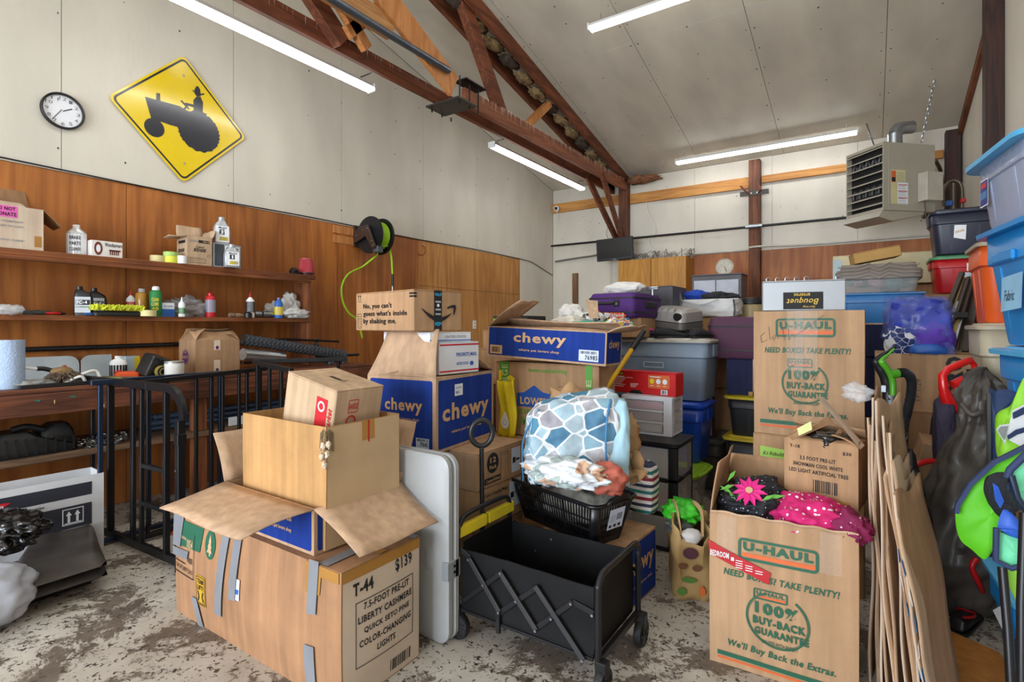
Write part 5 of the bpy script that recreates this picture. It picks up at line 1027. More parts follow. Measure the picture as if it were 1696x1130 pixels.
for yy, off in ((Y0-.012, 0), (Y1+.012, 0)):
    for (xa, za), (xb, zb) in (((-1.40, .368), (-1.244, .19)), ((-1.24, .35), (-1.07, .172)), ((-1.075, .342), (-.866, .125))): wbar('cross_bar', (xa, yy-.006, za), (xb, yy-.006, zb), mt=WM2)
    for (xa, za), (xb, zb) in (((-1.44, .175), (-1.235, .352)), ((-1.254, .179), (-1.07, .335)), ((-1.088, .163), (-.916, .322))): wbar('cross_bar', (xa, yy+.004, za), (xb, yy+.004, zb))
    wbar('cross_bar', (-.916, yy+.004, .322), (-.83, yy+.004, .305)); wbar('cross_bar', (-1.455, yy+.004, .39), (-1.40, yy+.004, .368))
    for (x, z) in ((-1.40, .366), (-1.235, .352), (-1.244, .19), (-1.07, .172), (-1.322, .28), (-1.16, .26), (-1.0, .24), (-.916, .322), (-.87, .128), (-.83, .305)): MB().cyl(def_((x, yy-.012, z)), def_((x, yy-.016, z)), .005, n=8).build('rivet', STEEL, wg)
    MB().bx(-1.262-o.x, -1.245-o.x, yy-.006-o.y, yy+.006-o.y, .10, .19).build('strut', WM, wg)
arch = bez([(-.815, Y0-.005, .12), (-.815, Y0-.005, .37), (-.815, Y0+.0, .41), (-.815, Y0+.035, .437), (-.815, Y0+.1, .44), (-.815, Y1-.1, .44), (-.815, Y1-.02, .435), (-.815, Y1+.005, .40), (-.815, Y1+.005, .37), (-.815, Y1+.005, .12)], 6)
MB().tube([def_(q) for q in arch], .0125, 10).build('end_frame', WM, wg, smooth=60)
wbar('bottom_rail', (-.815, Y0, .135), (-.815, Y1, .135), .025, .02); wbar('bottom_rail', (X0, Y0, .135), (X0, Y1, .135), .025, .02); wbar('bottom_rail', (X0, Y0+.0, .13), (X1w, Y0, .13), .012, .012)
arch2 = bez([(X0-.02, Y0-.005, .12), (X0-.02, Y0-.005, .40), (X0-.02, Y0+.015, .49), (X0-.02, Y0+.08, .52), (X0-.02, Y1-.06, .52), (X0-.02, Y1-.0, .49), (X0-.02, Y1+.005, .40), (X0-.02, Y1+.005, .12)], 6)
MB().tube([def_(q) for q in arch2], .011, 10).build('end_frame', WM, wg, smooth=60)
YP = M('yellow_pad', '#d9c32a', .5, bump=.3, bs=14)
for (ya_, yb_) in ((Y0+.0, 1.972), (1.988, Y1+.03)): MB().bx(X0-.033-o.x, X0-.008-o.x, ya_-o.y, yb_-o.y, .432, .482).build('yellow_pad', YP, wg, bevel=.004, segs=2)
for (x, y) in ((-.80, Y0-.0), (-.80, Y1), (X0-.02, Y0), (X0-.02, Y1)):
    m = MB(); m.lathe([(.045, -.017), (.055, -.015), (.058, -.006), (.058, .006), (.055, .015), (.045, .017), (.03, .01)], 26, c=(x-o.x, y-o.y, .058), ax='x' if x > -1 else 'y').build('wheel', M('tyre_black', '#161617', .6, bump=.6, bs=60), wg, smooth=40)
    for k in range(6): a = k*PI/3; c_ = def_((x, y, .058)); d_ = Vector((0, math.cos(a), math.sin(a))) if x > -1 else Vector((math.cos(a), 0, math.sin(a))); MB().bar(c_+d_*.01+(Vector((.018, 0, 0)) if x > -1 else Vector((0, -.018, 0))), c_+d_*.04+(Vector((.018, 0, 0)) if x > -1 else Vector((0, -.018, 0))), .008, .006).build('spoke', WM2, wg)
    MB().bx(x-.022-o.x, x+.022-o.x, y-.022-o.y, y+.022-o.y, .06, .14).build('fork', BLACK, wg, bevel=.004)
pole = [(-1.495, 1.98, .16), (-1.50, 1.98, .50), (-1.503, 1.98, .80)]
MB().tube([def_(q) for q in pole], .011, 10).build('handle_pole', BLACK, wg, smooth=60)
gr = [(-1.503+.036*math.sin(a), 1.98+.036*math.sin(a)*1.0, .85+.06*math.cos(a)) for a in [2*PI*k/24 for k in range(24)]]
MB().tube([def_(q) for q in gr], .0125, 10, closed=True).build('handle_grip', BLACK, wg, smooth=60)
tag(lumpy('snack_packet', M('packet_print', '#b9b4a8', .4, var=.5, vs=30), None, (-1.25, 1.98, ZB0+.04), (.04, .03, .02), 3, .3, 2, 3), 'small crumpled printed packet lying in the wagon', 'packet')
# --- box under the laundry basket
N = (-.944, 2.298)
cb3 = carton('closed blue pet-supply box under the front of the laundry basket', N, 0, .45, .40, .314, CB, t=86, name='pet_supply_box')
p = pr(cb3, 'R'); p.rpoly(.012, .39, .012, .302, .012, CHB, 'blue_print', .0008); p.text('chewy', .04, .36, .13, .24, TAN, bold=.035); p.text('where pet lovers shop', .08, .34, .085, .103, TAN); p.done()
p = pr(cb3, 'L'); p.rpoly(.012, .44, .012, .302, .012, CHB, 'blue_print', .0008); p.done()
# --- laundry basket
bk = thing('laundry_basket', 'black slotted laundry basket heaped with laundry bags', 'basket', (-1.065, 2.27, .318), math.radians(73)); BKM = M('basket_black', '#141416', .32)
# local x: depth (N->R), y: length (N->L)
def bq(u, s, hz):  # side wall point; s 0..1 up
    pass
Wb, Db, Wt, Dt, Hb = .52, .20, .62, .29, .205
def wallpt(side, a, b):  # a along 0..1, b up 0..1
    gx = (Dt-Db)/2*b; gy = (Wt-Wb)/2*b
    x0, x1, y0, y1 = -gx, Db+gx, -gy, Wb+gy; r = .03
    if side == 'L': return Vector((x0, y1-r+(y0-y1+2*r)*a, b*Hb))
    if side == 'BL': return Vector((x1, y0+r+(y1-y0-2*r)*a, b*Hb))
    if side == 'R': return Vector((x0+r+(x1-x0-2*r)*a, y0, b*Hb))
    return Vector((x1-r+(x0-x1+2*r)*a, y1, b*Hb))
for side, n in (('L', 30), ('BL', 30), ('R', 12), ('BR', 12)):
    m = MB()
    for i in range(n+1): w_ = .012 if i % (10 if n == 30 else 12) == 0 else .0035; m.bar(wallpt(side, i/n, .12), wallpt(side, i/n, .93), w_, .006)
    for b_ in (.12, .38, .64): m.bar(wallpt(side, 0, b_), wallpt(side, 1, b_), .005, .008)
    o_ = m.build('slotted_wall', BKM, bk); 
m = MB(); m.rr([(0, 0, Db, 0, Wb, .03), (.025, -.003, Db+.003, -.003, Wb+.003, .032)], 6, True, False); m.build('base', BKM, bk, smooth=40, solid=.003)
m = MB()
for (x, y) in ((0, 0), (Db, 0), (Db, Wb), (0, Wb)):
    sx, sy = (-1 if x == 0 else 1), (-1 if y == 0 else 1)
    vs = []; 
    for b_ in (0, 1):
        gx = (Dt-Db)/2*b_; gy = (Wt-Wb)/2*b_; cx = x+sx*gx-sx*.03; cy = y+sy*gy-sy*.03
        for j in range(7): a = PI/2*j/6; vs.append((cx+sx*.032*math.cos(a), cy+sy*.032*math.sin(a), b_*Hb*.98))
    m.add(vs, [(j, j+1, 8+j, 7+j) for j in range(6)])
m.build('corner_panels', BKM, bk, smooth=40, solid=.004)['kind'] = 'stuff'
gx, gy = (Dt-Db)/2, (Wt-Wb)/2; rim = []
for (cx, cy, t0) in ((Db+gx-.04, -gy+.04, -PI/2), (Db+gx-.04, Wb+gy-.04, 0), (-gx+.04, Wb+gy-.04, PI/2), (-gx+.04, -gy+.04, PI)):
    for j in range(7): a = t0+PI/2*j/6; rim.append((cx+.05*math.cos(a), cy+.05*math.sin(a), Hb))
MB().tube(rim, .010, 8, closed=True).build('rim', BKM, bk, smooth=60)
MB().tube(bez([(.02, -gy-.012, Hb), (.05, -gy-.022, Hb+.022), (.15, -gy-.022, Hb+.022), (.18, -gy-.012, Hb)]), .012, 8).build('end_handle', BKM, bk, smooth=60)
p = Print(bk, wallpt('R', 0, 0)+Vector((0, -.002, 0)), (1, 0, 0), Vector((0, -(Wt-Wb)/2, Hb)).normalized(), (0, -1, -.2)); p.rect(.03, .14, .07, .175, M('pale_label', '#c9d4e6', .5), 'label', .004); p.rect(.085, .125, .115, .15, M('label_picture', '#7f8a99', .5), 'label', .005)
for i in range(3): p.rect(.04+.032*i, .058+.032*i, .08, .095, INK, 'label', .005)
for i in range(4): p.rect(.04, .078, .14-.01*i, .143-.01*i, GREYP, 'label', .005)
p.done()
def bagmat(name, cols, scale, line, linew=.045, rough=.6):
    m, nt, N_, L, P = nodes_of(name); P.inputs['Roughness'].default_value = rough
    tc = N_.new('ShaderNodeTexCoord'); mp = N_.new('ShaderNodeMapping'); mp.inputs['Scale'].default_value = (1, 1, 1.15); mp.inputs['Rotation'].default_value = (.3, .4, .6); L.new(tc.outputs['Object'], mp.inputs[0])
    v = N_.new('ShaderNodeTexVoronoi'); v.inputs['Scale'].default_value = scale; v.inputs['Randomness'].default_value = .55; L.new(mp.outputs[0], v.inputs['Vector'])
    v2 = N_.new('ShaderNodeTexVoronoi'); v2.feature = 'DISTANCE_TO_EDGE'; v2.inputs['Scale'].default_value = scale; v2.inputs['Randomness'].default_value = .55; L.new(mp.outputs[0], v2.inputs['Vector'])
    sp_ = N_.new('ShaderNodeSeparateColor'); L.new(v.outputs['Color'], sp_.inputs[0]); r = N_.new('ShaderNodeValToRGB'); r.color_ramp.interpolation = 'CONSTANT'
    for i, c in enumerate(cols):
        e = r.color_ramp.elements[i] if i < 2 else r.color_ramp.elements.new(i/len(cols)); e.position = i/len(cols); e.color = lin(c)+(1,)
    L.new(sp_.outputs[0], r.inputs[0]); n = N_.new('ShaderNodeTexNoise'); n.inputs['Scale'].default_value = 30; n.inputs['Detail'].default_value = 4; L.new(tc.outputs['Object'], n.inputs['Vector'])
    mx0 = N_.new('ShaderNodeMix'); mx0.data_type = 'RGBA'; mx0.blend_type = 'OVERLAY'; mx0.inputs[0].default_value = .4; L.new(r.outputs[0], mx0.inputs[6]); L.new(n.outputs['Fac'], mx0.inputs[7])
    lt = N_.new('ShaderNodeMath'); lt.operation = 'LESS_THAN'; lt.inputs[1].default_value = linew; L.new(v2.outputs['Distance'], lt.inputs[0])
    mx = N_.new('ShaderNodeMix'); mx.data_type = 'RGBA'; mx.inputs[7].default_value = lin(line)+(1,); L.new(lt.outputs[0], mx.inputs[0]); L.new(mx0.outputs[2], mx.inputs[6]); L.new(mx.outputs[2], P.inputs['Base Color'])
    return m
BB = bagmat('geometric_blue_print', ['#9db8c6', '#a9a8ae', '#4f7f9e', '#b3b4b8', '#86a9ba', '#9a98a2', '#3f7f9c', '#a3b6c0'], 11, '#dfe2e6', .05)
c0 = Vector(unR(945, 722, 2.62))
bb = thing('storage_bag', 'large white and blue bag with geometric pattern standing in the laundry basket', 'bag', c0, YAW)
o_ = lumpy('fabric', BB, bb, (0, 0, 0), (.235, .16, .245), 4, .07, 1.4, 5, boxy=.30, ridge=.08)
for v in o_.data.vertices:
    if v.co.z > -.05: f_ = (v.co.z+.05)/.3; v.co.z += (.20*v.co.x-.035)*f_; v.co.x += .02*f_
    v.co += noise.noise_vector(v.co*11)*.010

o_ = lumpy('pale_blue_side', M('pale_blue_fabric', '#a8cfe0', .6, bump=.3, bs=12), bb, (.205, -.02, -.02), (.07, .13, .225), 6, .1, 1.6, 4, boxy=.2, ridge=.05); MB().tube(bez([(.175, -.13, .20), (.15, -.16, .1), (.145, -.17, -.05), (.17, -.15, -.19)]), .005, 6).build('blue_piping', M('piping_blue', '#2a6f9e', .5), bb, smooth=60)
MB().tube(bez([(-.16, -.12, .15), (-.235, -.1, .0), (-.235, -.08, -.2)]), .005, 6).build('blue_piping', M('piping_blue', '#2a6f9e', .5), bb, smooth=60)
FL = bagmat('floral_print', ['#d4d8dc', '#b9c4cc', '#cfd6de', '#a3b0ac', '#d9dbe0', '#8d9f90', '#c9a58a'], 14, '#dfe2e6', .03)
tag(lumpy('floral_cloth', FL, None, unR(935, 782, 2.42), (.20, .10, .065), 8, .3, 2, 5, ridge=.15), 'pale floral printed bag lying at the front of the laundry basket', 'cloth')
tag(lumpy('orange_flower_cloth', bagmat('orange_flower', ['#c8603c', '#dd8a66', '#b34c30', '#e0a890'], 22, '#e3d8d2', .03), None, unR(958, 796, 2.39), (.045, .03, .035), 3, .3, 2, 4), 'bright orange flower patch of cloth in the laundry basket', 'cloth')
tag(lumpy('coral_cloth', M('coral_fabric', '#b8604e', .8, var=.2, vs=30, bump=.4, bs=30), None, unR(1003, 792, 2.42), (.095, .085, .07), 12, .25, 1.8, 4, ridge=.15), 'coral red cloth spilling at the right end of the laundry basket', 'cloth')
tag(lumpy('laundry', M('mixed_laundry', '#8f8a80', .9, var=.6, vs=14, bump=.5, bs=14), None, (-1.24, 2.45, .44), (.23, .11, .10), 13, .25, 2, 4, flat=.95), 'pile of mixed laundry seen through the slots of the basket', 'laundry')
KP = M('kraft_paper', '#a8845c', .9, bump=.5, bs=10, var=.15)
def sheetpaper(label, c, rad, seed, name='kraft_paper', mat=KP): return tag(lumpy(name, mat, None, c, rad, seed, .55, 1.7, 3, ridge=.35), label, 'paper')
sheetpaper('crumpled brown paper behind the blue patterned bag, against the moving box', unR(943, 664, 2.80), (.11, .08, .08), 1)
sheetpaper('crumpled brown paper sticking up right of the blue patterned bag', unR(1040, 722, 2.75), (.06, .05, .10), 2)
def paper_sheet(label, pts, mat=KP, name='kraft_paper', seed=0):
    m = MB(); P = [Vector(unR(*q)) for q in pts]
    m.grid(lambda u, v: (P[0].lerp(P[1], u)).lerp(P[3].lerp(P[2], u), v)+noise.noise_vector(Vector((u*2.5, v*2.5, seed)))*.03, 10, 10); return tag(m.build(name, mat, None, smooth=50, solid=.002, fix=False), label, 'paper')
paper_sheet('flat crumpled kraft paper sheet hanging over the dark brown box', [(1030, 745, 2.7), (1060, 752, 2.6), (1072, 790, 2.55), (1026, 800, 2.65)], seed=3)
paper_sheet('pointed kraft paper corner over the striped bag', [(1030, 775, 2.62), (1069, 782, 2.5), (1062, 803, 2.48), (1028, 792, 2.6)], seed=5)
dbx = carton('small dark brown box tipped over above the striped bag', (0, 0), 0, .15, .13, .15, M_card('cardboard_dark', '#5d4636'), closed=True); dbx.location = unR(1040, 762, 2.85); dbx.rotation_euler = (.5, .3, 1.9)
p = pr(dbx, 'R'); p.text('THIS SIDE', .02, .11, .08, .10, REDP); p.done()
STR = bpy.data.materials.new('striped_fabric'); STR.use_nodes = True; nt = STR.node_tree; P_ = nt.nodes['Principled BSDF']; P_.inputs['Roughness'].default_value = .7
tc = nt.nodes.new('ShaderNodeTexCoord'); mp = nt.nodes.new('ShaderNodeMapping'); mp.inputs['Rotation'].default_value = (0, .5, 0); mp.inputs['Scale'].default_value = (0, 0, 11); sx_ = nt.nodes.new('ShaderNodeSeparateXYZ'); fr_ = nt.nodes.new('ShaderNodeMath'); fr_.operation = 'FRACT'; rp = nt.nodes.new('ShaderNodeValToRGB'); rp.color_ramp.interpolation = 'CONSTANT'
nt.links.new(tc.outputs['Object'], mp.inputs[0]); nt.links.new(mp.outputs[0], sx_.inputs[0]); nt.links.new(sx_.outputs[2], fr_.inputs[0]); nt.links.new(fr_.outputs[0], rp.inputs[0]); nt.links.new(rp.outputs[0], P_.inputs['Base Color'])
for i, c in enumerate(('#e6e4e2', '#8c2038', '#e6e4e2', '#2b7a78', '#e6e4e2', '#2a3350')):
    e = rp.color_ramp.elements[i] if i < 2 else rp.color_ramp.elements.new(i/6); e.position = i/6; e.color = lin(c)+(1,)
sb = tag(lumpy('striped_bag', STR, None, unR(1066, 806, 2.86), (.075, .07, .14), 6, .08, 1.5, 4, boxy=.3), 'bag with slanting red, green and white stripes beside the drawer tower', 'bag')
# --- shopping bag with vegetable print on the floor, green bag inside
sg_ = thing('shopping_bag', 'tan reusable shopping bag printed with vegetables on the floor by the blue box', 'bag', (-.78, 2.80, 0), math.radians(22)); TB = M('tan_woven', '#b08f5c', .6, var=.1, bump=.3, bs=12)
m = MB(); lv = []; m.grid(lambda u, v: (lambda a, z: Vector(((.085+.012*math.sin(9*a))*max(-1, min(1, 1.35*math.cos(a))), (.15+.02*z)*max(-1, min(1, 1.35*math.sin(a))), z*(.33+.05*math.sin(a*2+1)))) + noise.noise_vector(Vector((math.cos(a)*2, math.sin(a)*2, z*3)))*.02)(2*PI*u, v), 40, 8); m.build('bag_body', TB, sg_, smooth=50, solid=.003, fix=False)
MB().bx(-.08, .08, -.14, .14, .0, .006).build('bag_base', TB, sg_)
MAR = M('maroon_print', '#4f2430', .6); BRN = M('mushroom_print', '#6d4424', .6); GR2 = M('leaf_print', '#4f7a2c', .6)
p = Print(sg_, (-.11, -.160, 0), (1, 0, 0), (0, 0, 1), (0, -1, 0))
for (a, b, ra, rb, mt) in ((.10, .24, .036, .028, MAR), (.065, .175, .022, .015, BRN), (.13, .17, .022, .015, BRN), (.095, .11, .036, .014, GR2), (.06, .05, .022, .02, GR2), (.155, .06, .014, .024, ORINK), (.20, .23, .012, .04, GR2)): p.ell(a, b, ra, rb, mt, 'vegetable_print', .016)
p.done()
for s in (-1, 1): MB().tube(bez([(s*.05-.02, .14, .31), (s*.05-.02, .10, .40), (s*.06, -.02, .40), (s*.05, -.14, .31)]), 0, 4, flat=(.012, .003)).build('handle', TAN, sg_)
tag(lumpy('green_bag', M('bright_green_bag', '#3fbf2a', .4, bump=.3, bs=12), None, (-.83, 2.88, .36), (.10, .13, .05), 2, .35, 2, 4, ridge=.2), 'bright green plastic bag stuffed in the shopping bag', 'bag')
tag(lumpy('grey_film_bag', M_clear('smoky_film', '#5b5f5e', .7, .15), None, (-.82, 2.76, .32), (.06, .08, .04), 4, .4, 2, 4, ridge=.2), 'smoky translucent bag in front of the green bag', 'bag')
tag(lumpy('white_cloth', M('white_cloth', '#d9d6d4', .8), None, (-.73, 2.68, .31), (.05, .06, .03), 4, .2, 1.5, 3), 'white round item at the top corner of the shopping bag', 'cloth')
# ================================================================== middle distance and back wall
CBD = M_card('cardboard_dusty', '#a98460', .14)
# stack of moving boxes
carton('brown box at the bottom under the green-taped moving box', (-1.31, 2.72), 0, .74, .48, .33, CBD)
carton('brown box directly under the green-taped moving box', (-1.31, 2.69), .331, .76, .52, .315, CBD)
N = (-1.31, 2.855); lw = carton('moving box with blue house logo and green tape, under the wide blue box', N, .651, .741, .24, .466, CB, name='moving_box')
p = pr(lw, 'L'); LG2 = M('lime_print', '#4f9a2c', .5, var=.05); LBL = M('logo_blue', '#1d4fa0', .5, var=.04)
def lm(u, v): q = atY(u, v, 2.855); return q[0]-(N[0]-.741), q[2]-.651
a0, b0 = lm(974, 656); p.rect(.655, .70, 0, .466, LG2, 'green_tape'); p.text('LARGE', .66, .695, .08, .38, M('lime_pale', '#b8cf8a', .5), rot=90, e=.0036); p.rect(.03, .11, .25, .466, LG2, 'green_tape'); p.text('LARGE', .055, .10, .26, .45, M('lime_pale', '#b8cf8a', .5), rot=90, e=.0036)
p.text('lowes.com/moving', .26, .53, .40, .435, LG2); p.poly([(.17, .185), (.17, .27), (.22, .275), (.30, .325), (.36, .285), (.43, .275), (.43, .185)], LBL, 'house_logo'); p.text("LOWE'S", .195, .41, .20, .25, TAN, bold=.05, e=.0034); p.text('NEVER STOP', .17, .40, .135, .17, LG2); p.text('IMPROVING', .20, .44, .065, .125, LG2, bold=.04); p.done()
N = (-1.236, 2.784); cw = carton('wide low blue pet-supply box with curled flaps on top of the moving box', N, 1.128, .83, .22, .195, CBIN, t=90, closed=False, flaps={'L': (-86, .16), 'BR': (-55, .3), 'R': (75, .16), 'BL': (-60, .1)}, name='pet_supply_box'); cw.rotation_euler = (math.radians(2.4), 0, PI/2); cw.location = (N[0], N[1], 1.121)
p = pr(cw, 'L'); p.rpoly(.008, .822, .012, .188, .008, CHB, 'blue_print', .0008); p.text('chewy', .20, .575, .085, .165, TAN, bold=.035); p.text('where pet lovers shop', .24, .53, .045, .065, TAN); p.rect(.02, .115, .02, .075, TAN, 'label', .002); p.bars(.035, .095, .03, .065, INK); p.rect(.66, .785, .02, .085, M('pale_label', '#c9d4e6', .5), 'label', .002); p.text('76985', .70, .78, .028, .055, INK, e=.003); p.bars(.67, .775, .062, .078, INK, n=30); p.done()
p = pr(cw, 'R'); p.rpoly(.008, .21, .012, .188, .008, CHB, 'blue_print', .0008); p.text('chewy', .03, .18, .085, .15, TAN, bold=.035); p.done()
# heap behind it on hidden cartons
for k, z in enumerate((0, .46, .92)): carton('dusty carton in the stack behind the wide blue box, '+('lowest', 'middle', 'topmost')[k], (-1.56, 3.12), z, .8, .45, .455 if k < 2 else .40, CBD)
WCL = M('white_fabric', '#dcdad6', .8, bump=.3, bs=14)
tag(lumpy('white_plastic_bag', WCL, None, (-1.78, 3.42, 1.43), (.09, .1, .07), 5, .3, 2, 4, flat=.9, ridge=.15), 'white crumpled bag behind the wide blue box', 'bag')
BWP = bagmat('black_white_print', ['#1e1e20', '#e2e2e0', '#222226', '#d8d8d4'], 34, '#e8e8e6', .05)
tag(lumpy('patterned_cloth', BWP, None, (-1.62, 3.40, 1.39), (.1, .1, .06), 6, .3, 2, 4, flat=.9), 'black and white patterned cloth behind the wide blue box', 'cloth')
tag(lumpy('panda_print_bag', M('cream_bag', '#cfc8bb', .7, var=.25, vs=16, bump=.3), None, (-1.72, 3.26, 1.37), (.13, .07, .05), 8, .3, 1.8, 4), 'cream printed bag lying in front of the patterned cloth', 'bag')
tag(lumpy('teal_bag', M('teal_plastic', '#3f9c86', .4, var=.3, vs=12, bump=.3), None, (-1.56, 3.22, 1.35), (.12, .07, .035), 9, .4, 2, 4), 'teal and white plastic bag just above the wide blue box', 'bag')
tag(lumpy('colourful_packets', bagmat('confetti', ['#c7452e', '#e0b13c', '#4c9a4a', '#e6e4de', '#3f6fae', '#dcdcdc'], 40, '#e8e6e0', .02), None, (-1.38, 3.3, 1.36), (.1, .1, .045), 3, .3, 2, 4, flat=.9), 'small bright coloured packets left of the purple suitcase', 'packets')
fl_ = MB(); fl_.add([Vector(unR(*q)) for q in ((970, 497, 3.75), (990, 498, 3.75), (991, 528, 3.6), (976, 527, 3.6))]+[Vector(unR(*q)) for q in ((970, 497, 3.76), (990, 498, 3.76), (991, 528, 3.61), (976, 527, 3.61))], [(0, 1, 2, 3), (7, 6, 5, 4), (0, 4, 5, 1), (1, 5, 6, 2), (2, 6, 7, 3), (3, 7, 4, 0)]); tag(fl_.build('loose_cardboard_piece', CB2), 'loose upright brown cardboard piece left of the purple suitcase', 'cardboard')
# black/green box far left + carton under + upturned stool
carton('brown carton behind the upright blue box, under the lime and black box', (-2.02, 3.05), .0, .5, .4, .60, CBD); carton('second brown carton behind the upright blue box, directly under the lime and black box', (-1.96, 3.08), .601, .5, .4, .58, CBD)
gb = carton('lime green and black box standing behind the wide blue box', (-1.98, 3.12), 1.182, .30, .25, .24, M('black_card', '#26282a', .5), name='appliance_box')
gb.location = (-1.985, 3.15, 1.182); p = pr(gb, 'L'); p.rect(0, .10, 0, .22, M('lime_card', '#86c02c', .5), 'panel'); p.rect(.12, .25, .19, .20, PAPER, 'small_print'); p.rect(.12, .22, .17, .178, PAPER, 'small_print'); p.rect(.12, .26, .14, .148, M('lime_card', '#86c02c', .5), 'small_print'); p.rect(.12, .20, .05, .12, CBW, 'picture'); p.done()
st = thing('wooden_stool', 'small wooden stool turned upside down by the plywood wall', 'stool', unR(765, 625, 3.7)); q0 = Vector(st.location)
MB().lathe([(.12, 0), (.13, .008), (.13, .022), (.12, .03)], 28, c=(0, 0, -.03)).build('seat', LEGW, st, smooth=40)
for (u, v) in ((748, 571), (754, 580), (771, 579), (779, 569), (788, 580)):
    e = Vector(unR(u, v, 3.62 if v > 575 else 3.8))-q0; MB().tube([Vector((e.x*.45, e.y*.45, 0)), e], [.014, .011], 10).build('leg', LEGW, st, smooth=50); MB().cyl(e, e+Vector((0, 0, .006)), .012, n=10).build('leg_tip', M('cork_tip', '#d8c8a8', .7), st)
carton('dark box beside the upturned stool behind the upright blue box', (-2.16, 2.70), 0, .45, .33, .95, CBD)
st.location.z = .98; 
# yellow bag with droplet
yb_ = thing('yellow_bag', 'yellow fabric bag with white droplet print hanging by the moving box', 'bag', (*atY(838, 716, 2.77)[:2], .648)); h_ = .36; YF_ = M('yellow_fabric', '#e3cc1c', .6, bump=.5, bs=9, var=.08)
m = MB(); m.grid(lambda u, v: Vector((-.055+.12*u+.01*math.sin(v*5), .022*math.sin(u*14+v*2)*(.4+v)-.01, h_*v-.01*math.sin(u*PI)*v)), 20, 12); m.build('fabric', YF_, yb_, smooth=60, solid=.008, fix=False)
p = Print(yb_, (0, -.036, .10), (1, 0, 0), (0, 0, 1), (0, -1, 0)); p.poly([(.02+.030*math.cos(a)*(1 if math.sin(a) < 0 else max(0, 1-math.sin(a))**.7+.05), .0+(.04*math.sin(a) if math.sin(a) < 0 else .07*math.sin(a))) for a in [2*PI*k/28 for k in range(28)]], PAPER, 'droplet', .004); p.ring(.02, 0, .015, .018, .003, M('gold_print', '#c9a52c', .5), 'droplet', .006, 16); p.done()
MB().tube(bez([(-.03, -.02, h_), (-.035, -.01, h_+.05), (-.04, .02, h_+.03)]), 0, 4, flat=(.012, .002)).build('handle', YF_, yb_)
MB().tube(bez([(.03, -.02, h_), (.035, -.01, h_+.02), (.045, .02, h_)]), 0, 4, flat=(.012, .002)).build('handle', YF_, yb_)
# yellow handled tool
a, b = Vector(unR(1066, 549, 3.45)), Vector(unR(1003, 645, 3.2)); d = (b-a)
t = thing('yellow_handled_tool', 'long yellow tool handle with black grip leaning beside the grey tote', 'tool', a+d*2.3); o_ = a+d*2.3
MB().tube([a-o_, a+d*.33-o_], [.017, .019], 12).build('grip', BLACK, t, smooth=50); MB().tube([a+d*.33-o_, a+d*2.3-o_], .015, 12).build('shaft', M('tool_yellow', '#d9a81c', .35), t, smooth=50)
# ---- totes: rounded tapered tubs with rim, lid and handles. local frame like the cartons
def tote(label, N, z0, dl, dr, h, bmat, lmat, t=90, name='storage_tote', lid=.03, taper=.035, over=.018, r=.05, cat='tote', group=None, clear=False, contents=None, ribs=True, rot=None, ridges=0):
    T = thing(name, label, cat, (N[0], N[1], z0), math.radians(t), group, rot); T['dims'] = (dl, dr, h); hb = h-lid
    m = MB(); m.rr([(0, taper, dr-taper, taper, dl-taper, r), (.01, taper-.004, dr-taper+.004, taper-.004, dl-taper+.004, r), (hb*.72, taper*.25, dr-taper*.25, taper*.25, dl-taper*.25, r), (hb*.74, 0, dr, 0, dl, r), (hb, -.002, dr+.002, -.002, dl+.002, r)], 6, True, False)
    m.build('tub', bmat, T, smooth=35, solid=.003)
    if lmat:
        m = MB(); m.rr([(hb-.004, -over, dr+over, -over, dl+over, r+.01), (hb+lid*.45, -over-.002, dr+over+.002, -over-.002, dl+over+.002, r+.01), (hb+lid*.6, -over+.008, dr+over-.008, -over+.008, dl+over-.008, r+.005), (hb+lid*.62, .01, dr-.01, .01, dl-.01, r-.01), (h-.001, .02, dr-.02, .02, dl-.02, r-.01)], 6); m.build('lid', lmat, T, smooth=35)
    else: MB().tube([(x, y, hb) for x, y in [( -.004+ (dr+.008)*a_, -.004+(dl+.008)*b_) for a_, b_ in ((0, 0), (1, 0), (1, 1), (0, 1))]], .008, 6, closed=True).build('rim', bmat, T)
    if ribs:
        for (y,) in ((0,), (dl,)):
            s = -1 if y == 0 else 1; MB().bx(dr*.32, dr*.68, min(y, y+s*.014), max(y, y+s*.014), hb*.74, hb*.97).build('handle', bmat, T, bevel=.006)
        for x in (0, dr):
            s = 1 if x == 0 else -1; [MB().bar((x+s*taper*.93, y_, hb*.08), (x+s*taper*.25, y_, hb*.70), .014, .006).build('rib', bmat, T) for y_ in (dl*.3, dl*.7)]
    return T
def fill(T, mats, n, seed=1, top=.85, s=.07):
    """contents seen through clear plastic: folded and lumpy pieces, parts of the filled tote"""
    dl, dr, h = T['dims']; rnd = random.Random(seed)
    for k in range(n):
        lumpy('contents', rnd.choice(mats), T, (rnd.uniform(.25, .75)*dr, rnd.uniform(.15, .85)*dl, rnd.uniform(.12, top-.1)*h), (dr*.22, s*rnd.uniform(.7, 1.3), s*rnd.uniform(.5, 1)), seed*10+k, .3, 1.8, 2)
GREYB = M('grey_blue_plastic', '#8193a8', .45, var=.05); DUSTY = M('dusty_lid', '#bcb8ae', .8, var=.12, vs=10); BLUET = M('royal_blue_plastic', '#1546b8', .3, var=.04, coat=.2); LIMEL = M('lime_lid', '#8fb82c', .4); DG = M('dark_grey_plastic', '#4d4b48', .5); BLKT = M('black_tub', '#202124', .45); YLID = M('yellow_lid', '#c9b02c', .45)
CLEARP = M_clear('clear_tub', '#cfd2d2', .25, .18)
gt = tote('large grey-blue storage tote with dusty pale lid under the shoes', (-.99, 4.04), .787, .78, .46, .47, GREYB, DUSTY, taper=.04)
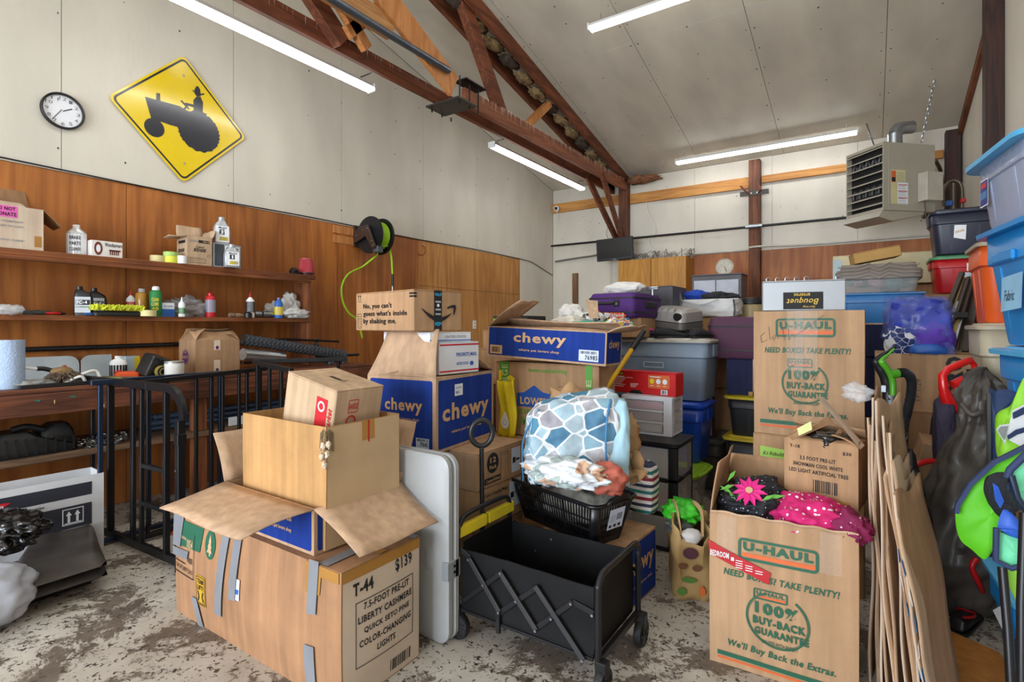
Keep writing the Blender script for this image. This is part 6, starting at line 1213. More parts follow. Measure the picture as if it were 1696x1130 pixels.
p = Print(gt, (-.004, .78, 0), (0, -1, 0), (0, 0, 1), (-1, 0, 0)); p.rframe(.30, .46, .24, .285, .006, .008, M('pale_edge', '#b9c6d8', .4), 'label_frame', .004); p.done()
bt = tote('bright royal blue storage tote under the grey-blue one', (-1.01, 3.98), .335, .55, .40, .445, BLUET, BLUET, taper=.04)
gc = tote('clear storage box with lime green lid on the floor beside the drawer tower', (-1.0, 3.70), 0, .42, .44, .33, CLEARP, LIMEL, taper=.03, clear=True)
CM = [M('craft_pink', '#c99a9a', .7), M('craft_white', '#d5d2cc', .7), M('craft_tan', '#a98c6c', .7), M('craft_teal', '#5c8a86', .7), M('craft_orange', '#b86a4c', .7), M('craft_red', '#a8403c', .6)]
fill(gc, CM, 12, 3, .8, .07)
MB().tube(bez([(.38, -.02, .31), (.30, -.05, .325), (.14, -.05, .325), (.05, -.02, .31)]), .012, 8).build('lid_handle', LIMEL, gc, smooth=60)
tote('dark grey storage tote on the floor behind the lime-lidded box', (-1.0, 4.50), 0, .6, .60, .42, DG, DG, taper=.03)
tote('dark tote on the floor under the back of the grey-blue tote', (-1.55, 4.0), 0, .5, .45, .785, BLKT, BLKT, taper=.03)
# things on the dark grey tote: framed picture, brown boxes
fr_ = carton('shrink-wrapped framed picture standing on the dark grey tote', (-1.06, 4.58), .421, .10, .22, .36, M('wrap_brown', '#5d4a42', .35, var=.3, vs=9, coat=.3), name='wrapped_picture'); p = pr(fr_, 'L'); p.rect(.03, .075, .02, .34, PAPER, 'picture'); p.rect(.04, .065, .05, .3, M('teal_print', '#4c8f8a', .5), 'picture', .0026); p.done()
carton('brown box with dark side above the wrapped picture, right of the grey-blue tote', (-.93, 4.95), .80, .35, .35, .30, CB3)
carton('brown box carrying the dark-sided box in the aisle gap', (-.95, 4.98), .421, .34, .30, .375, CBD)
for k, (x, y, z, h_, l_) in enumerate(((-.72, 5.75, 0, .42, 'black-sided carton low in the gap between the totes and the yellow-lidded bins'), (-.72, 5.80, .421, .30, 'open brown carton in the gap, second from the floor'), (-.72, 5.80, .722, .33, 'plain brown carton in the gap, third from the floor'))):
    b = carton(l_, (x, y), z, .5, .4, h_, CBD if k else M_card('cardboard_black', '#2b2826'))
    if k == 0: p = pr(b, 'L'); p.rect(.2, .35, .25, .33, PAPER, 'label'); p.bars(.22, .33, .27, .31, INK); p.done()
# ---- drawer tower, white drawers, laminator box
BF = M('black_frame', '#1c1c1e', .4); CD = M_clear('clear_drawer', '#dcd8d8', .34, .15)
dt = thing('drawer_tower', 'black three-drawer tower with clear drawers full of craft bottles', 'drawers', (-.94, 3.146, 0)); W_, D_ = .40, .324
def dbx_(x0, x1, y0, y1, z0, z1): return MB().bx(-x1, -x0, y0, y1, z0, z1)
m = MB(); m.rr([(.628, -W_-.01, .012, -.012, D_+.012, .04), (.65, -W_-.012, .014, -.014, D_+.014, .04), (.653, -W_, .0, 0, D_, .03)], 6); m.build('top', BF, dt, smooth=40)
for (x0, x1, y0, y1) in ((0, .055, 0, .02), (W_-.03, W_, 0, .02), (0, .03, D_-.02, D_), (W_-.03, W_, D_-.02, D_)): dbx_(x0, x1, y0, y1, 0, .63).build('post', BF, dt, bevel=.003)
for i in range(4): dbx_(0, W_, 0, D_, .015+.205*i-.012, .015+.205*i+.012).build('divider', BF, dt, bevel=.003)
for i in range(3):
    z0 = .03+.205*i; d = dbx_(.055, W_-.032, -.006, .004, z0, z0+.175); dr_ = d.build('drawer_front', CD, dt, bevel=.002); dbx_(.002, .006, .03, D_-.03, z0, z0+.175).build('side_pane', CD, dt)
    MB().tube(bez([(.004, .03, z0+.015), (.012, D_/2, z0-.004), (.004, D_-.03, z0+.015)]), .006, 6).build('side_bow', BF, dt, smooth=60)
    rnd = random.Random(i+5)
    for k in range(9):
        x, y = -rnd.uniform(.08, .34), rnd.uniform(.025, .11); hh = rnd.uniform(.06, .14); mt = rnd.choice(CM+[WHITE, REDP, BLUEP])
        MB().lathe([(.02, 0), (.02, hh*.75), (.01, hh*.85), (.01, hh)], 10, c=(x, y, z0+.004)).build('craft_bottle', mt, dt, smooth=40)
wd = thing('drawer_unit', 'small white three-drawer unit standing on the black drawer tower', 'drawers', (-1.02, 3.30, .654)); W2, D2, H2 = .334, .225, .245; WPL = M('white_plastic_cool', '#d9dce6', .35, var=.03)
def wb_(x0, x1, y0, y1, z0, z1): return MB().bx(-x1, -x0, y0, y1, z0, z1)
for (x0, x1) in ((0, .055), (W2-.03, W2)): wb_(x0, x1, 0, .012, .012, H2-.014).build('front_post', WPL, wd, bevel=.002)
wb_(0, W2, 0, D2, H2-.018, H2).build('top', WPL, wd, bevel=.003); wb_(0, W2, 0, D2, 0, .014).build('base', WPL, wd, bevel=.003); wb_(W2-.006, W2, .012, D2, .014, H2-.018).build('side', WPL, wd); wb_(0, W2, D2-.006, D2, .014, H2-.018).build('back', WPL, wd); wb_(0, .005, .02, .05, .014, H2-.018).build('side_rail', WPL, wd)
for i in range(3):
    z0 = .02+.071*i; wb_(.057, W2-.032, -.008, 0, z0, z0+.056).build('drawer_front', CD, wd, bevel=.002); wb_(.055, W2-.03, -.004, .012, z0+.058, z0+.069).build('divider', WPL, wd, bevel=.001); wb_(-.001, .003, .055, D2-.01, z0, z0+.055).build('side_pane', CD, wd)
    mt = (M('bright_paper', '#e6e6ee', .6), M('bright_lilac', '#b0a0c8', .6), M('craft_magenta', '#e0489c', .6))[i]; wb_(.08, W2-.08 if i != 2 else W2-.06, .02, .12, z0+.002, z0+.045).build('craft_paper', mt, wd, bevel=.003); 
    for k in range(4): lumpy('craft_item', random.Random(i*4+k).choice(CM), wd, (-.07-.05*k, .06, z0+.02), (.025, .03, .016), k+i, .3, 2, 2)
SR = M('red_card', '#c81c20', .4, var=.03, coat=.2)
sx = carton('red laminator box with orange panel on the small white drawers', (-1.012, 3.33), .90, .46, .12, .148, SR, t=82, name='laminator_box')
sx.location = (-1.015, 3.36, .90); p = pr(sx, 'L'); p.rect(.01, .09, .118, .14, INK, 'panel'); p.text('Scotch', .014, .086, .122, .137, YEL, e=.0034); p.text('THERMAL', .012, .10, .098, .112, PAPER); p.text('LAMINATOR', .105, .16, .099, .106, PAPER, bold=0)
for i in range(5): p.rect(.012, .10-.012*(i % 3), .088-.012*i, .0915-.012*i, PAPER, 'small_print'); 
for i in range(3): p.rect(.14, .20-.01*i, .062-.01*i, .066-.01*i, PAPER, 'small_print')
p.rpoly(.27, .42, .045, .13, .008, ORINK, 'orange_panel'); p.rect(.285, .36, .116, .121, PAPER, 'small_print', .003)
for i in range(3): p.ell(.298+.045*i, .09, .016, .017, PAPER if i else YEL, 'icon', .003); p.rect(.286+.045*i, .31+.045*i, .06, .063, PAPER, 'small_print', .003)
p.rect(.36, .405, .008, .038, PAPER, 'label'); p.bars(.365, .4, .011, .035, INK, n=12); p.poly([(.13, 0), (.15, .022), (.21, .024), (.235, .0)], BLACK, 'black_shape', .003); p.done()
# ---- purple suitcase on its carton
cs = carton('brown carton under the purple suitcase on the grey-blue tote', (-1.45, 3.86), 1.262, .3, .42, .15, CB)
cs.location = (-1.44, 3.90, 1.262)
PU = M('purple_fabric', '#4c2370', .75, bump=.3, bs=120, var=.12); BLF = M('black_trim', '#1d1b22', .6)
pz = thing('purple_suitcase', 'purple fabric suitcase with black handles lying on a carton', 'suitcase', (-1.46, 3.80, 1.414), math.radians(84)); 
def su(T, dl, dr, h, mat, trim, r=.04):
    m = MB(); m.rr([(0, .012, dr-.012, .012, dl-.012, r), (.02, 0, dr, 0, dl, r), (h*.8, 0, dr, 0, dl, r), (h, .015, dr-.015, .015, dl-.015, r)], 6); m.build('shell', mat, T, smooth=40)
    for z in (h*.78, h*.18): m = MB(); m.rr([(z, -.004, dr+.004, -.004, dl+.004, r), (z+.012, -.004, dr+.004, -.004, dl+.004, r)], 6); m.build('zip_band', trim, T, smooth=40)
su(pz, .40, .50, .185, PU, BLF); 
MB().tube(bez([(-.006, .34, .105), (-.03, .30, .11), (-.03, .20, .11), (-.006, .15, .115)]), .012, 8).build('carry_handle', BLF, pz, smooth=60); MB().bx(-.012, 0, .32, .37, .085, .125).build('handle_mount', BLF, pz, bevel=.004); MB().bx(-.012, 0, .12, .17, .085, .135).build('handle_mount', BLF, pz, bevel=.004)
for y in (.35, .14): MB().cyl((-.012, y, .105), (-.016, y, .105), .006, n=8).build('rivet', STEEL, pz)
MB().bx(.19, .38, -.012, .002, .075, .125).build('side_handle', BLF, pz, bevel=.008); MB().bx(.03, .47, .03, .37, .183, .192).build('top_pocket', M('purple_top', '#5a4068', .7, var=.2), pz, bevel=.006)
p = Print(pz, (-.02, .40, 0), (0, -1, 0), (0, 0, 1), (-1, 0, 0)); p.poly([(.10, .075), (.135, .04), (.33, .035), (.36, .012), (.33, -.005), (.15, .0), (.125, .015)][::-1], ORANGE, 'luggage_tag', .016); p.text('Rockland', .16, .335, .004, .033, PAPER, e=.019); p.poly([(.15, 0), (.20, -.01), (.23, .03), (.18, .04)], PAPER, 'paper_tag', .021); p.done()
tag(lumpy('white_plastic_bag', WCL, None, (-1.62, 4.0, 1.645), (.16, .1, .055), 21, .2, 1.6, 4, flat=.95), 'white bundled bag lying on the purple suitcase', 'bag')
fc = thing('tap_fitting', 'chrome tap fitting on the purple suitcase', 'fitting', (-1.42, 4.10, 1.592)); MB().cyl((0, 0, 0), (0, 0, .045), .012, n=12).build('stem', STEEL, fc, smooth=50); MB().cyl((-.045, 0, .05), (.045, 0, .05), .010, n=12).build('crossbar', STEEL, fc, smooth=50); MB().bx(-.05, .05, -.02, .02, .058, .066).build('lever', STEEL, fc, bevel=.002)
DGB = M('dark_grey_card', '#4c4b54', .5, var=.06)
g = carton('dark grey appliance box right of the purple suitcase', (-1.42, 4.62), 1.262, .42, .42, .44, DGB, name='appliance_box'); p = pr(g, 'L'); p.done(); p = pr(g, 'R'); p.ell(.05, .1, .07, .06, PAPER, 'picture'); p.ell(.05, .1, .035, .03, DGB, 'picture', .003)
for i in range(4): p.rect(.20+.022*i, .207+.022*i, .20, .40-.02*i, PAPER, 'small_print')
p.text('BOX', .33, .37, .2, .36, PAPER, rot=90); p.done()
# grey hard suitcase
HS = M('champagne_shell', '#a5a19c', .4, metal=.3, var=.05); gs = thing('hard_suitcase', 'silver-grey hard-shell suitcase lying behind the shoes', 'suitcase', (-1.20, 4.14, 1.295), math.radians(70), rot=(math.radians(6), math.radians(-5), math.radians(70)))
m = MB(); m.rr([(.075, 0, .30, 0, .36, .05), (.15, .004, .296, .004, .356, .06), (.175, .03, .27, .03, .33, .06)], 8, True, True); m.build('upper_shell', HS, gs, smooth=40); m = MB(); m.rr([(0, .02, .28, .02, .34, .05), (.02, 0, .30, 0, .36, .05), (.068, 0, .30, 0, .36, .05)], 8); m.build('lower_shell', M('shell_dark', '#6d6a66', .4, metal=.3), gs, smooth=40); m = MB(); m.rr([(.066, .002, .298, .002, .358, .05), (.077, .002, .298, .002, .358, .05)], 8); m.build('zip_band', BLF, gs)
MB().cyl((.02, .05, .12), (-.012, .05, .12), .03, n=18).build('wheel_housing', BLACK, gs, smooth=40)
for k in range(4): MB().bx(-.002, .002+.26, .08+.06*k, .085+.06*k, .1, .178).build('shell_rib', HS, gs)
# shoes on the grey tote lid
def shoe(label, loc, rz, mat, acc=None, s=1.0):
    t = thing('sports_shoe', label, 'shoe', loc, rz, 'black sports shoes on the grey tote'); 
    m = MB(); sec = []
    for i, (x, w, h0, hh) in enumerate(((-.125, .02, .02, .03), (-.115, .032, .012, .07), (-.07, .036, .01, .075), (-.03, .036, .01, .075), (.02, .036, .01, .06), (.07, .042, .01, .045), (.11, .034, .012, .032), (.13, .012, .016, .022))): sec.append((x*s, w*s, h0*s, hh*s))
    vs = []; n = 12
    for x, w, h0, hh in sec: vs += [(x, w*math.cos(2*PI*j/n), h0+(hh-h0)/2+(hh-h0)/2*math.sin(2*PI*j/n)) for j in range(n)]
    m.add(vs, [(i*n+j, i*n+(j+1) % n, (i+1)*n+(j+1) % n, (i+1)*n+j) for i in range(len(sec)-1) for j in range(n)]+[tuple(range(n)), tuple(range(len(vs)-1, len(vs)-n-1, -1))]); m.build('upper', mat, t, smooth=60)
    m = MB(); m.rr([(0, -.125*s, .132*s, -.036*s, .036*s, .035*s), (.016*s, -.128*s, .135*s, -.038*s, .038*s, .036*s)], 5); m.build('sole', BLACK, t, smooth=40)
    if acc: MB().tube(bez([(-.10*s, -.02*s, .078*s), (-.05*s, -.036*s, .072*s), (.0, -.03*s, .066*s), (.03*s, 0, .058*s), (0, .03*s, .066*s)]), .006*s, 6).build('collar_trim', acc, t, smooth=60)
    for k in range(4): MB().bar((.0+.018*k, -.022, .07-.006*k), (.0+.018*k, .022, .07-.006*k), .004, .004).build('lace', acc or BLACK, t)
    return t
BKF = M('black_mesh_fabric', '#232326', .8, bump=.4, bs=80); HP = M('hot_pink', '#e0389c', .5)
shoe('black and hot pink sports shoe at the left on the grey tote lid', (-1.45, 4.12, 1.258), math.radians(10), BKF, HP); shoe('black sports shoe with white logo, front of the pile on the tote lid', (-1.28, 4.10, 1.258), math.radians(25), BKF)
shoe('black shoe in the middle of the pile on the tote lid', (-1.22, 4.26, 1.258), math.radians(-30), BKF); shoe('black shoe at the right end of the tote lid', (-1.06, 4.16, 1.258), math.radians(70), BKF)
# laundry bag + clothes, jar, cooler, navy box
hid = carton('brown carton under the white laundry bag', (-.95, 4.78), 1.101, .55, .40, .32, CBD); carton('tall brown carton standing behind the grey-blue tote', (-.93, 5.33), 0, .60, .42, 1.10, CBD)
lbg = thing('laundry_bag', 'white folded laundry bag with clothes on top behind the grey suitcase', 'bag', (-1.19, 5.0, 1.42)); lumpy('bag_body', M('white_nylon', '#c9c9c8', .5, bump=.4, bs=10), lbg, (0, 0, .09), (.27, .16, .09), 31, .08, 1.4, 5, boxy=.4, flat=.98); MB().tube(bez([(-.22, -.15, .165), (-.05, -.175, .12), (.1, -.17, .165)]), 0, 4, flat=(.012, .002)).build('strap', M('white_nylon', '#c9c9c8', .5), lbg); MB().tube(bez([(.22, -.15, .16), (.23, -.16, .08), (.225, -.16, .02)]), .006, 6).build('cord', BLACK, lbg)
tag(lumpy('blue_cloth', M('royal_cloth', '#1f47b0', .8, bump=.4, bs=14), None, (-1.33, 5.05, 1.63), (.12, .1, .05), 33, .3, 2, 4, ridge=.2), 'bright blue cloth on the white laundry bag', 'cloth'); tag(lumpy('black_cloth', M('black_cloth', '#2a2a2e', .85, bump=.5, bs=14), None, (-1.14, 5.03, 1.615), (.17, .1, .04), 34, .3, 2, 4, ridge=.25), 'black cloth on the white laundry bag', 'cloth')
j = thing('lidded_jar', 'clear beige plastic canister with black domed lid right of the laundry bag', 'jar', (-.90, 5.25, 1.36)); MB().lathe([(.10, 0), (.11, .01), (.11, .12), (.105, .13)], 26).build('body', M_clear('beige_clear', '#cdb886', .6), j, smooth=40); MB().lathe([(.112, -.05), (.112, 0.0)], 26).build('black_band', BLACK, j, smooth=40); MB().lathe([(.11, .13), (.115, .135), (.115, .16), (.09, .19), (.03, .195)], 26).build('lid', BLACK, j, smooth=40); j.location.z = 1.415
carton('tall brown carton carrying the beige canister', (-.66, 5.10), 0, .5, .4, 1.36, CBD)
co = thing('soft_cooler', 'plum soft cooler bag between the grey tote and the tall moving box', 'cooler', (-.58, 4.32, 1.10), math.radians(90)); su(co, .48, .30, .31, M('plum_fabric', '#4e2740', .7, bump=.2, bs=100, var=.1), BLF, .05); MB().bx(.04, .26, .05, .42, .308, .318).build('top_panel', M('plum_light', '#6b3d62', .6), co, bevel=.006)
nb = carton('navy printed box with brown tape standing on the upper yellow-lidded bin', (-.50, 4.34), .822, .42, .30, .275, M_card('cardboard_navy', '#262a48')); p = pr(nb, 'L'); p.rect(.19, .225, 0, .275, TAPE, 'tape'); p.rect(.16, .40, 0, .03, TAPE, 'tape'); p.done()
tote('black storage bin with yellow lid, upper one of two right of the aisle', (-.40, 4.36), .505, .52, .38, .316, BLKT, YLID, taper=.03, over=.025); tote('black storage bin with yellow lid, lower one of two right of the aisle', (-.39, 4.35), 0, .54, .40, .504, BLKT, YLID, taper=.03, over=.025)
# ---- back wall fittings
wc = thing('wall_cabinet', 'yellow-brown two-door wooden cabinet high on the back wall under the television', 'cabinet', (-2.77, 7.95, 1.62)); YW = M_wood('cabinet_wood', '#b57a26', '#cf9640', 2, .8, .4, dark=.85)
cx0, cx1 = atY(1024, 432, 7.95)[0]+2.77, atY(1136, 424, 7.95)[0]+2.77; MB().bx(cx0, cx1+.002, .02, .385, 0, .77).build('carcass', M_wood('cabinet_side', '#a86f28', '#c08a3c', 2, .8, .4, dark=.85), wc, bevel=.003); mid = (cx0+cx1)/2
MB().bx(cx0, mid-.006, 0, .019, .004, .765).build('door', YW, wc, bevel=.003); MB().bx(mid+.006, cx1, 0, .019, .004, .765).build('door', YW, wc, bevel=.003)
m = MB(); rnd = random.Random(8)
for k in range(40):
    c_ = Vector((rnd.uniform(-.45, .5), rnd.uniform(.08, .28), .80)); R_ = rnd.uniform(.04, .10); ax_ = Vector((rnd.gauss(0, 1), rnd.gauss(0, 1), rnd.gauss(0, .6))).normalized(); u_ = ax_.orthogonal().normalized(); v_ = ax_.cross(u_); pts = []
    for i in range(14): a_ = i*.6; q_ = c_+(u_*math.cos(a_)+v_*math.sin(a_))*R_*(1+.2*math.sin(i*1.7+k)); q_.z = max(q_.z, .78); pts.append(q_)
    m.tube(pts, .005, 4)
o_ = m.build('wire_tangle', M('grey_wire', '#9a9894', .4, metal=.5), None, smooth=60); o_.location = (-2.77+.08, 7.95, 1.62); tag(o_, 'tangle of grey wire on top of the wooden wall cabinet', 'wire', kind='stuff')
tv = thing('wall_television', 'small black flat television hung on the truss post', 'television', (-3.36, 7.9, 2.57)); w_, h_ = .305, .175; TVB = M('tv_black', '#121214', .2, coat=.4)
tv.rotation_euler = (.06, math.radians(-1.5), .02); MB().bx(-w_, w_, 0, .05, -h_, h_).build('case', BLACK, tv, bevel=.006); MB().bx(-w_+.02, w_-.03, -.003, .001, -h_+.045, h_-.018).build('screen', TVB, tv, bevel=.001); MB().bx(-.16, .16, -.008, 0, -h_+.014, -h_+.022).build('speaker_bar', M('tv_grey', '#3b3b40', .3), tv); MB().bx(-.03, .03, -.01, 0, -h_+.008, -h_+.018).build('badge', STEEL, tv); MB().bx(-.05, .05, .05, .30, -.05, .05).build('wall_arm', BLACKM, tv)
gcb = thing('utility_cabinet', 'grey plastic utility cabinet with silver patterned doors below the plywood back wall', 'cabinet', (-1.61, 7.0, 0)); GC = M('cabinet_grey', '#5c5a60', .5); MB().bx(-.30, .30, .015, .40, 0, 1.99).build('carcass', GC, gcb, bevel=.004)
SVD = M('silver_door', '#a9aeb8', .35, metal=.3, bump=.5, bs=70)
for (a_, b_) in ((-.27, -.004), (.004, .27)):
    d_ = MB().bx(a_, b_, 0, .014, .05, 1.93).build('door', SVD, gcb, bevel=.002)
    m = MB(); 
    for i in range(14):
        for k in range(6): zc_ = 1.45+.035*i; xx = a_+.02+.042*k+(.02 if i % 2 else 0); 
        
MB().bx(-.31, .31, -.005, .41, 1.99, 2.005).build('top', GC, gcb, bevel=.003)
dc = thing('round_dial', 'small round white weathered dial leaning on the grey utility cabinet', 'dial', (-1.56, 7.25, 2.115), 0, rot=(-.12, 0, 0)); MB().lathe([(.108, 0), (.112, .004), (.112, .02), (.1, .024), (.02, .02)], 30, ax='y').build('plate', M('dirty_white', '#b8b09e', .6, var=.25, vs=14), dc, smooth=40); MB().lathe([(.001, -.002), (.09, -.001)], 30, ax='y').build('dial_face', M('dial_white', '#c9c4b6', .5, var=.2, vs=25), dc); MB().bar((0, -.005, 0), (.03, -.005, -.06), .004, .008).build('needle', M('rust', '#7a4a2c', .7), dc)
hk = thing('tool_hook_rack', 'dark steel bracket with two upright rusty hooks on the hook post', 'bracket', (-1.365, YB-.1295, 3.25)); MB().bx(-.19, .19, -.008, 0, -.035, .035).build('plate', M('dark_steel', '#4a4845', .5, metal=.7), hk, bevel=.002)
for s in (-1, 1): MB().tube([(s*.06, -.015, -.01), (s*.10, -.09, .02), (s*.16 if s < 0 else .06, -.12, .10)], 0, 4, flat=(.014, .006)).build('hook', M('rusty_red', '#8a5040', .7), hk)
for x in (-.04, .04): MB().cyl((x, -.008, 0), (x, -.014, 0), .012, n=6).build('bolt', STEEL, hk)
tag(MB().cyl((-4.68, 8.2, 2.765), (-.05, 8.2, 2.765), .018, n=10).build('black_gas_pipe', M('black_iron', '#232120', .4, metal=.4), smooth=50), 'long black pipe running across the back wall to the heater', 'pipe')
tag(MB().cyl((-1.47, 8.17, 2.765), (-1.25, 8.17, 2.765), .03, n=10).build('pipe_clamp', STEEL, smooth=50), 'steel clamp holding the black pipe to the hook post', 'clamp')
m = MB(); m.tube(bez([(-2.25, 8.335, 2.455), (-1.46, 8.33, 2.455), (-1.42, 8.2, 2.47), (-1.2, 8.2, 2.475), (-.8, 8.33, 2.47), (.4, 8.33, 2.475), (.7, 8.33, 2.47)]), .014, 8); tag(m.build('white_conduit', M('conduit_white', '#c9c6bc', .5), smooth=60), 'thin white conduit along the plywood top on the back wall', 'conduit')
tag(MB().tube(bez([(-4.66, 8.31, 2.50), (-4.2, 8.29, 2.53), (-3.9, 8.3, 2.55), (-3.6, 8.28, 2.60)]), .016, 8).build('grey_cable', M('cable_grey', '#6d6a66', .5), smooth=60), 'sagging grey cable bundle left of the wall television', 'cable')
scm = thing('security_camera', 'small white security camera on the girt in the far left corner', 'camera', (-4.60, YB-.06, 3.43)); MB().lathe([(.035, 0), (.05, -.02), (.05, -.05), (.04, -.06)], 20, ax='y').build('body', WHITE, scm, smooth=40); MB().lathe([(.03, -.06), (.028, -.066), (.001, -.068)], 20, ax='y').build('lens', BLACK, scm, smooth=40); MB().tube(bez([(0, -.02, -.04), (.01, -.02, -.12), (-.02, -.02, -.2)]), .004, 5).build('cord', WHITE, scm)
m = MB(); m.tube(bez([(-2.98, 8.32, 3.36), (-2.96, 8.31, 3.2), (-2.86, 8.31, 3.0), (-2.84, 8.3, 2.85), (-2.95, 8.3, 2.7), (-2.8, 8.28, 2.5)]), .004, 5); tag(m.build('loose_wire', WHITE, smooth=60), 'thin white cord hanging from the girt right of the truss post', 'cord'); m = MB(); m.tube(bez([(-3.62, 8.32, 3.1), (-3.68, 8.31, 2.9), (-3.58, 8.31, 2.75), (-3.66, 8.3, 2.85), (-3.55, 8.3, 2.7)]), .004, 5); tag(m.build('loose_wire', M('grey_wire', '#9a9894', .4), smooth=60), 'curly grey cord left of the truss post', 'cord')
tag(lumpy('torn_insulation', M('torn_foam', '#8a5c40', .9, var=.4, vs=18, bump=.6), None, (-3.02, 8.24, 3.70), (.24, .09, .06), 41, .5, 2.4, 4, ridge=.3), 'ragged brown torn insulation at the truss end on the back wall', 'insulation')
# ---- unit heater
ht = thing('unit_heater', 'grey hanging gas unit heater with slanted louvres near the far right corner', 'heater', (.122, 6.831, 2.573), math.radians(43.6)); HG = M('heater_beige', '#a8a292', .4, var=.04); dl, dr, h = .497, .641, .723; ht['dims'] = (dl, dr, h)
MB().bx(.06, dr, 0, dl, 0, h).build('casing', HG, ht, bevel=.004); MB().bx(0, .06, 0, .012, 0, h).build('outlet_frame', HG, ht); MB().bx(0, .06, dl-.012, dl, 0, h).build('outlet_frame', HG, ht); MB().bx(0, .06, .012, dl-.012, h-.03, h).build('outlet_frame', HG, ht); MB().bx(0, .06, .012, dl-.012, 0, .03).build('outlet_frame', HG, ht)
MB().bx(.055, .061, .02, dl-.02, .03, h-.03).build('dark_opening', M('heater_dark', '#1b1a1a', .8), ht)
for i in range(8): z = .07+.085*i; MB().prism([(0, 0), (.055, .03), (.055, .035), (0, .012)], (1, 0, 0), (0, 0, 1), (-.006, .012, z), (0, dl-.024, 0)).build('louvre', HG, ht)
TU = M('heat_tube', '#4b4a4c', .4, metal=.5)
for zz in (.2, .5):
    for k in range(5): MB().tube([(.052, .08+.085*k+.03*math.cos(a_), zz+.09*math.sin(a_)) for a_ in [PI*j_/8 for j_ in range(9)]], .018, 8).build('heat_tube', TU, ht, smooth=60)
MB().prism([(0, 0), (-.05, -.07), (.12, -.11), (dr*.8, -.03), (dr*.8, 0)], (1, 0, 0), (0, 0, 1), (0, .01, 0), (0, dl-.02, 0)).build('bottom_duct', HG, ht, bevel=.003)
MB().bx(.42, .62, -.11, -.001, .10, .40).build('control_box', M('control_box_grey', '#bdb8aa', .4), ht, bevel=.004)
p = pr(ht, 'R'); YLB = M('pale_yellow_label', '#cfc795', .5); p.rect(.09, .27, .22, .43, YLB, 'label'); p.rect(.095, .15, .30, .42, ORINK, 'label', .002); p.rect(.10, .145, .305, .35, INK, 'label', .0026); p.rect(.17, .30, .07, .30, PAPER, 'label', .0022); p.rect(.09, .17, .07, .22, YLB, 'label', .0022)
for z in (.27, .2, .13): p.rect(.18, .29, z, z+.008, REDP, 'label', .0028)
for i in range(9): p.rect(.18, .28-.01*(i % 3), .08+.022*i, .084+.022*i, GREYP, 'small_print', .0028)
for i in range(7): p.rect(.16, .26-.01*(i % 3), .30+.017*i, .304+.017*i, GREYP, 'small_print', .0028)
p.done(); MB().lathe([(.12, 0), (.12, .01), (.075, .05), (.07, .13), (.07, .20)], 24, c=(dr*.65, dl*.55, h)).build('flue_collar', STEEL, ht, smooth=40)
MB().tube(bez([(dr*.65, dl*.55, h+.18), (dr*.65+.05, dl*.55, h+.26), (dr*.65+.2, dl*.5, h+.28)]), .07, 16).build('flue_elbow', STEEL, ht, smooth=60)
MB().tube(bez([(.45, -.05, .10), (.47, -.05, -.05), (.50, -.04, -.2)]), .005, 6).build('thermostat_wire', BLACK, ht)
def chain3(name, a, b, par=None, label=None):
    a, b = Vector(a), Vector(b); d = b-a; n = int(d.length/.045); m = MB(); ax_ = d.normalized(); u_ = ax_.orthogonal().normalized(); v_ = ax_.cross(u_)
    for i in range(n):
        c_ = a+d*((i+.5)/n); w_ = u_ if i % 2 else v_; m.tube([c_+ax_*.030*math.cos(t_)+w_*.011*math.sin(t_) for t_ in [k*PI/4 for k in range(8)]], .0036, 5, closed=True)
    o_ = m.build(name, STEEL, par, smooth=60)
    if label: tag(o_, label, 'chain'); o_['kind'] = 'stuff'
    return o_
cp = lambda u, v: (lambda d: [x*((5.635-CAM_H)/(d[2]+.222*d[1])) + (CAM_H if i == 2 else 0) for i, x in enumerate(d)])([a_-b_ for a_, b_ in zip(unR(u, v, 1), (0, 0, CAM_H))])
chain3('heater_chain', cp(1548, 132), unR(1526, 236, 5.9), label='long chain from the ceiling to the back of the heater'); chain3('heater_chain', cp(1435, 205), unR(1448, 243, 5.75), label='short chain from the ceiling to the front corner of the heater')
gv = thing('gas_valves', 'cluster of gas valves and small pipes between the heater and the corner post', 'pipes', (.80, 7.85, 2.60)); BR = M('brass_dark', '#6d6354', .4, metal=.7)
for (pts, r_) in (([(-.3, -.2, .0), (-.1, -.15, .02), (.05, -.1, .0)], .03), ([(-.02, -.15, -.1), (-.02, -.15, .35)], .025), ([(.05, -.15, -.05), (.05, -.15, .3), (-.03, -.15, .38), (-.1, -.15, .3), (-.1, -.15, .1)], .018), ([(-.25, -.2, -.08), (-.05, -.18, -.08)], .02)): MB().tube(bez(pts) if len(pts) > 2 else pts, r_, 10).build('pipe', BR, gv, smooth=50)
for (c_, s_, mt) in (((-.15, -.22, 0), .05, STEEL), ((-.06, -.2, .12), .03, BLUEP), ((.05, -.19, .02), .035, BLACK), ((-.22, -.22, .05), .03, BR), ((.06, -.17, .14), .025, RED)): MB().bx(c_[0]-s_, c_[0]+s_, c_[1]-s_, c_[1]+s_, c_[2]-s_, c_[2]+s_).build('valve_body', mt, gv, bevel=.008)
MB().bx(-.08, .10, -.12, -.04, -.42, -.26).build('outlet_box', STEEL, gv, bevel=.006)
tag(MB().tube(bez([unR(1549, 265, 6.1), unR(1558, 285, 6.4), unR(1560, 310, 6.5), unR(1552, 325, 6.2)]), .02, 8).build('heater_hose', M('brown_hose', '#4f3a2c', .5), smooth=60), 'brown curved hose at the right side of the heater', 'hose')
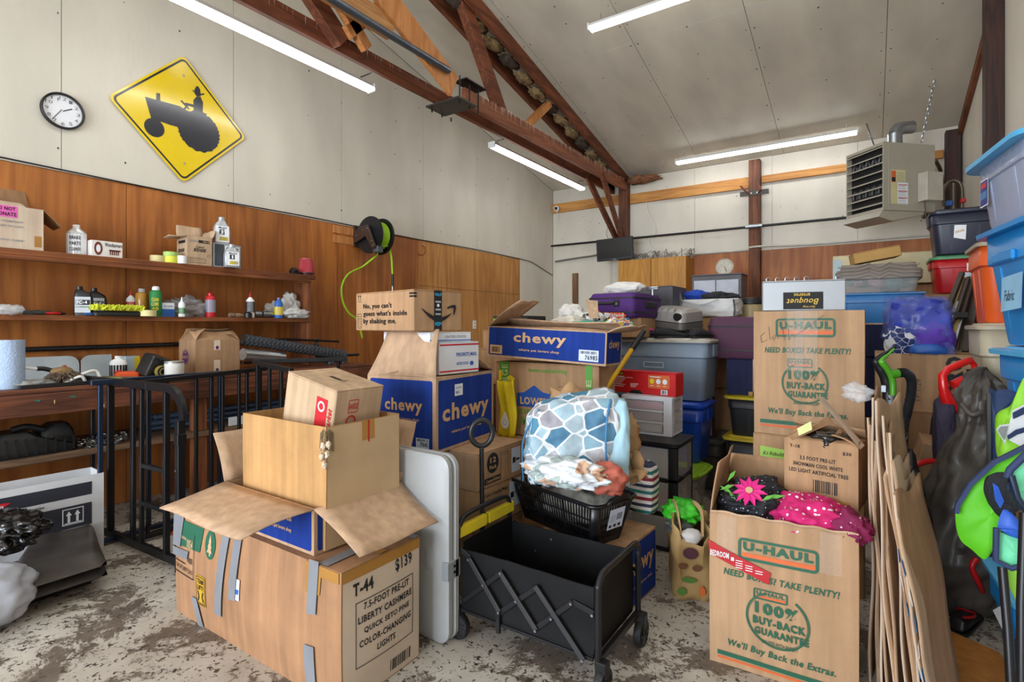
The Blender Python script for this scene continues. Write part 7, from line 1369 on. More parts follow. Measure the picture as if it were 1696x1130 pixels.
# ================================================================== right-hand side
UH = M_card('cardboard_moving', '#b08d6c', .08); UHG = M('moving_green', '#1f5a42', .6, var=.05); UHO = M('moving_orange', '#d4622c', .6, var=.05)
def moving_prints(b, W_, H_, wp=None, top=0.0):
    p = pr(b, 'L', wp); X = lambda f: W_*f; Y = lambda f: H_*(1-top-f*(1-top*.75))
    p.rframe(X(.215), X(.755), Y(.208), Y(.06), .010, .018, UHG, 'logo_frame'); p.text('U-HAUL', X(.25), X(.72), Y(.145), Y(.085), UHG, 'logo', bold=.07); p.rect(X(.245), X(.735), Y(.185), Y(.160), UHO, 'logo_bar')
    p.text('NEED BOXES? TAKE PLENTY!', X(.11), X(.885), Y(.338), Y(.292), UHG, bold=.035, shear=.2)
    p.rframe(X(.325), X(.555), Y(.452), Y(.382), .005, .006, UHG, 'logo_frame'); p.text('U-HAUL', X(.345), X(.535), Y(.42), Y(.395), UHG, 'logo', bold=.05); p.rect(X(.34), X(.54), Y(.440), Y(.428), UHO, 'logo_bar')
    p.ring(X(.485), Y(.575), W_*.215, W_*.215, .006, UHG, 'round_frame', t0=PI*.62, t1=PI*2.30); p.ring(X(.485), Y(.575), W_*.20, W_*.20, .002, UHG, 'round_frame', t0=PI*.62, t1=PI*2.30)
    p.rect(X(.315), X(.70), Y(.70), Y(.46), UH, 'round_ground', .0028) if False else None
    p.text('100%', X(.335), X(.625), Y(.548), Y(.468), UHG, bold=.06, shear=.0, e=.0042); p.text('BUY-BACK', X(.32), X(.67), Y(.622), Y(.568), UHG, bold=.06, e=.0042); p.text('GUARANTEE', X(.33), X(.69), Y(.69), Y(.64), UHG, bold=.06, e=.0042)
    p.text('UNUSED-WITH RECEIPT', X(.38), X(.62), Y(.745), Y(.72), UHG, bold=.02); p.text("We'll Buy Back the Extras.", X(.14), X(.86), Y(.845), Y(.785), UHG, bold=.035, shear=.2)
    p.rect(X(.06), X(.94), Y(.915), Y(.885), UHG, 'green_stripe'); p.rect(X(.06), X(.94), Y(.94), Y(.925), UHO, 'orange_stripe')
    return p
# column at the left of this side: carton, tall moving box, silver gift box
N = (-.02, 3.12)
lowb = carton('tan carton with green note under the tall moving box', (-.02, 3.14), 0, .50, .42, .30, CBD)
nb_ = carton('tan carton with handwritten green sticky note, directly under the tall moving box', (-.02, 3.10), .301, .50, .44, .474, CB)
p = pr(nb_, 'L'); p.poly([(.035, .41), (.165, .40), (.165, .345), (.035, .355)][::-1], M('green_note', '#a6d35a', .6, var=.02), 'sticky_note'); p.text('Kz Rebuild', .05, .15, .365, .385, INK, bold=0, shear=.3, e=.0036); p.done()
w = warper(.003, 3, 17)
u1 = carton('tall closed moving box with green print in the centre right, below the silver gift box', N, .776, .50, .44, .652, UH, warp=w, name='moving_box', cat='box', tape=CLEARTAPE)
p = moving_prints(u1, .50, .652, w); p.rect(.16, .30, .34, .652, CLEARTAPE, 'clear_tape', .0046); p.rect(.20, .235, .30, .652, CLEARTAPE, 'clear_tape', .005)
PEN = M('pen_grey', '#5a5450', .7)
for pts in ([(.055, .54), (.035, .52), (.04, .485), (.065, .50)], [(.075, .57), (.08, .50)], [(.11, .53), (.09, .51), (.10, .50), (.115, .53), (.12, .505)], [(.135, .59), (.15, .50)], [(.125, .555), (.15, .56)], [(.165, .58), (.17, .50), (.185, .53), (.195, .51)], [(.2, .52), (.22, .54), (.25, .56), (.29, .60), (.33, .63)]): p.line(pts, .002, PEN, 'handwriting', .0055)
p.done()
p = pr(u1, 'R', w); p.rect(.0, .02, .1, .5, UHG, 'green_print'); p.done()
SG = M('silver_gift_card', '#a9adb2', .35, metal=.4, var=.04)
bq_ = carton('silver gift box printed upside down, standing on the tall moving box', (-.10, 3.20), 1.43, .385, .12, .16, SG, t=100, name='gift_box')
p = pr(bq_, 'L'); GOLD = M('gold_print2', '#c8a544', .4, metal=.3, var=.03); p.rect(.10, .285, .008, .098, INK, 'black_label'); p.text('arcoroc', .15, .225, .078, .092, GOLD, flip=True, e=.0036); p.text('Bouquet', .115, .265, .032, .072, GOLD, flip=True, shear=.3, e=.0036, bold=.01); p.text('Spring', .19, .25, .014, .028, GOLD, flip=True, shear=.3, e=.0036, bold=0); p.done()
for k, x in enumerate((.01, .03, .055, .075)):
    pass
m = MB()
for k in range(6): c_ = (.02+.05*(k % 2)*.2, .385-.03-.045*k if k < 5 else .03, .166); m.tube([(c_[0], c_[1]+.011*math.cos(t_), c_[2]+.004+.011*math.sin(t_)) for t_ in [j*PI/5 for j in range(10)]], .002, 5, closed=True)
m.build('wire_rings', STEEL, bq_, smooth=50)['kind'] = 'stuff'
# lower front moving box with clothes
wv = warper(.005, 2.6, 19, (.45, .5, .61, .012))
N = (-.032, 2.25); u2 = carton('large open moving box with green print full of clothes, nearest on the right', N, 0, .50, .45, .605, UH, t=93, closed=False, flaps={'BR': (-8, .19, .08), 'BL': (6, .14)}, warp=wv, name='moving_box')
p = moving_prints(u2, .50, .605, wv, .075); p.poly([(-.004, .49), (.0, .437), (.215, .366), (.222, .412)][::1], RED, 'room_label', .006); p.text('BEDROOM', .004, .075, .432, .455, PAPER, rot=0, e=.008)
for i in range(3):
    for k in range(4-i): p.rect(.10+.035*i, .125+.035*i, .432-.009*k-.012*i, .435-.009*k-.012*i, PAPER, 'small_print', .008)
p.rect(.083, .094, .428, .442, PAPER, 'small_print', .008); p.rect(.38, .45, .45, .60, CLEARTAPE, 'clear_tape', .0046); p.rect(.03, .10, .46, .60, CLEARTAPE, 'clear_tape', .0046); p.done()
MB().tube([(.002, y, .606+.003*math.sin(y*60)) for y in [.02*i for i in range(26)]], .006, 5).build('torn_edge', CBIN, u2)
def fabric_spots(name, base, spot, scale, thr, extra=None):
    m, nt, N_, L, P = nodes_of(name); P.inputs['Roughness'].default_value = .75
    tc = N_.new('ShaderNodeTexCoord'); v = N_.new('ShaderNodeTexVoronoi'); v.inputs['Scale'].default_value = scale; L.new(tc.outputs['Object'], v.inputs['Vector']); lt = N_.new('ShaderNodeMath'); lt.operation = 'LESS_THAN'; lt.inputs[1].default_value = thr; L.new(v.outputs['Distance'], lt.inputs[0])
    mx = N_.new('ShaderNodeMix'); mx.data_type = 'RGBA'; mx.inputs[6].default_value = lin(base)+(1,); mx.inputs[7].default_value = lin(spot)+(1,); L.new(lt.outputs[0], mx.inputs[0]); out = mx.outputs[2]
    for (c, sc_, th_, off) in (extra or []):
        mp = N_.new('ShaderNodeMapping'); mp.inputs['Location'].default_value = (off, off*.7, off*.3); L.new(tc.outputs['Object'], mp.inputs[0]); v = N_.new('ShaderNodeTexVoronoi'); v.inputs['Scale'].default_value = sc_; L.new(mp.outputs[0], v.inputs['Vector']); lt = N_.new('ShaderNodeMath'); lt.operation = 'LESS_THAN'; lt.inputs[1].default_value = th_; L.new(v.outputs['Distance'], lt.inputs[0])
        m2 = N_.new('ShaderNodeMix'); m2.data_type = 'RGBA'; m2.inputs[7].default_value = lin(c)+(1,); L.new(lt.outputs[0], m2.inputs[0]); L.new(out, m2.inputs[6]); out = m2.outputs[2]
    L.new(out, P.inputs['Base Color']); return m
BKFL = fabric_spots('black_floral', '#14161e', '#cfd6de', 55, .16); PKD = fabric_spots('pink_dotted', '#c81a6a', '#f0e4ea', 42, .26)
bf = thing('floral_garment', 'black garment with pink flower and green leaves in the open moving box', 'clothes', (-.40, 2.44, .605)); lumpy('cloth', BKFL, bf, (0, 0, 0), (.145, .17, .085), 51, .25, 1.8, 5, ridge=.2)
MG = M('magenta_petal', '#d11f7c', .7, var=.1); LF_ = M('leaf_green', '#5fa03c', .7); 
fd = Vector((.0, -1, .9)).normalized(); fc_ = Vector((-.0, -.13, .075)); ua = Vector((1, 0, 0)); va = fd.cross(ua).normalized()*-1
for k in range(11):
    a_ = 2*PI*k/11; d_ = ua*math.cos(a_)+va*math.sin(a_); s_ = fd.cross(d_); MB().add([fc_+fd*.012, fc_+d_*.035+s_*.012+fd*.014, fc_+d_*.068+fd*.004, fc_+d_*.035-s_*.012+fd*.014], [(0, 1, 2, 3)]).build('petal', MG, bf, solid=.002, fix=False)
MB().add([fc_+fd*.018+ua*.014*math.cos(t_)+va*.014*math.sin(t_) for t_ in [k*PI/5 for k in range(10)]], [tuple(range(10))]).build('flower_centre', CREAMP, bf, solid=.002, fix=False)
for k, (x, z, an) in enumerate(((-.055, .04, 2.6), (-.06, .01, 3.6), (-.05, -.02, 4.0), (.05, .0, 5.6), (.075, .01, 5.9), (-.03, -.02, 4.6), (-.05, .10, 2.0))):
    c_ = Vector((x, -.135 - .02*(k % 2), z+.05)); d_ = ua*math.cos(an)+va*math.sin(an); s_ = fd.cross(d_); MB().add([c_+fd*.012, c_+d_*.025+s_*.008+fd*.014, c_+d_*.06+fd*.01, c_+d_*.025-s_*.008+fd*.014], [(0, 1, 2, 3)]).build('leaf', LF_, bf, solid=.002, fix=False)
tag(lumpy('pink_garment', PKD, None, (-.205, 2.39, .585), (.155, .14, .09), 53, .2, 1.8, 5, ridge=.15), 'hot pink garment with white dots in the open moving box', 'clothes')
tag(lumpy('magenta_garment', fabric_spots('magenta_dark', '#7d1346', '#e6c2d4', 38, .14), None, (-.06, 2.34, .60), (.07, .09, .06), 55, .3, 2, 4, ridge=.2), 'dark magenta garment in the right corner of the open moving box', 'clothes')
# T-18 box
N = (-.036, 2.49); t18 = carton('tan carton marked T-18 and $30 tilted on the clothes of the open moving box', N, .617, .268, .22, .256, CB, t=82, closed=False, flaps={'L': (-86, .08), 'R': (-70, .10), 'BR': (-60, .10, .1), 'BL': (-50, .08)}, name='tree_box')
p = pr(t18, 'L'); p.text('T-18', .022, .06, .222, .236, INK); p.text('$30', .215, .245, .215, .23, INK)
for i, (s_, a_, b_) in enumerate((('3.5 FOOT PRE-LIT', .06, .19), ('SNOWMAN COOL WHITE', .035, .215), ('LED LIGHT ARTIFICIAL TREE', .02, .235))): p.text(s_, a_, b_, .176-.027*i, .192-.027*i, INK, bold=.025)
p.bars(.11, .20, .05, .10, INK, n=24); p.rect(.02, .24, .0, .03, TAPE, 'tape'); p.done()
tag(lumpy('black_plastic_parts', BAG, None, (-.14, 2.60, .87), (.09, .08, .035), 57, .4, 2, 4, ridge=.2), 'black shiny plastic inside the carton marked T-18', 'plastic')
YN = M('pale_sticky', '#d9dc9a', .6, var=.03)
fl1 = MB(); a_ = [Vector(unR(*q)) for q in ((1353, 657, 2.2), (1364, 658, 2.25), (1432, 738, 2.12), (1425, 745, 2.08))]; fl1.add(a_+[q+Vector((0, .006, 0)) for q in a_], [(0, 1, 2, 3), (7, 6, 5, 4), (0, 4, 5, 1), (1, 5, 6, 2), (2, 6, 7, 3), (3, 7, 4, 0)]); fl1.build('loose_flap', CBW, None); fo = bpy.data.objects['loose_flap']; tag(fo, 'pale loose cardboard strip slanting over the carton marked T-18', 'cardboard')
a_ = [Vector(unR(*q)) for q in ((1306, 722, 2.15), (1372, 690, 2.2), (1380, 700, 2.2), (1312, 730, 2.12))]; tag(MB().add(a_+[q+Vector((0, .006, 0)) for q in a_], [(0, 1, 2, 3), (7, 6, 5, 4), (0, 4, 5, 1), (1, 5, 6, 2), (2, 6, 7, 3), (3, 7, 4, 0)]).build('loose_cardboard_strip', CB), 'brown cardboard strip with yellow note over the T-18 carton', 'cardboard')
a_ = [Vector(unR(*q)) for q in ((1320, 710, 2.12), (1343, 698, 2.12), (1345, 712, 2.10), (1323, 722, 2.10))]; tag(MB().add(a_+[q+Vector((0, .002, 0)) for q in a_], [(0, 1, 2, 3), (7, 6, 5, 4), (0, 4, 5, 1), (1, 5, 6, 2), (2, 6, 7, 3), (3, 7, 4, 0)]).build('sticky_note', YN), 'pale yellow sticky note on the brown strip', 'note')
tag(lumpy('crumpled_film', M_clear('clear_film2', '#e4e6e8', .4, .1), None, unR(1418, 650, 2.25), (.05, .03, .04), 4, .5, 2, 3, ridge=.3), 'crumpled clear film at the top of the flattened cardboard', 'film')
# flattened cardboard sheets
rnd = random.Random(12); names = ['leftmost', 'second', 'third', 'fourth', 'fifth', 'sixth', 'seventh', 'eighth', 'ninth', 'tenth', 'eleventh', 'twelfth']
NS = 12; BLS = M('blue_stripe_print', '#2f74b4', .5)
for i in range(NS):
    f = i/(NS-1); xb = .0+.20*f; xt = -.012+.085*f; yf = 2.44-.36*f+rnd.uniform(-.02, .02); top = [1.00, .96, 1.09, .93, 1.07, .88, 1.02, .84, .98, .93, .80, .72][i]; ln = rnd.uniform(.26, .40)
    m = MB(); nu, nv = 10, 14; fr = rnd.random()*5
    def fn(u, v, s=0):
        z = top*v+(.02*math.sin(u*7+fr) if v > .95 else 0)-(.12*u if v > .9 else 0)*(i % 3 == 0); x = xb+(xt-xb)*v**1.0+(.055+.035*math.sin(i*2.1))*u+.012*math.sin(u*3+i+v*2)*math.sin(PI*v)+.004*math.sin(v*11+fr)
        y = yf+ln*u+(.028*math.sin(v*5+fr)+.008*noise.noise(Vector((v*9, i, 0))) if u == 0 else 0)
        return Vector((x, y, max(0, z)))
    m.grid(fn, nu, nv); o_ = m.build('cardboard_sheet', (CB, CB2, CB3, CBIN)[i % 4], None, solid=.0065, smooth=30)
    lab = names[i]+' from the left of the flattened cardboard sheets beside the moving boxes' if i else 'leftmost of the flattened cardboard sheets leaning right of the moving boxes'
    if i == NS-1: lab = 'rightmost of the flattened cardboard sheets leaning right of the moving boxes'
    tag(o_, lab[:200], 'cardboard', 'flattened cardboard sheets')
    MB().tube([fn(0, k/18)+Vector((.003, -.001, 0)) for k in range(19)], .0036, 5).build('corrugated_edge', CBIN if i % 2 else CBW, o_, smooth=40)
    if i in (9, 11):
        for k in range(7):
            z = .06+.085*k; w0, w1 = fn(.0, z/top), fn(.12, z/top); w2, w3 = fn(.12, (z+.045)/top), fn(0, (z+.045)/top); of = Vector((-.006, -.001, 0)); MB().add([w0+of, w1+of, w2+of, w3+of], [(0, 1, 2, 3)]).build('blue_stripe', BLS if k % 2 == 0 else PAPER, o_, solid=.001)
tag(lumpy('torn_paper', M('pale_paper', '#c9b79c', .9, bump=.3), None, unR(1517, 860, 1.95), (.022, .03, .06), 3, .5, 2, 3, ridge=.3), 'pale torn paper wad at the edge of the cardboard sheets', 'paper')
m = MB(); P4 = [(*atZ(1500, 1075, 0)[:2], .004), (*atZ(1560, 1042, 0)[:2], .004), (*atZ(1655, 1085, 0)[:2], .004), (*atZ(1700, 1160, 0)[:2], .004), (*atZ(1560, 1200, 0)[:2], .004)]
m.add([Vector(q) for q in P4]+[Vector(q)+Vector((0, 0, .006)) for q in P4], [(0, 1, 2, 3, 4), (9, 8, 7, 6, 5)]+[(i, (i+1) % 5, (i+1) % 5+5, i+5) for i in range(5)]); tag(m.build('floor_cardboard', M_card('cardboard_orange', '#b87a3c')), 'flat brown cardboard piece lying on the floor at the lower right', 'cardboard')
# ---- back right pile
N = (.535, 4.0); tb1 = carton('large tan box with black side print and handwriting behind the vacuum handle', N, .832, .505, .42, .350, CB, name='appliance_box')
p = pr(tb1, 'L'); p.text('TORO', .34, .42, .02, .34, INK, rot=90, bold=.08); p.text('MiLLi', .432, .468, .10, .32, INK, rot=90, bold=.03); p.text('TP 1/24', .195, .225, .06, .20, PEN, rot=90, bold=0); p.text('kart', .165, .18, .05, .12, PEN, rot=90, bold=0); p.rect(.0, .13, .0, .35, M('tape_pale', '#c4a070', .4), 'tape', .0008); p.done()
tb2 = carton('tan box with pen marks directly under the black-printed one', (.54, 3.98), .441, .51, .44, .39, CB3, name='appliance_box'); p = pr(tb2, 'L'); p.text('HBS 7 ork', .135, .165, .16, .36, PEN, rot=90, bold=0); p.done()
carton('brown box at the floor behind the cardboard sheets', (.56, 3.95), 0, .55, .45, .44, CBD)
ub2 = carton('tilted moving box with green recycling print low behind the vacuum', (.44, 3.42), .02, .42, .38, .62, UH, t=90, name='moving_box'); ub2.rotation_euler = (math.radians(14), 0, PI/2); ub2.location = (.50, 3.58, .02)
p = pr(ub2, 'L'); 
for i in range(6): p.rect(.13+.025*i, .145+.025*i, .42-.02*i, .52-.012*i, UHG, 'green_print')
p.poly([(.33, .60), (.36, .62), (.40, .55), (.37, .54)], UHG, 'green_print'); p.done()
nv1 = carton('dark navy printed box right of the tall moving box, upper one', (.17, 4.45), 1.135, .30, .3, .235, M_card('cardboard_navy', '#262a48')); p = pr(nv1, 'L'); p.rect(.235, .285, .01, .05, PAPER, 'label'); p.bars(.24, .28, .015, .045, INK, n=12); p.rect(0, .3, .225, .235, TAPE, 'tape'); p.done()
carton('dark navy printed box right of the tall moving box, lower one', (.17, 4.45), .72, .30, .3, .41, M_card('cardboard_navy', '#262a48')); carton('plain carton at the floor under the navy printed boxes', (.18, 4.46), 0, .35, .35, .715, CBD)
SKY = M('sky_blue_plastic', '#2f74b4', .4); CLB = M('camp_blue', '#1f8ad0', .35, var=.04, coat=.15); CLBL = M('camp_blue_lid', '#54aee0', .4, var=.08, vs=12)
hidr = carton('tall brown carton carrying the sky-blue bin', (.60, 4.95), 0, .85, .35, 1.34, CBD)
tote('flat sky-blue storage bin under the clear bin with zigzag lid', (.32, 4.72), 1.345, .50, .36, .24, SKY, None, taper=.02, lid=.0, ribs=False)
BRL = M('taupe_lid', '#7d7268', .45, var=.05); zb_ = tote('clear storage bin with taupe zigzag-ribbed lid on the sky-blue bin', (.30, 4.78), 1.60, .50, .32, .215, CLEARP, BRL, taper=.02, lid=.11, ribs=False); fill(zb_, CM, 8, 9, .55, .06)
for k in range(4): MB().tube([Vector((-.022, .50-.0-y_, z_+.108+.028*k)) for y_, z_ in ((.0, 0), (.12, 0), (.2, .022), (.26, -.01), (.32, .022), (.40, 0), (.50, 0))], .005, 6).build('lid_rib', BRL, zb_, smooth=50)
bpy.context.view_layer.update()
hr = carton('tall brown carton under the red bin', (.86, 5.30), 0, .50, .45, 1.60, CBD)
rt = tote('red storage bin with green lid carrying the navy bin', (.83, 5.25), 1.605, .42, .40, .29, RED, M('green_lid', '#4f8a62', .45), taper=.03); p = pr(rt, 'L'); p.rect(.20, .30, .16, .22, PAPER, 'label', .004); p.rect(.235, .285, .17, .205, REDP, 'label', .005); p.done()
NVP = M('navy_plastic', '#23273a', .4); nt_ = tote('dark navy storage bin with lid, topmost in front of the heater', (.80, 5.22), 1.90, .40, .36, .345, NVP, NVP, taper=.03, over=.012); p = pr(nt_, 'L'); p.poly([(.13, .12), (.20, .10), (.205, .21), (.135, .215)], PAPER, 'label', .005); p.poly([(.14, .15), (.195, .165), (.19, .18), (.14, .17)], CBW, 'label', .006); p.done()
crb = carton('long cream box printed with red leaves behind the clear bin', (.52, 5.75), 1.72, .80, .2, .27, M('cream_card', '#c9bd96', .6), t=94, name='tree_box'); p = pr(crb, 'L'); p.rect(0, .07, 0, .235, M('pale_blue_print', '#a9bcc0', .5), 'panel'); p.text('Garden', .08, .20, .06, .12, GOLD, shear=.3)
for (x, z) in ((.43, .15), (.50, .17), (.39, .10)): p.poly([(x+.016*math.cos(a__)*(1 if k % 2 else .5), z+.016*math.sin(a__)*(1 if k % 2 else .5)) for k, a__ in enumerate([j__*PI/5 for j__ in range(10)])], REDP, 'leaf_print')
p.text('Decorations', .43, .55, .08, .10, GOLD, bold=0); p.done(); carton('tall brown carton carrying the cream box', (.52, 5.78), 0, .7, .3, 1.71, CBD)
tb_ = carton('small tan box lying tilted on the zigzag lid', (.25, 4.82), 1.82, .30, .18, .08, M('tan_box_card', '#b08a4c', .6), name='small_box'); tb_.rotation_euler = (math.radians(-10), 0, PI/2+.2); tb_.location = (.20, 4.84, 1.87)
# purple and blue bag in clear film
pb_ = thing('clear_bedding_bag', 'clear bag of blue and purple bedding on the black-printed tan box', 'bag', (.25, 4.15, 1.30)); lumpy('bedding', M('bedding_blue', '#2b3ba8', .8, var=.5, vs=7, bump=.4, bs=12), pb_, (0, 0, .06), (.16, .13, .16), 61, .15, 1.6, 4, boxy=.3); lumpy('purple_bedding', M('bedding_purple', '#5a3aa8', .85, var=.3), pb_, (.06, -.08, -.02), (.11, .08, .10), 62, .2, 1.8, 4); lumpy('film', M_clear('blue_film', '#7486d8', .30, .06), pb_, (0, 0, .05), (.18, .15, .18), 63, .2, 2.2, 4, boxy=.3, ridge=.2)
lumpy('patterned_towel', bagmat('navy_white_towel', ['#1d2f6a', '#27407e', '#dfe4ec'], 26, '#dfe4ec', .03), pb_, (-.10, -.11, -.05), (.08, .05, .10), 64, .2, 1.8, 4); lumpy('blue_cushion', BLUEP, pb_, (.04, -.12, -.09), (.10, .05, .04), 65, .2, 1.8, 3)
# framed folding panels / game table leaning
DKB = M('espresso_wood', '#35251c', .45); PBW = M('pale_beech', '#c9a76a', .5); 
a0, a1 = Vector(unR(1541, 582, 3.65)), Vector(unR(1592, 452, 3.85)); b0, b1 = Vector(unR(1622, 584, 3.65)), Vector(unR(1628, 470, 3.85)); b1 = Vector(unR(1640, 452, 3.85))
gt_ = thing('folding_game_table', 'dark wood folding table with metal legs leaning beside the orange tub', 'table', a0)
def gbar(s0, s1, w_, d_, mat, off=0, t0=0, t1=1, nm_='frame_bar'):
    p0 = a0.lerp(b0, s0); p1 = a1.lerp(b1, s0); q0 = p0.lerp(p1, t0)-a0; q1 = p0.lerp(p1, t1)-a0; q0.y -= off; q1.y -= off; MB().bar(q0, q1, w_, d_).build(nm_, mat, gt_, bevel=.002)
for s_, w_, d_, mt, off in ((0.02, .03, .03, DKB, .02), (.14, .035, .012, PBW, 0), (.24, .03, .012, DKB, 0), (.36, .05, .012, PBW, 0), (.48, .02, .012, DKB, 0), (.56, .04, .012, PBW, 0), (.66, .06, .03, DKB, .02), (.78, .03, .012, PBW, 0), (.88, .05, .03, DKB, .02), (.97, .02, .02, PBW, 0)): gbar(s_, s_, w_, d_, mt, off)
for s_ in (.20, .44): gbar(s_, s_, .016, .016, STEEL, .03, .02, .62, 'metal_leg')
for s_ in (.26, .42): gbar(s_, s_, .03, .025, DKB, .03, .4, .92, 'brown_leg')
q_ = a1.lerp(b1, .3)-a0; MB().bar(q_+Vector((-.04, -.04, -.02)), q_+Vector((.05, -.04, 0)), .03, .03).build('hinge', STEEL, gt_)
q_ = a0.lerp(a1, .45).lerp(b0.lerp(b1, .45), .33)-a0; MB().bx(q_.x-.05, q_.x+.05, q_.y-.06, q_.y-.03, q_.z-.02, q_.z+.02).build('bracket', BLACKM, gt_, bevel=.003)
# orange tub, beige tub
OR = M('orange_tub', '#dd5a1c', .4, var=.05); BGT = M('beige_tub', '#b8ad94', .45, var=.08); BGL = M('beige_lid', '#a89f88', .45)
carton('dusty carton at the floor under the beige tub', (.56, 3.60), 0, .38, .34, .80, CBD, t=0)
bg = tote('beige tub with flat lid under the orange tub', (.47, 3.57), .805, .44, .38, .56, BGT, BGT, t=0, taper=.04, ribs=False)
og = tote('orange storage tub on the beige tub behind the big blue tote', (.45, 3.56), 1.37, .44, .40, .42, OR, BGL, t=0, taper=.05)
og.rotation_euler = (0, math.radians(3), 0)
# big blue totes
T8 = -8.6+360
def bl(lab, dx, dy, z0, h, lidm, bm, taper=.05, ry=0, **k):
    T = tote(lab, (.475+dx, 2.44+dy), z0, .58, .39, h, bm, lidm, t=8.0, taper=taper, r=.10, **k); T.rotation_euler = (0, math.radians(ry), math.radians(8)); return T
tub1 = bl('blue tub with light blue lid under the big blue tote marked Fabric', .04, .0, .86, .41, CLBL, CLB, over=.03)
cb_ = carton('dusty crate supporting the blue tub beside the right wall', (.50, 2.50), .441, .48, .40, .415, CBD, t=0)
big = bl('big blue tote with a label reading Fabric on the right, second from top', .0, .0, 1.275, .47, CLB, CLB, .055, over=.03)
p = Print(big, (-.0, .58, 0), (0, -1, 0), (0, 0, 1), (-1, 0, -.05)); p.poly([(.24, .13), (.43, .14), (.44, .27), (.25, .26)], M('clear_label', '#8fc4e6', .3), 'label', .004); p.text('Fabric', .28, .37, .17, .21, INK, bold=0, shear=.2, e=.0055); p.done()
MB().bx(-.016, .0, .20, .40, .32, .36).build('side_handle', CLB, big, bevel=.006)
clr = bl('milky clear tote with light blue lid, topmost on the right', -.02, .02, 1.75, .29, CLBL, M_clear('milky_tub', '#b9c4dc', .55, .2), .03, over=.04); fill(clr, [M('pale_pink_fabric', '#d9b4b4', .8), M('pale_white_fabric', '#cfd2dc', .8), M('pale_blue_cloth', '#9fb0d0', .8)], 8, 21, .8, .09)
p = Print(clr, (-.0, .58, 0), (0, -1, 0), (0, 0, 1), (-1, 0, -.05)); p.rpoly(.10, .19, .09, .20, .006, PAPER, 'label', .004); p.rpoly(.105, .185, .095, .195, .005, NAVY, 'label', .005); p.rect(.115, .175, .165, .185, REDP, 'label', .006); p.rect(.11, .18, .12, .15, SKY, 'label', .006); p.done()
lowt = tote('light blue bin on the floor with a white triangle, behind the chair legs', (.42, 2.38), 0, .44, .46, .44, CLB, CLBL, t=4, taper=.05, over=.02, ribs=False); p = Print(lowt, (-.0, .44, 0), (0, -1, 0), (0, 0, 1), (-1, 0, 0)); p.poly([(.20, .30), (.40, .28), (.36, .40)], PAPER, 'white_triangle', .026); p.done()
# ---- tall sack / duffel
def sack(name, mat, parent, path, rad, seed=0, nu=60, nv=40, amp=.03, squash=.8):
    P = bez(path, 12); n = len(P); R_ = [Vector((r, 0, 0)) for r in rad]; R_ = [q.x for q in bez(R_, 12)]; m = MB()
    def fn(u, v):
        i = min(u*(n-1), n-1.001); k = int(i); f = i-k; c_ = P[k].lerp(P[k+1], f); r = R_[k]*(1-f)+R_[k+1]*f; a = 2*PI*v; q = Vector((math.cos(a), math.sin(a)*squash, 0)); nz = noise.fractal(Vector((math.cos(a)*1.6, math.sin(a)*1.6, c_.z*5+seed)), 1, 2, 4)*amp*1.2+amp*.9*(-abs(noise.noise(Vector((math.cos(a)*3, math.sin(a)*3, c_.z*9+seed)))))
        return c_+q*(r+nz)
    m.grid(fn, nu, nv); m.add([P[0]+Vector((0, 0, 0))], []); return m.build(name, mat, parent, smooth=70, fix=False)
DUF = M('grey_black_bag', '#4a443e', .5, var=.45, vs=5, bump=.6, bs=7, coat=.1)
dz = thing('duffel_bag', 'tall slumped dark grey sack leaning against the blue tubs on the right', 'bag', (.30, 3.0, 0))
sack('body', DUF, dz, [(.03, .28, .01), (.03, .28, .12), (.04, .26, .3), (.07, .28, .5), (.11, .33, .72), (.14, .38, .92), (.155, .40, 1.06), (.16, .42, 1.15)], [.12, .19, .215, .18, .135, .10, .085, .01], 7, 90, 60, .035, .8)
MB().tube(bez([(.06, .26, .98), (.09, .22, .94), (.13, .23, .95), (.14, .25, .92)]), .012, 8).build('drawstring_fold', DUF, dz, smooth=60)
BKC = M('black_nylon', '#17171a', .5, bump=.3, bs=12)
tag(lumpy('black_backpack', BKC, None, (.13, 3.12, .36), (.11, .14, .34), 71, .2, 1.6, 5, flat=.98, ridge=.1), 'black fabric bag standing behind the grey sack, left side', 'bag')
tag(lumpy('purple_backpack', M('dark_purple', '#2c2338', .7, bump=.3), None, (.31, 3.42, .80), (.045, .09, .20), 73, .12, 1.4, 4, boxy=.3), 'dark purple backpack hanging behind the red handle', 'bag')
MB_ = MB().tube(bez([Vector(unR(*q)) for q in ((1544, 720, 2.95), (1548, 690, 2.95), (1560, 660, 2.95))]), .012, 6).build('backpack_strap', BKC, smooth=50); tag(MB_, 'black strap of the purple backpack', 'strap')
# red-handled push device
RH_ = thing('red_handle_sweeper', 'red plastic carrying handle on a silver pole behind the grey sack', 'handle', unR(1590, 760, 2.62)); o_ = Vector(RH_.location); RP = M('red_gloss', '#d01818', .3, coat=.4, var=.04)
V = lambda u, v, F=2.62: Vector(unR(u, v, F))-o_
MB().tube([V(1575, 674), V(1563, 645), V(1561, 622), V(1570, 612), V(1590, 603), V(1607, 597), V(1614, 605), V(1614, 615), V(1604, 625), V(1590, 632), V(1578, 638)], [.030, .022, .019, .018, .018, .017, .013, .013, .018, .022, .022], 12).build('handle_loop', RP, RH_, smooth=60)
MB().tube([V(1563, 650), V(1570, 670), V(1590, 683)], [.022, .028, .024], 12).build('lower_handle', RP, RH_, smooth=60)
MB().tube([V(1572, 672), V(1582, 705), V(1592, 745), V(1600, 860)], .022, 14).build('pole', M('silver_pole', '#8f9196', .3, metal=.8), RH_, smooth=60); MB().bx(*(lambda c_: (c_.x-.014, c_.x+.014, c_.y-.03, c_.y-.01, c_.z-.02, c_.z+.02))(V(1583, 710))).build('clip', WHITE, RH_, bevel=.003)
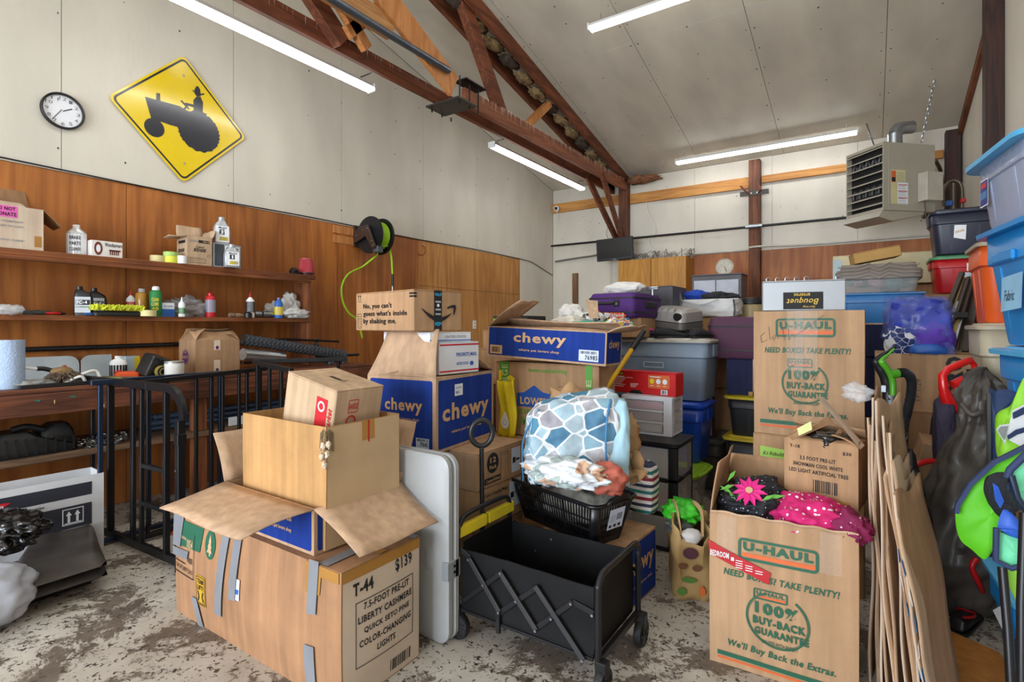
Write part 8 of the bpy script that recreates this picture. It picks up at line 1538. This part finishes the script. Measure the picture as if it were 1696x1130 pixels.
tag(MB().tube(bez([unR(*q) for q in ((1512, 786, 2.6), (1514, 775, 2.6), (1525, 767, 2.6), (1545, 764, 2.62), (1560, 768, 2.65))]), .014, 10).build('red_loop_handle', RP, smooth=60), 'red curved plastic handle lying behind the cardboard sheets', 'handle')
# vacuum
vc = thing('upright_vacuum', 'green and black upright vacuum handle with ribbed hose behind the cardboard sheets', 'vacuum', unR(1478, 700, 2.6)); o_ = Vector(vc.location); VG = M('vacuum_green', '#4f9a1e', .35, coat=.3); V = lambda u, v, F=2.6: Vector(unR(u, v, F))-o_
MB().tube(bez([V(1483, 574), V(1470, 584), V(1453, 596), V(1452, 602), V(1462, 618), V(1470, 640), V(1471, 662)], 5), [.009]*6+[.014]*6+[.018]*6+[.022]*5+[.024]*8, 12).build('handle', BLACK, vc, smooth=60)
MB().tube(bez([V(1481, 578, 2.58), V(1468, 590, 2.58), V(1460, 598, 2.57), V(1470, 612, 2.57), V(1478, 630, 2.57), V(1479, 655, 2.57)], 5), [.005]*5+[.009]*5+[.015]*16, 10).build('green_trim', VG, vc, smooth=60)
MB().tube([V(1474, 620, 2.57), V(1487, 619, 2.57)], .022, 12).build('hose_socket', VG, vc, smooth=60)
MB().tube([V(1474, 653), V(1476, 672)], [.03, .028], 16).build('chrome_collar', STEEL, vc, smooth=50); MB().tube([V(1475, 672), V(1478, 800)], .022, 14).build('wand', M('wand_grey', '#8f8f92', .3, metal=.6), vc, smooth=50); MB().bx(*(lambda c_: (c_.x-.012, c_.x+.012, c_.y-.04, c_.y-.02, c_.z-.018, c_.z+.018))(V(1463, 643))).build('clip', STEEL, vc, bevel=.003)
hp = bez([V(1488, 618), V(1500, 618), V(1509, 628), V(1509, 650), V(1503, 680), V(1496, 715), V(1494, 800)], 24); m = MB(); m.tube(hp, [.021+.0018*(1 if k % 2 else -1) for k in range(len(hp))], 14); m.build('hose', M('hose_black', '#2a2a2c', .4), vc, smooth=30)
MB().tube(bez([V(1490, 712, 2.55), V(1503, 720, 2.53), V(1500, 735, 2.53), V(1505, 760, 2.53), V(1510, 780, 2.53)]), .005, 6).build('power_cord', BLACK, vc, smooth=60)
# ---- camp chair in green and navy fabric at the right edge
def pillow(name, mat, parent, px, o, thick=.03, rings=5, seed=0, crease=.008):
    P = [Vector(unR(*q)) for q in px]; c_ = sum(P, Vector())/len(P); nrm = Vector((0, 0, 0))
    for a, b in zip(P, P[1:]+P[:1]): nrm += (a-c_).cross(b-c_)
    nrm.normalize(); 
    if nrm.dot(Vector((0, 0, CAM_H))-c_) < 0: nrm = -nrm
    PP = []; kk = len(P)
    for i in range(kk):
        a, b, c2, d = P[i-1], P[i], P[(i+1) % kk], P[(i+2) % kk]
        for q_ in range(4): t = q_/4; PP.append(.5*((2*b)+(c2-a)*t+(2*a-5*b+4*c2-d)*t*t+(3*b-a-3*c2+d)*t**3))
    k = len(PP); vs = []; fs = []
    for sgn in (1, -1):
        b0 = len(vs)
        for r in range(rings+1):
            s_ = 1-r/rings*.999
            for q in PP: w_ = c_+(q-c_)*s_; nz = noise.noise(w_*14+Vector((seed, 0, 0)))*crease; vs.append(w_+nrm*(sgn*thick*math.sqrt(max(0, 1-s_*s_))+(nz if s_ < .99 else 0))-Vector(o))
        for r in range(rings):
            for j in range(k): q4 = (b0+r*k+j, b0+r*k+(j+1) % k, b0+(r+1)*k+(j+1) % k, b0+(r+1)*k+j); fs.append(q4 if sgn > 0 else q4[::-1])
    m = MB(); m.add(vs, fs); return m.build(name, mat, parent, smooth=70, fix=False)
cc = thing('camp_chair', 'folded camping chair in lime green and navy fabric at the right edge', 'chair', unR(1680, 1250, 1.75)); o_ = Vector(cc.location)
CG = M('camp_green', '#5cc016', .6, var=.2, vs=5, bump=.4, bs=9); CN = M('camp_navy', '#27355c', .7, bump=.3, bs=14); CT = M('camp_teal', '#6cd0a0', .6, var=.2, vs=6, bump=.3); CBL = M('camp_bright_blue', '#2a5fc8', .5, var=.15); MESH = M('black_mesh', '#1b2028', .7, bump=.8, bs=150)
g1 = [(1585, 839, 1.78), (1606, 804, 1.76), (1646, 768, 1.74), (1700, 742, 1.7), (1710, 800, 1.7), (1672, 850, 1.72), (1658, 880, 1.72), (1644, 912, 1.73), (1630, 927, 1.74), (1610, 911, 1.76), (1591, 895, 1.78), (1583, 868, 1.78)]
pillow('green_seat', CG, cc, g1, o_, .03, 6, 1); MB().tube([Vector(unR(*q))-o_ for q in ((1584, 850, 1.76), (1586, 836, 1.76), (1607, 802, 1.74), (1646, 766, 1.72), (1702, 738, 1.68))], 0, 4, flat=(.012, .006)).build('navy_binding', CN, cc)
g2 = [(1647, 706, 1.9), (1652, 684, 1.9), (1676, 670, 1.88), (1690, 645, 1.86), (1712, 610, 1.84), (1712, 740, 1.8), (1665, 752, 1.82), (1652, 758, 1.86)]
pillow('green_backrest', M('camp_green_pale', '#86c82a', .6, var=.12, bump=.3), cc, g2, o_, .03, 5, 2)
pillow('navy_flap', CN, cc, [(1637, 653, 1.93), (1650, 648, 1.93), (1667, 645, 1.92), (1688, 653, 1.9), (1676, 672, 1.9), (1652, 686, 1.9), (1650, 725, 1.88), (1650, 760, 1.88), (1638, 764, 1.92)], o_, .02, 4, 3)
MB().tube([Vector(unR(*q))-o_ for q in ((1637, 652, 1.91), (1638, 765, 1.90))], 0, 4, flat=(.008, .005)).build('edge_binding', BLACK, cc)
def decal(nm_, mat, px, F): 
    P = [Vector(unR(u, v, F))-o_ for u, v in px]; MB().add(P, [tuple(range(len(P)))]).build(nm_, mat, cc, fix=False, solid=.002)
decal('grey_triangle', M('badge_white', '#d8dcd8', .6), [(1650, 712), (1656, 704), (1672, 702), (1664, 736)], 1.80); decal('grey_triangle_centre', M('badge_grey', '#8a908e', .6), [(1653, 713), (1657, 707), (1669, 706), (1663, 729)], 1.794)
decal('white_crest', PAPER, [(1677, 680), (1700, 668), (1700, 745), (1672, 730), (1667, 722)], 1.80); decal('navy_crest_band', CN, [(1677, 684), (1700, 672), (1700, 684), (1678, 694)], 1.794); decal('navy_crest_band', CN, [(1668, 722), (1682, 712), (1700, 707), (1700, 715), (1684, 720), (1670, 728)], 1.794)
pillow('mesh_cup_holder', MESH, cc, [(1633, 815, 1.66), (1638, 790, 1.66), (1655, 782, 1.65), (1680, 790, 1.64), (1690, 830, 1.64), (1672, 850, 1.65), (1660, 858, 1.65), (1648, 850, 1.66), (1640, 835, 1.66)], o_, .05, 5, 5); decal('blue_bottle', CBL, [(1644, 800), (1652, 806), (1662, 830), (1656, 842), (1648, 828)], 1.58)
g3 = [(1652, 872, 1.62), (1666, 842, 1.62), (1700, 880, 1.6), (1705, 905, 1.6), (1660, 880, 1.6)]; pillow('blue_panel', CBL, cc, g3, o_, .015, 4, 6)
pillow('teal_panel', CT, cc, [(1654, 885, 1.62), (1672, 888, 1.6), (1708, 905, 1.58), (1708, 940, 1.58), (1675, 942, 1.6), (1652, 930, 1.62)], o_, .02, 4, 7)
pillow('teal_side', CT, cc, [(1672, 790, 1.6), (1690, 758, 1.6), (1715, 745, 1.58), (1715, 850, 1.58), (1695, 830, 1.6)], o_, .02, 4, 9); MB().tube([Vector(unR(*q))-o_ for q in ((1668, 792, 1.58), (1673, 778, 1.58), (1702, 750, 1.56))], .010, 8).build('navy_piping', CN, cc, smooth=60); MB().tube([Vector(unR(*q))-o_ for q in ((1650, 875, 1.6), (1649, 928, 1.6), (1675, 942, 1.58), (1702, 935, 1.56))], .008, 8).build('navy_piping', CN, cc, smooth=60)
pillow('teal_skirt', M('camp_lime_long', '#8cc83a', .6, var=.15), cc, [(1662, 942, 1.62), (1700, 938, 1.6), (1700, 1050, 1.6), (1688, 1070, 1.62), (1684, 1000, 1.62), (1668, 965, 1.62)], o_, .01, 4, 11)
for pts in (((1660, 940, 1.60), (1669, 1040, 1.56), (1677, 1180, 1.52)), ((1697, 850, 1.5), (1692, 1000, 1.46), (1692, 1200, 1.42)), ((1680, 1060, 1.62), (1682, 1200, 1.6))): MB().tube([Vector(unR(*q))-o_ for q in pts], .012, 10).build('frame_tube', BLACKM, cc, smooth=60)
MB().tube([Vector(unR(*q))-o_ for q in ((1672, 810, 1.56), (1676, 790, 1.55), (1685, 825, 1.54), (1702, 850, 1.53))], .009, 8).build('blue_tube', BLUEM, cc, smooth=60)
tag(MB().tube(bez([unR(*q) for q in ((1618, 925, 2.35), (1610, 940, 2.35), (1622, 968, 2.35), (1630, 985, 2.4))]), .012, 8).build('red_strap', RED, smooth=60), 'red strap lying on the floor behind the camping chair', 'strap')
shoe('black shoe with red trim on the floor behind the camping chair', (.36, 3.12, .001), 1.2, BLACK, RED)['group'] = ''
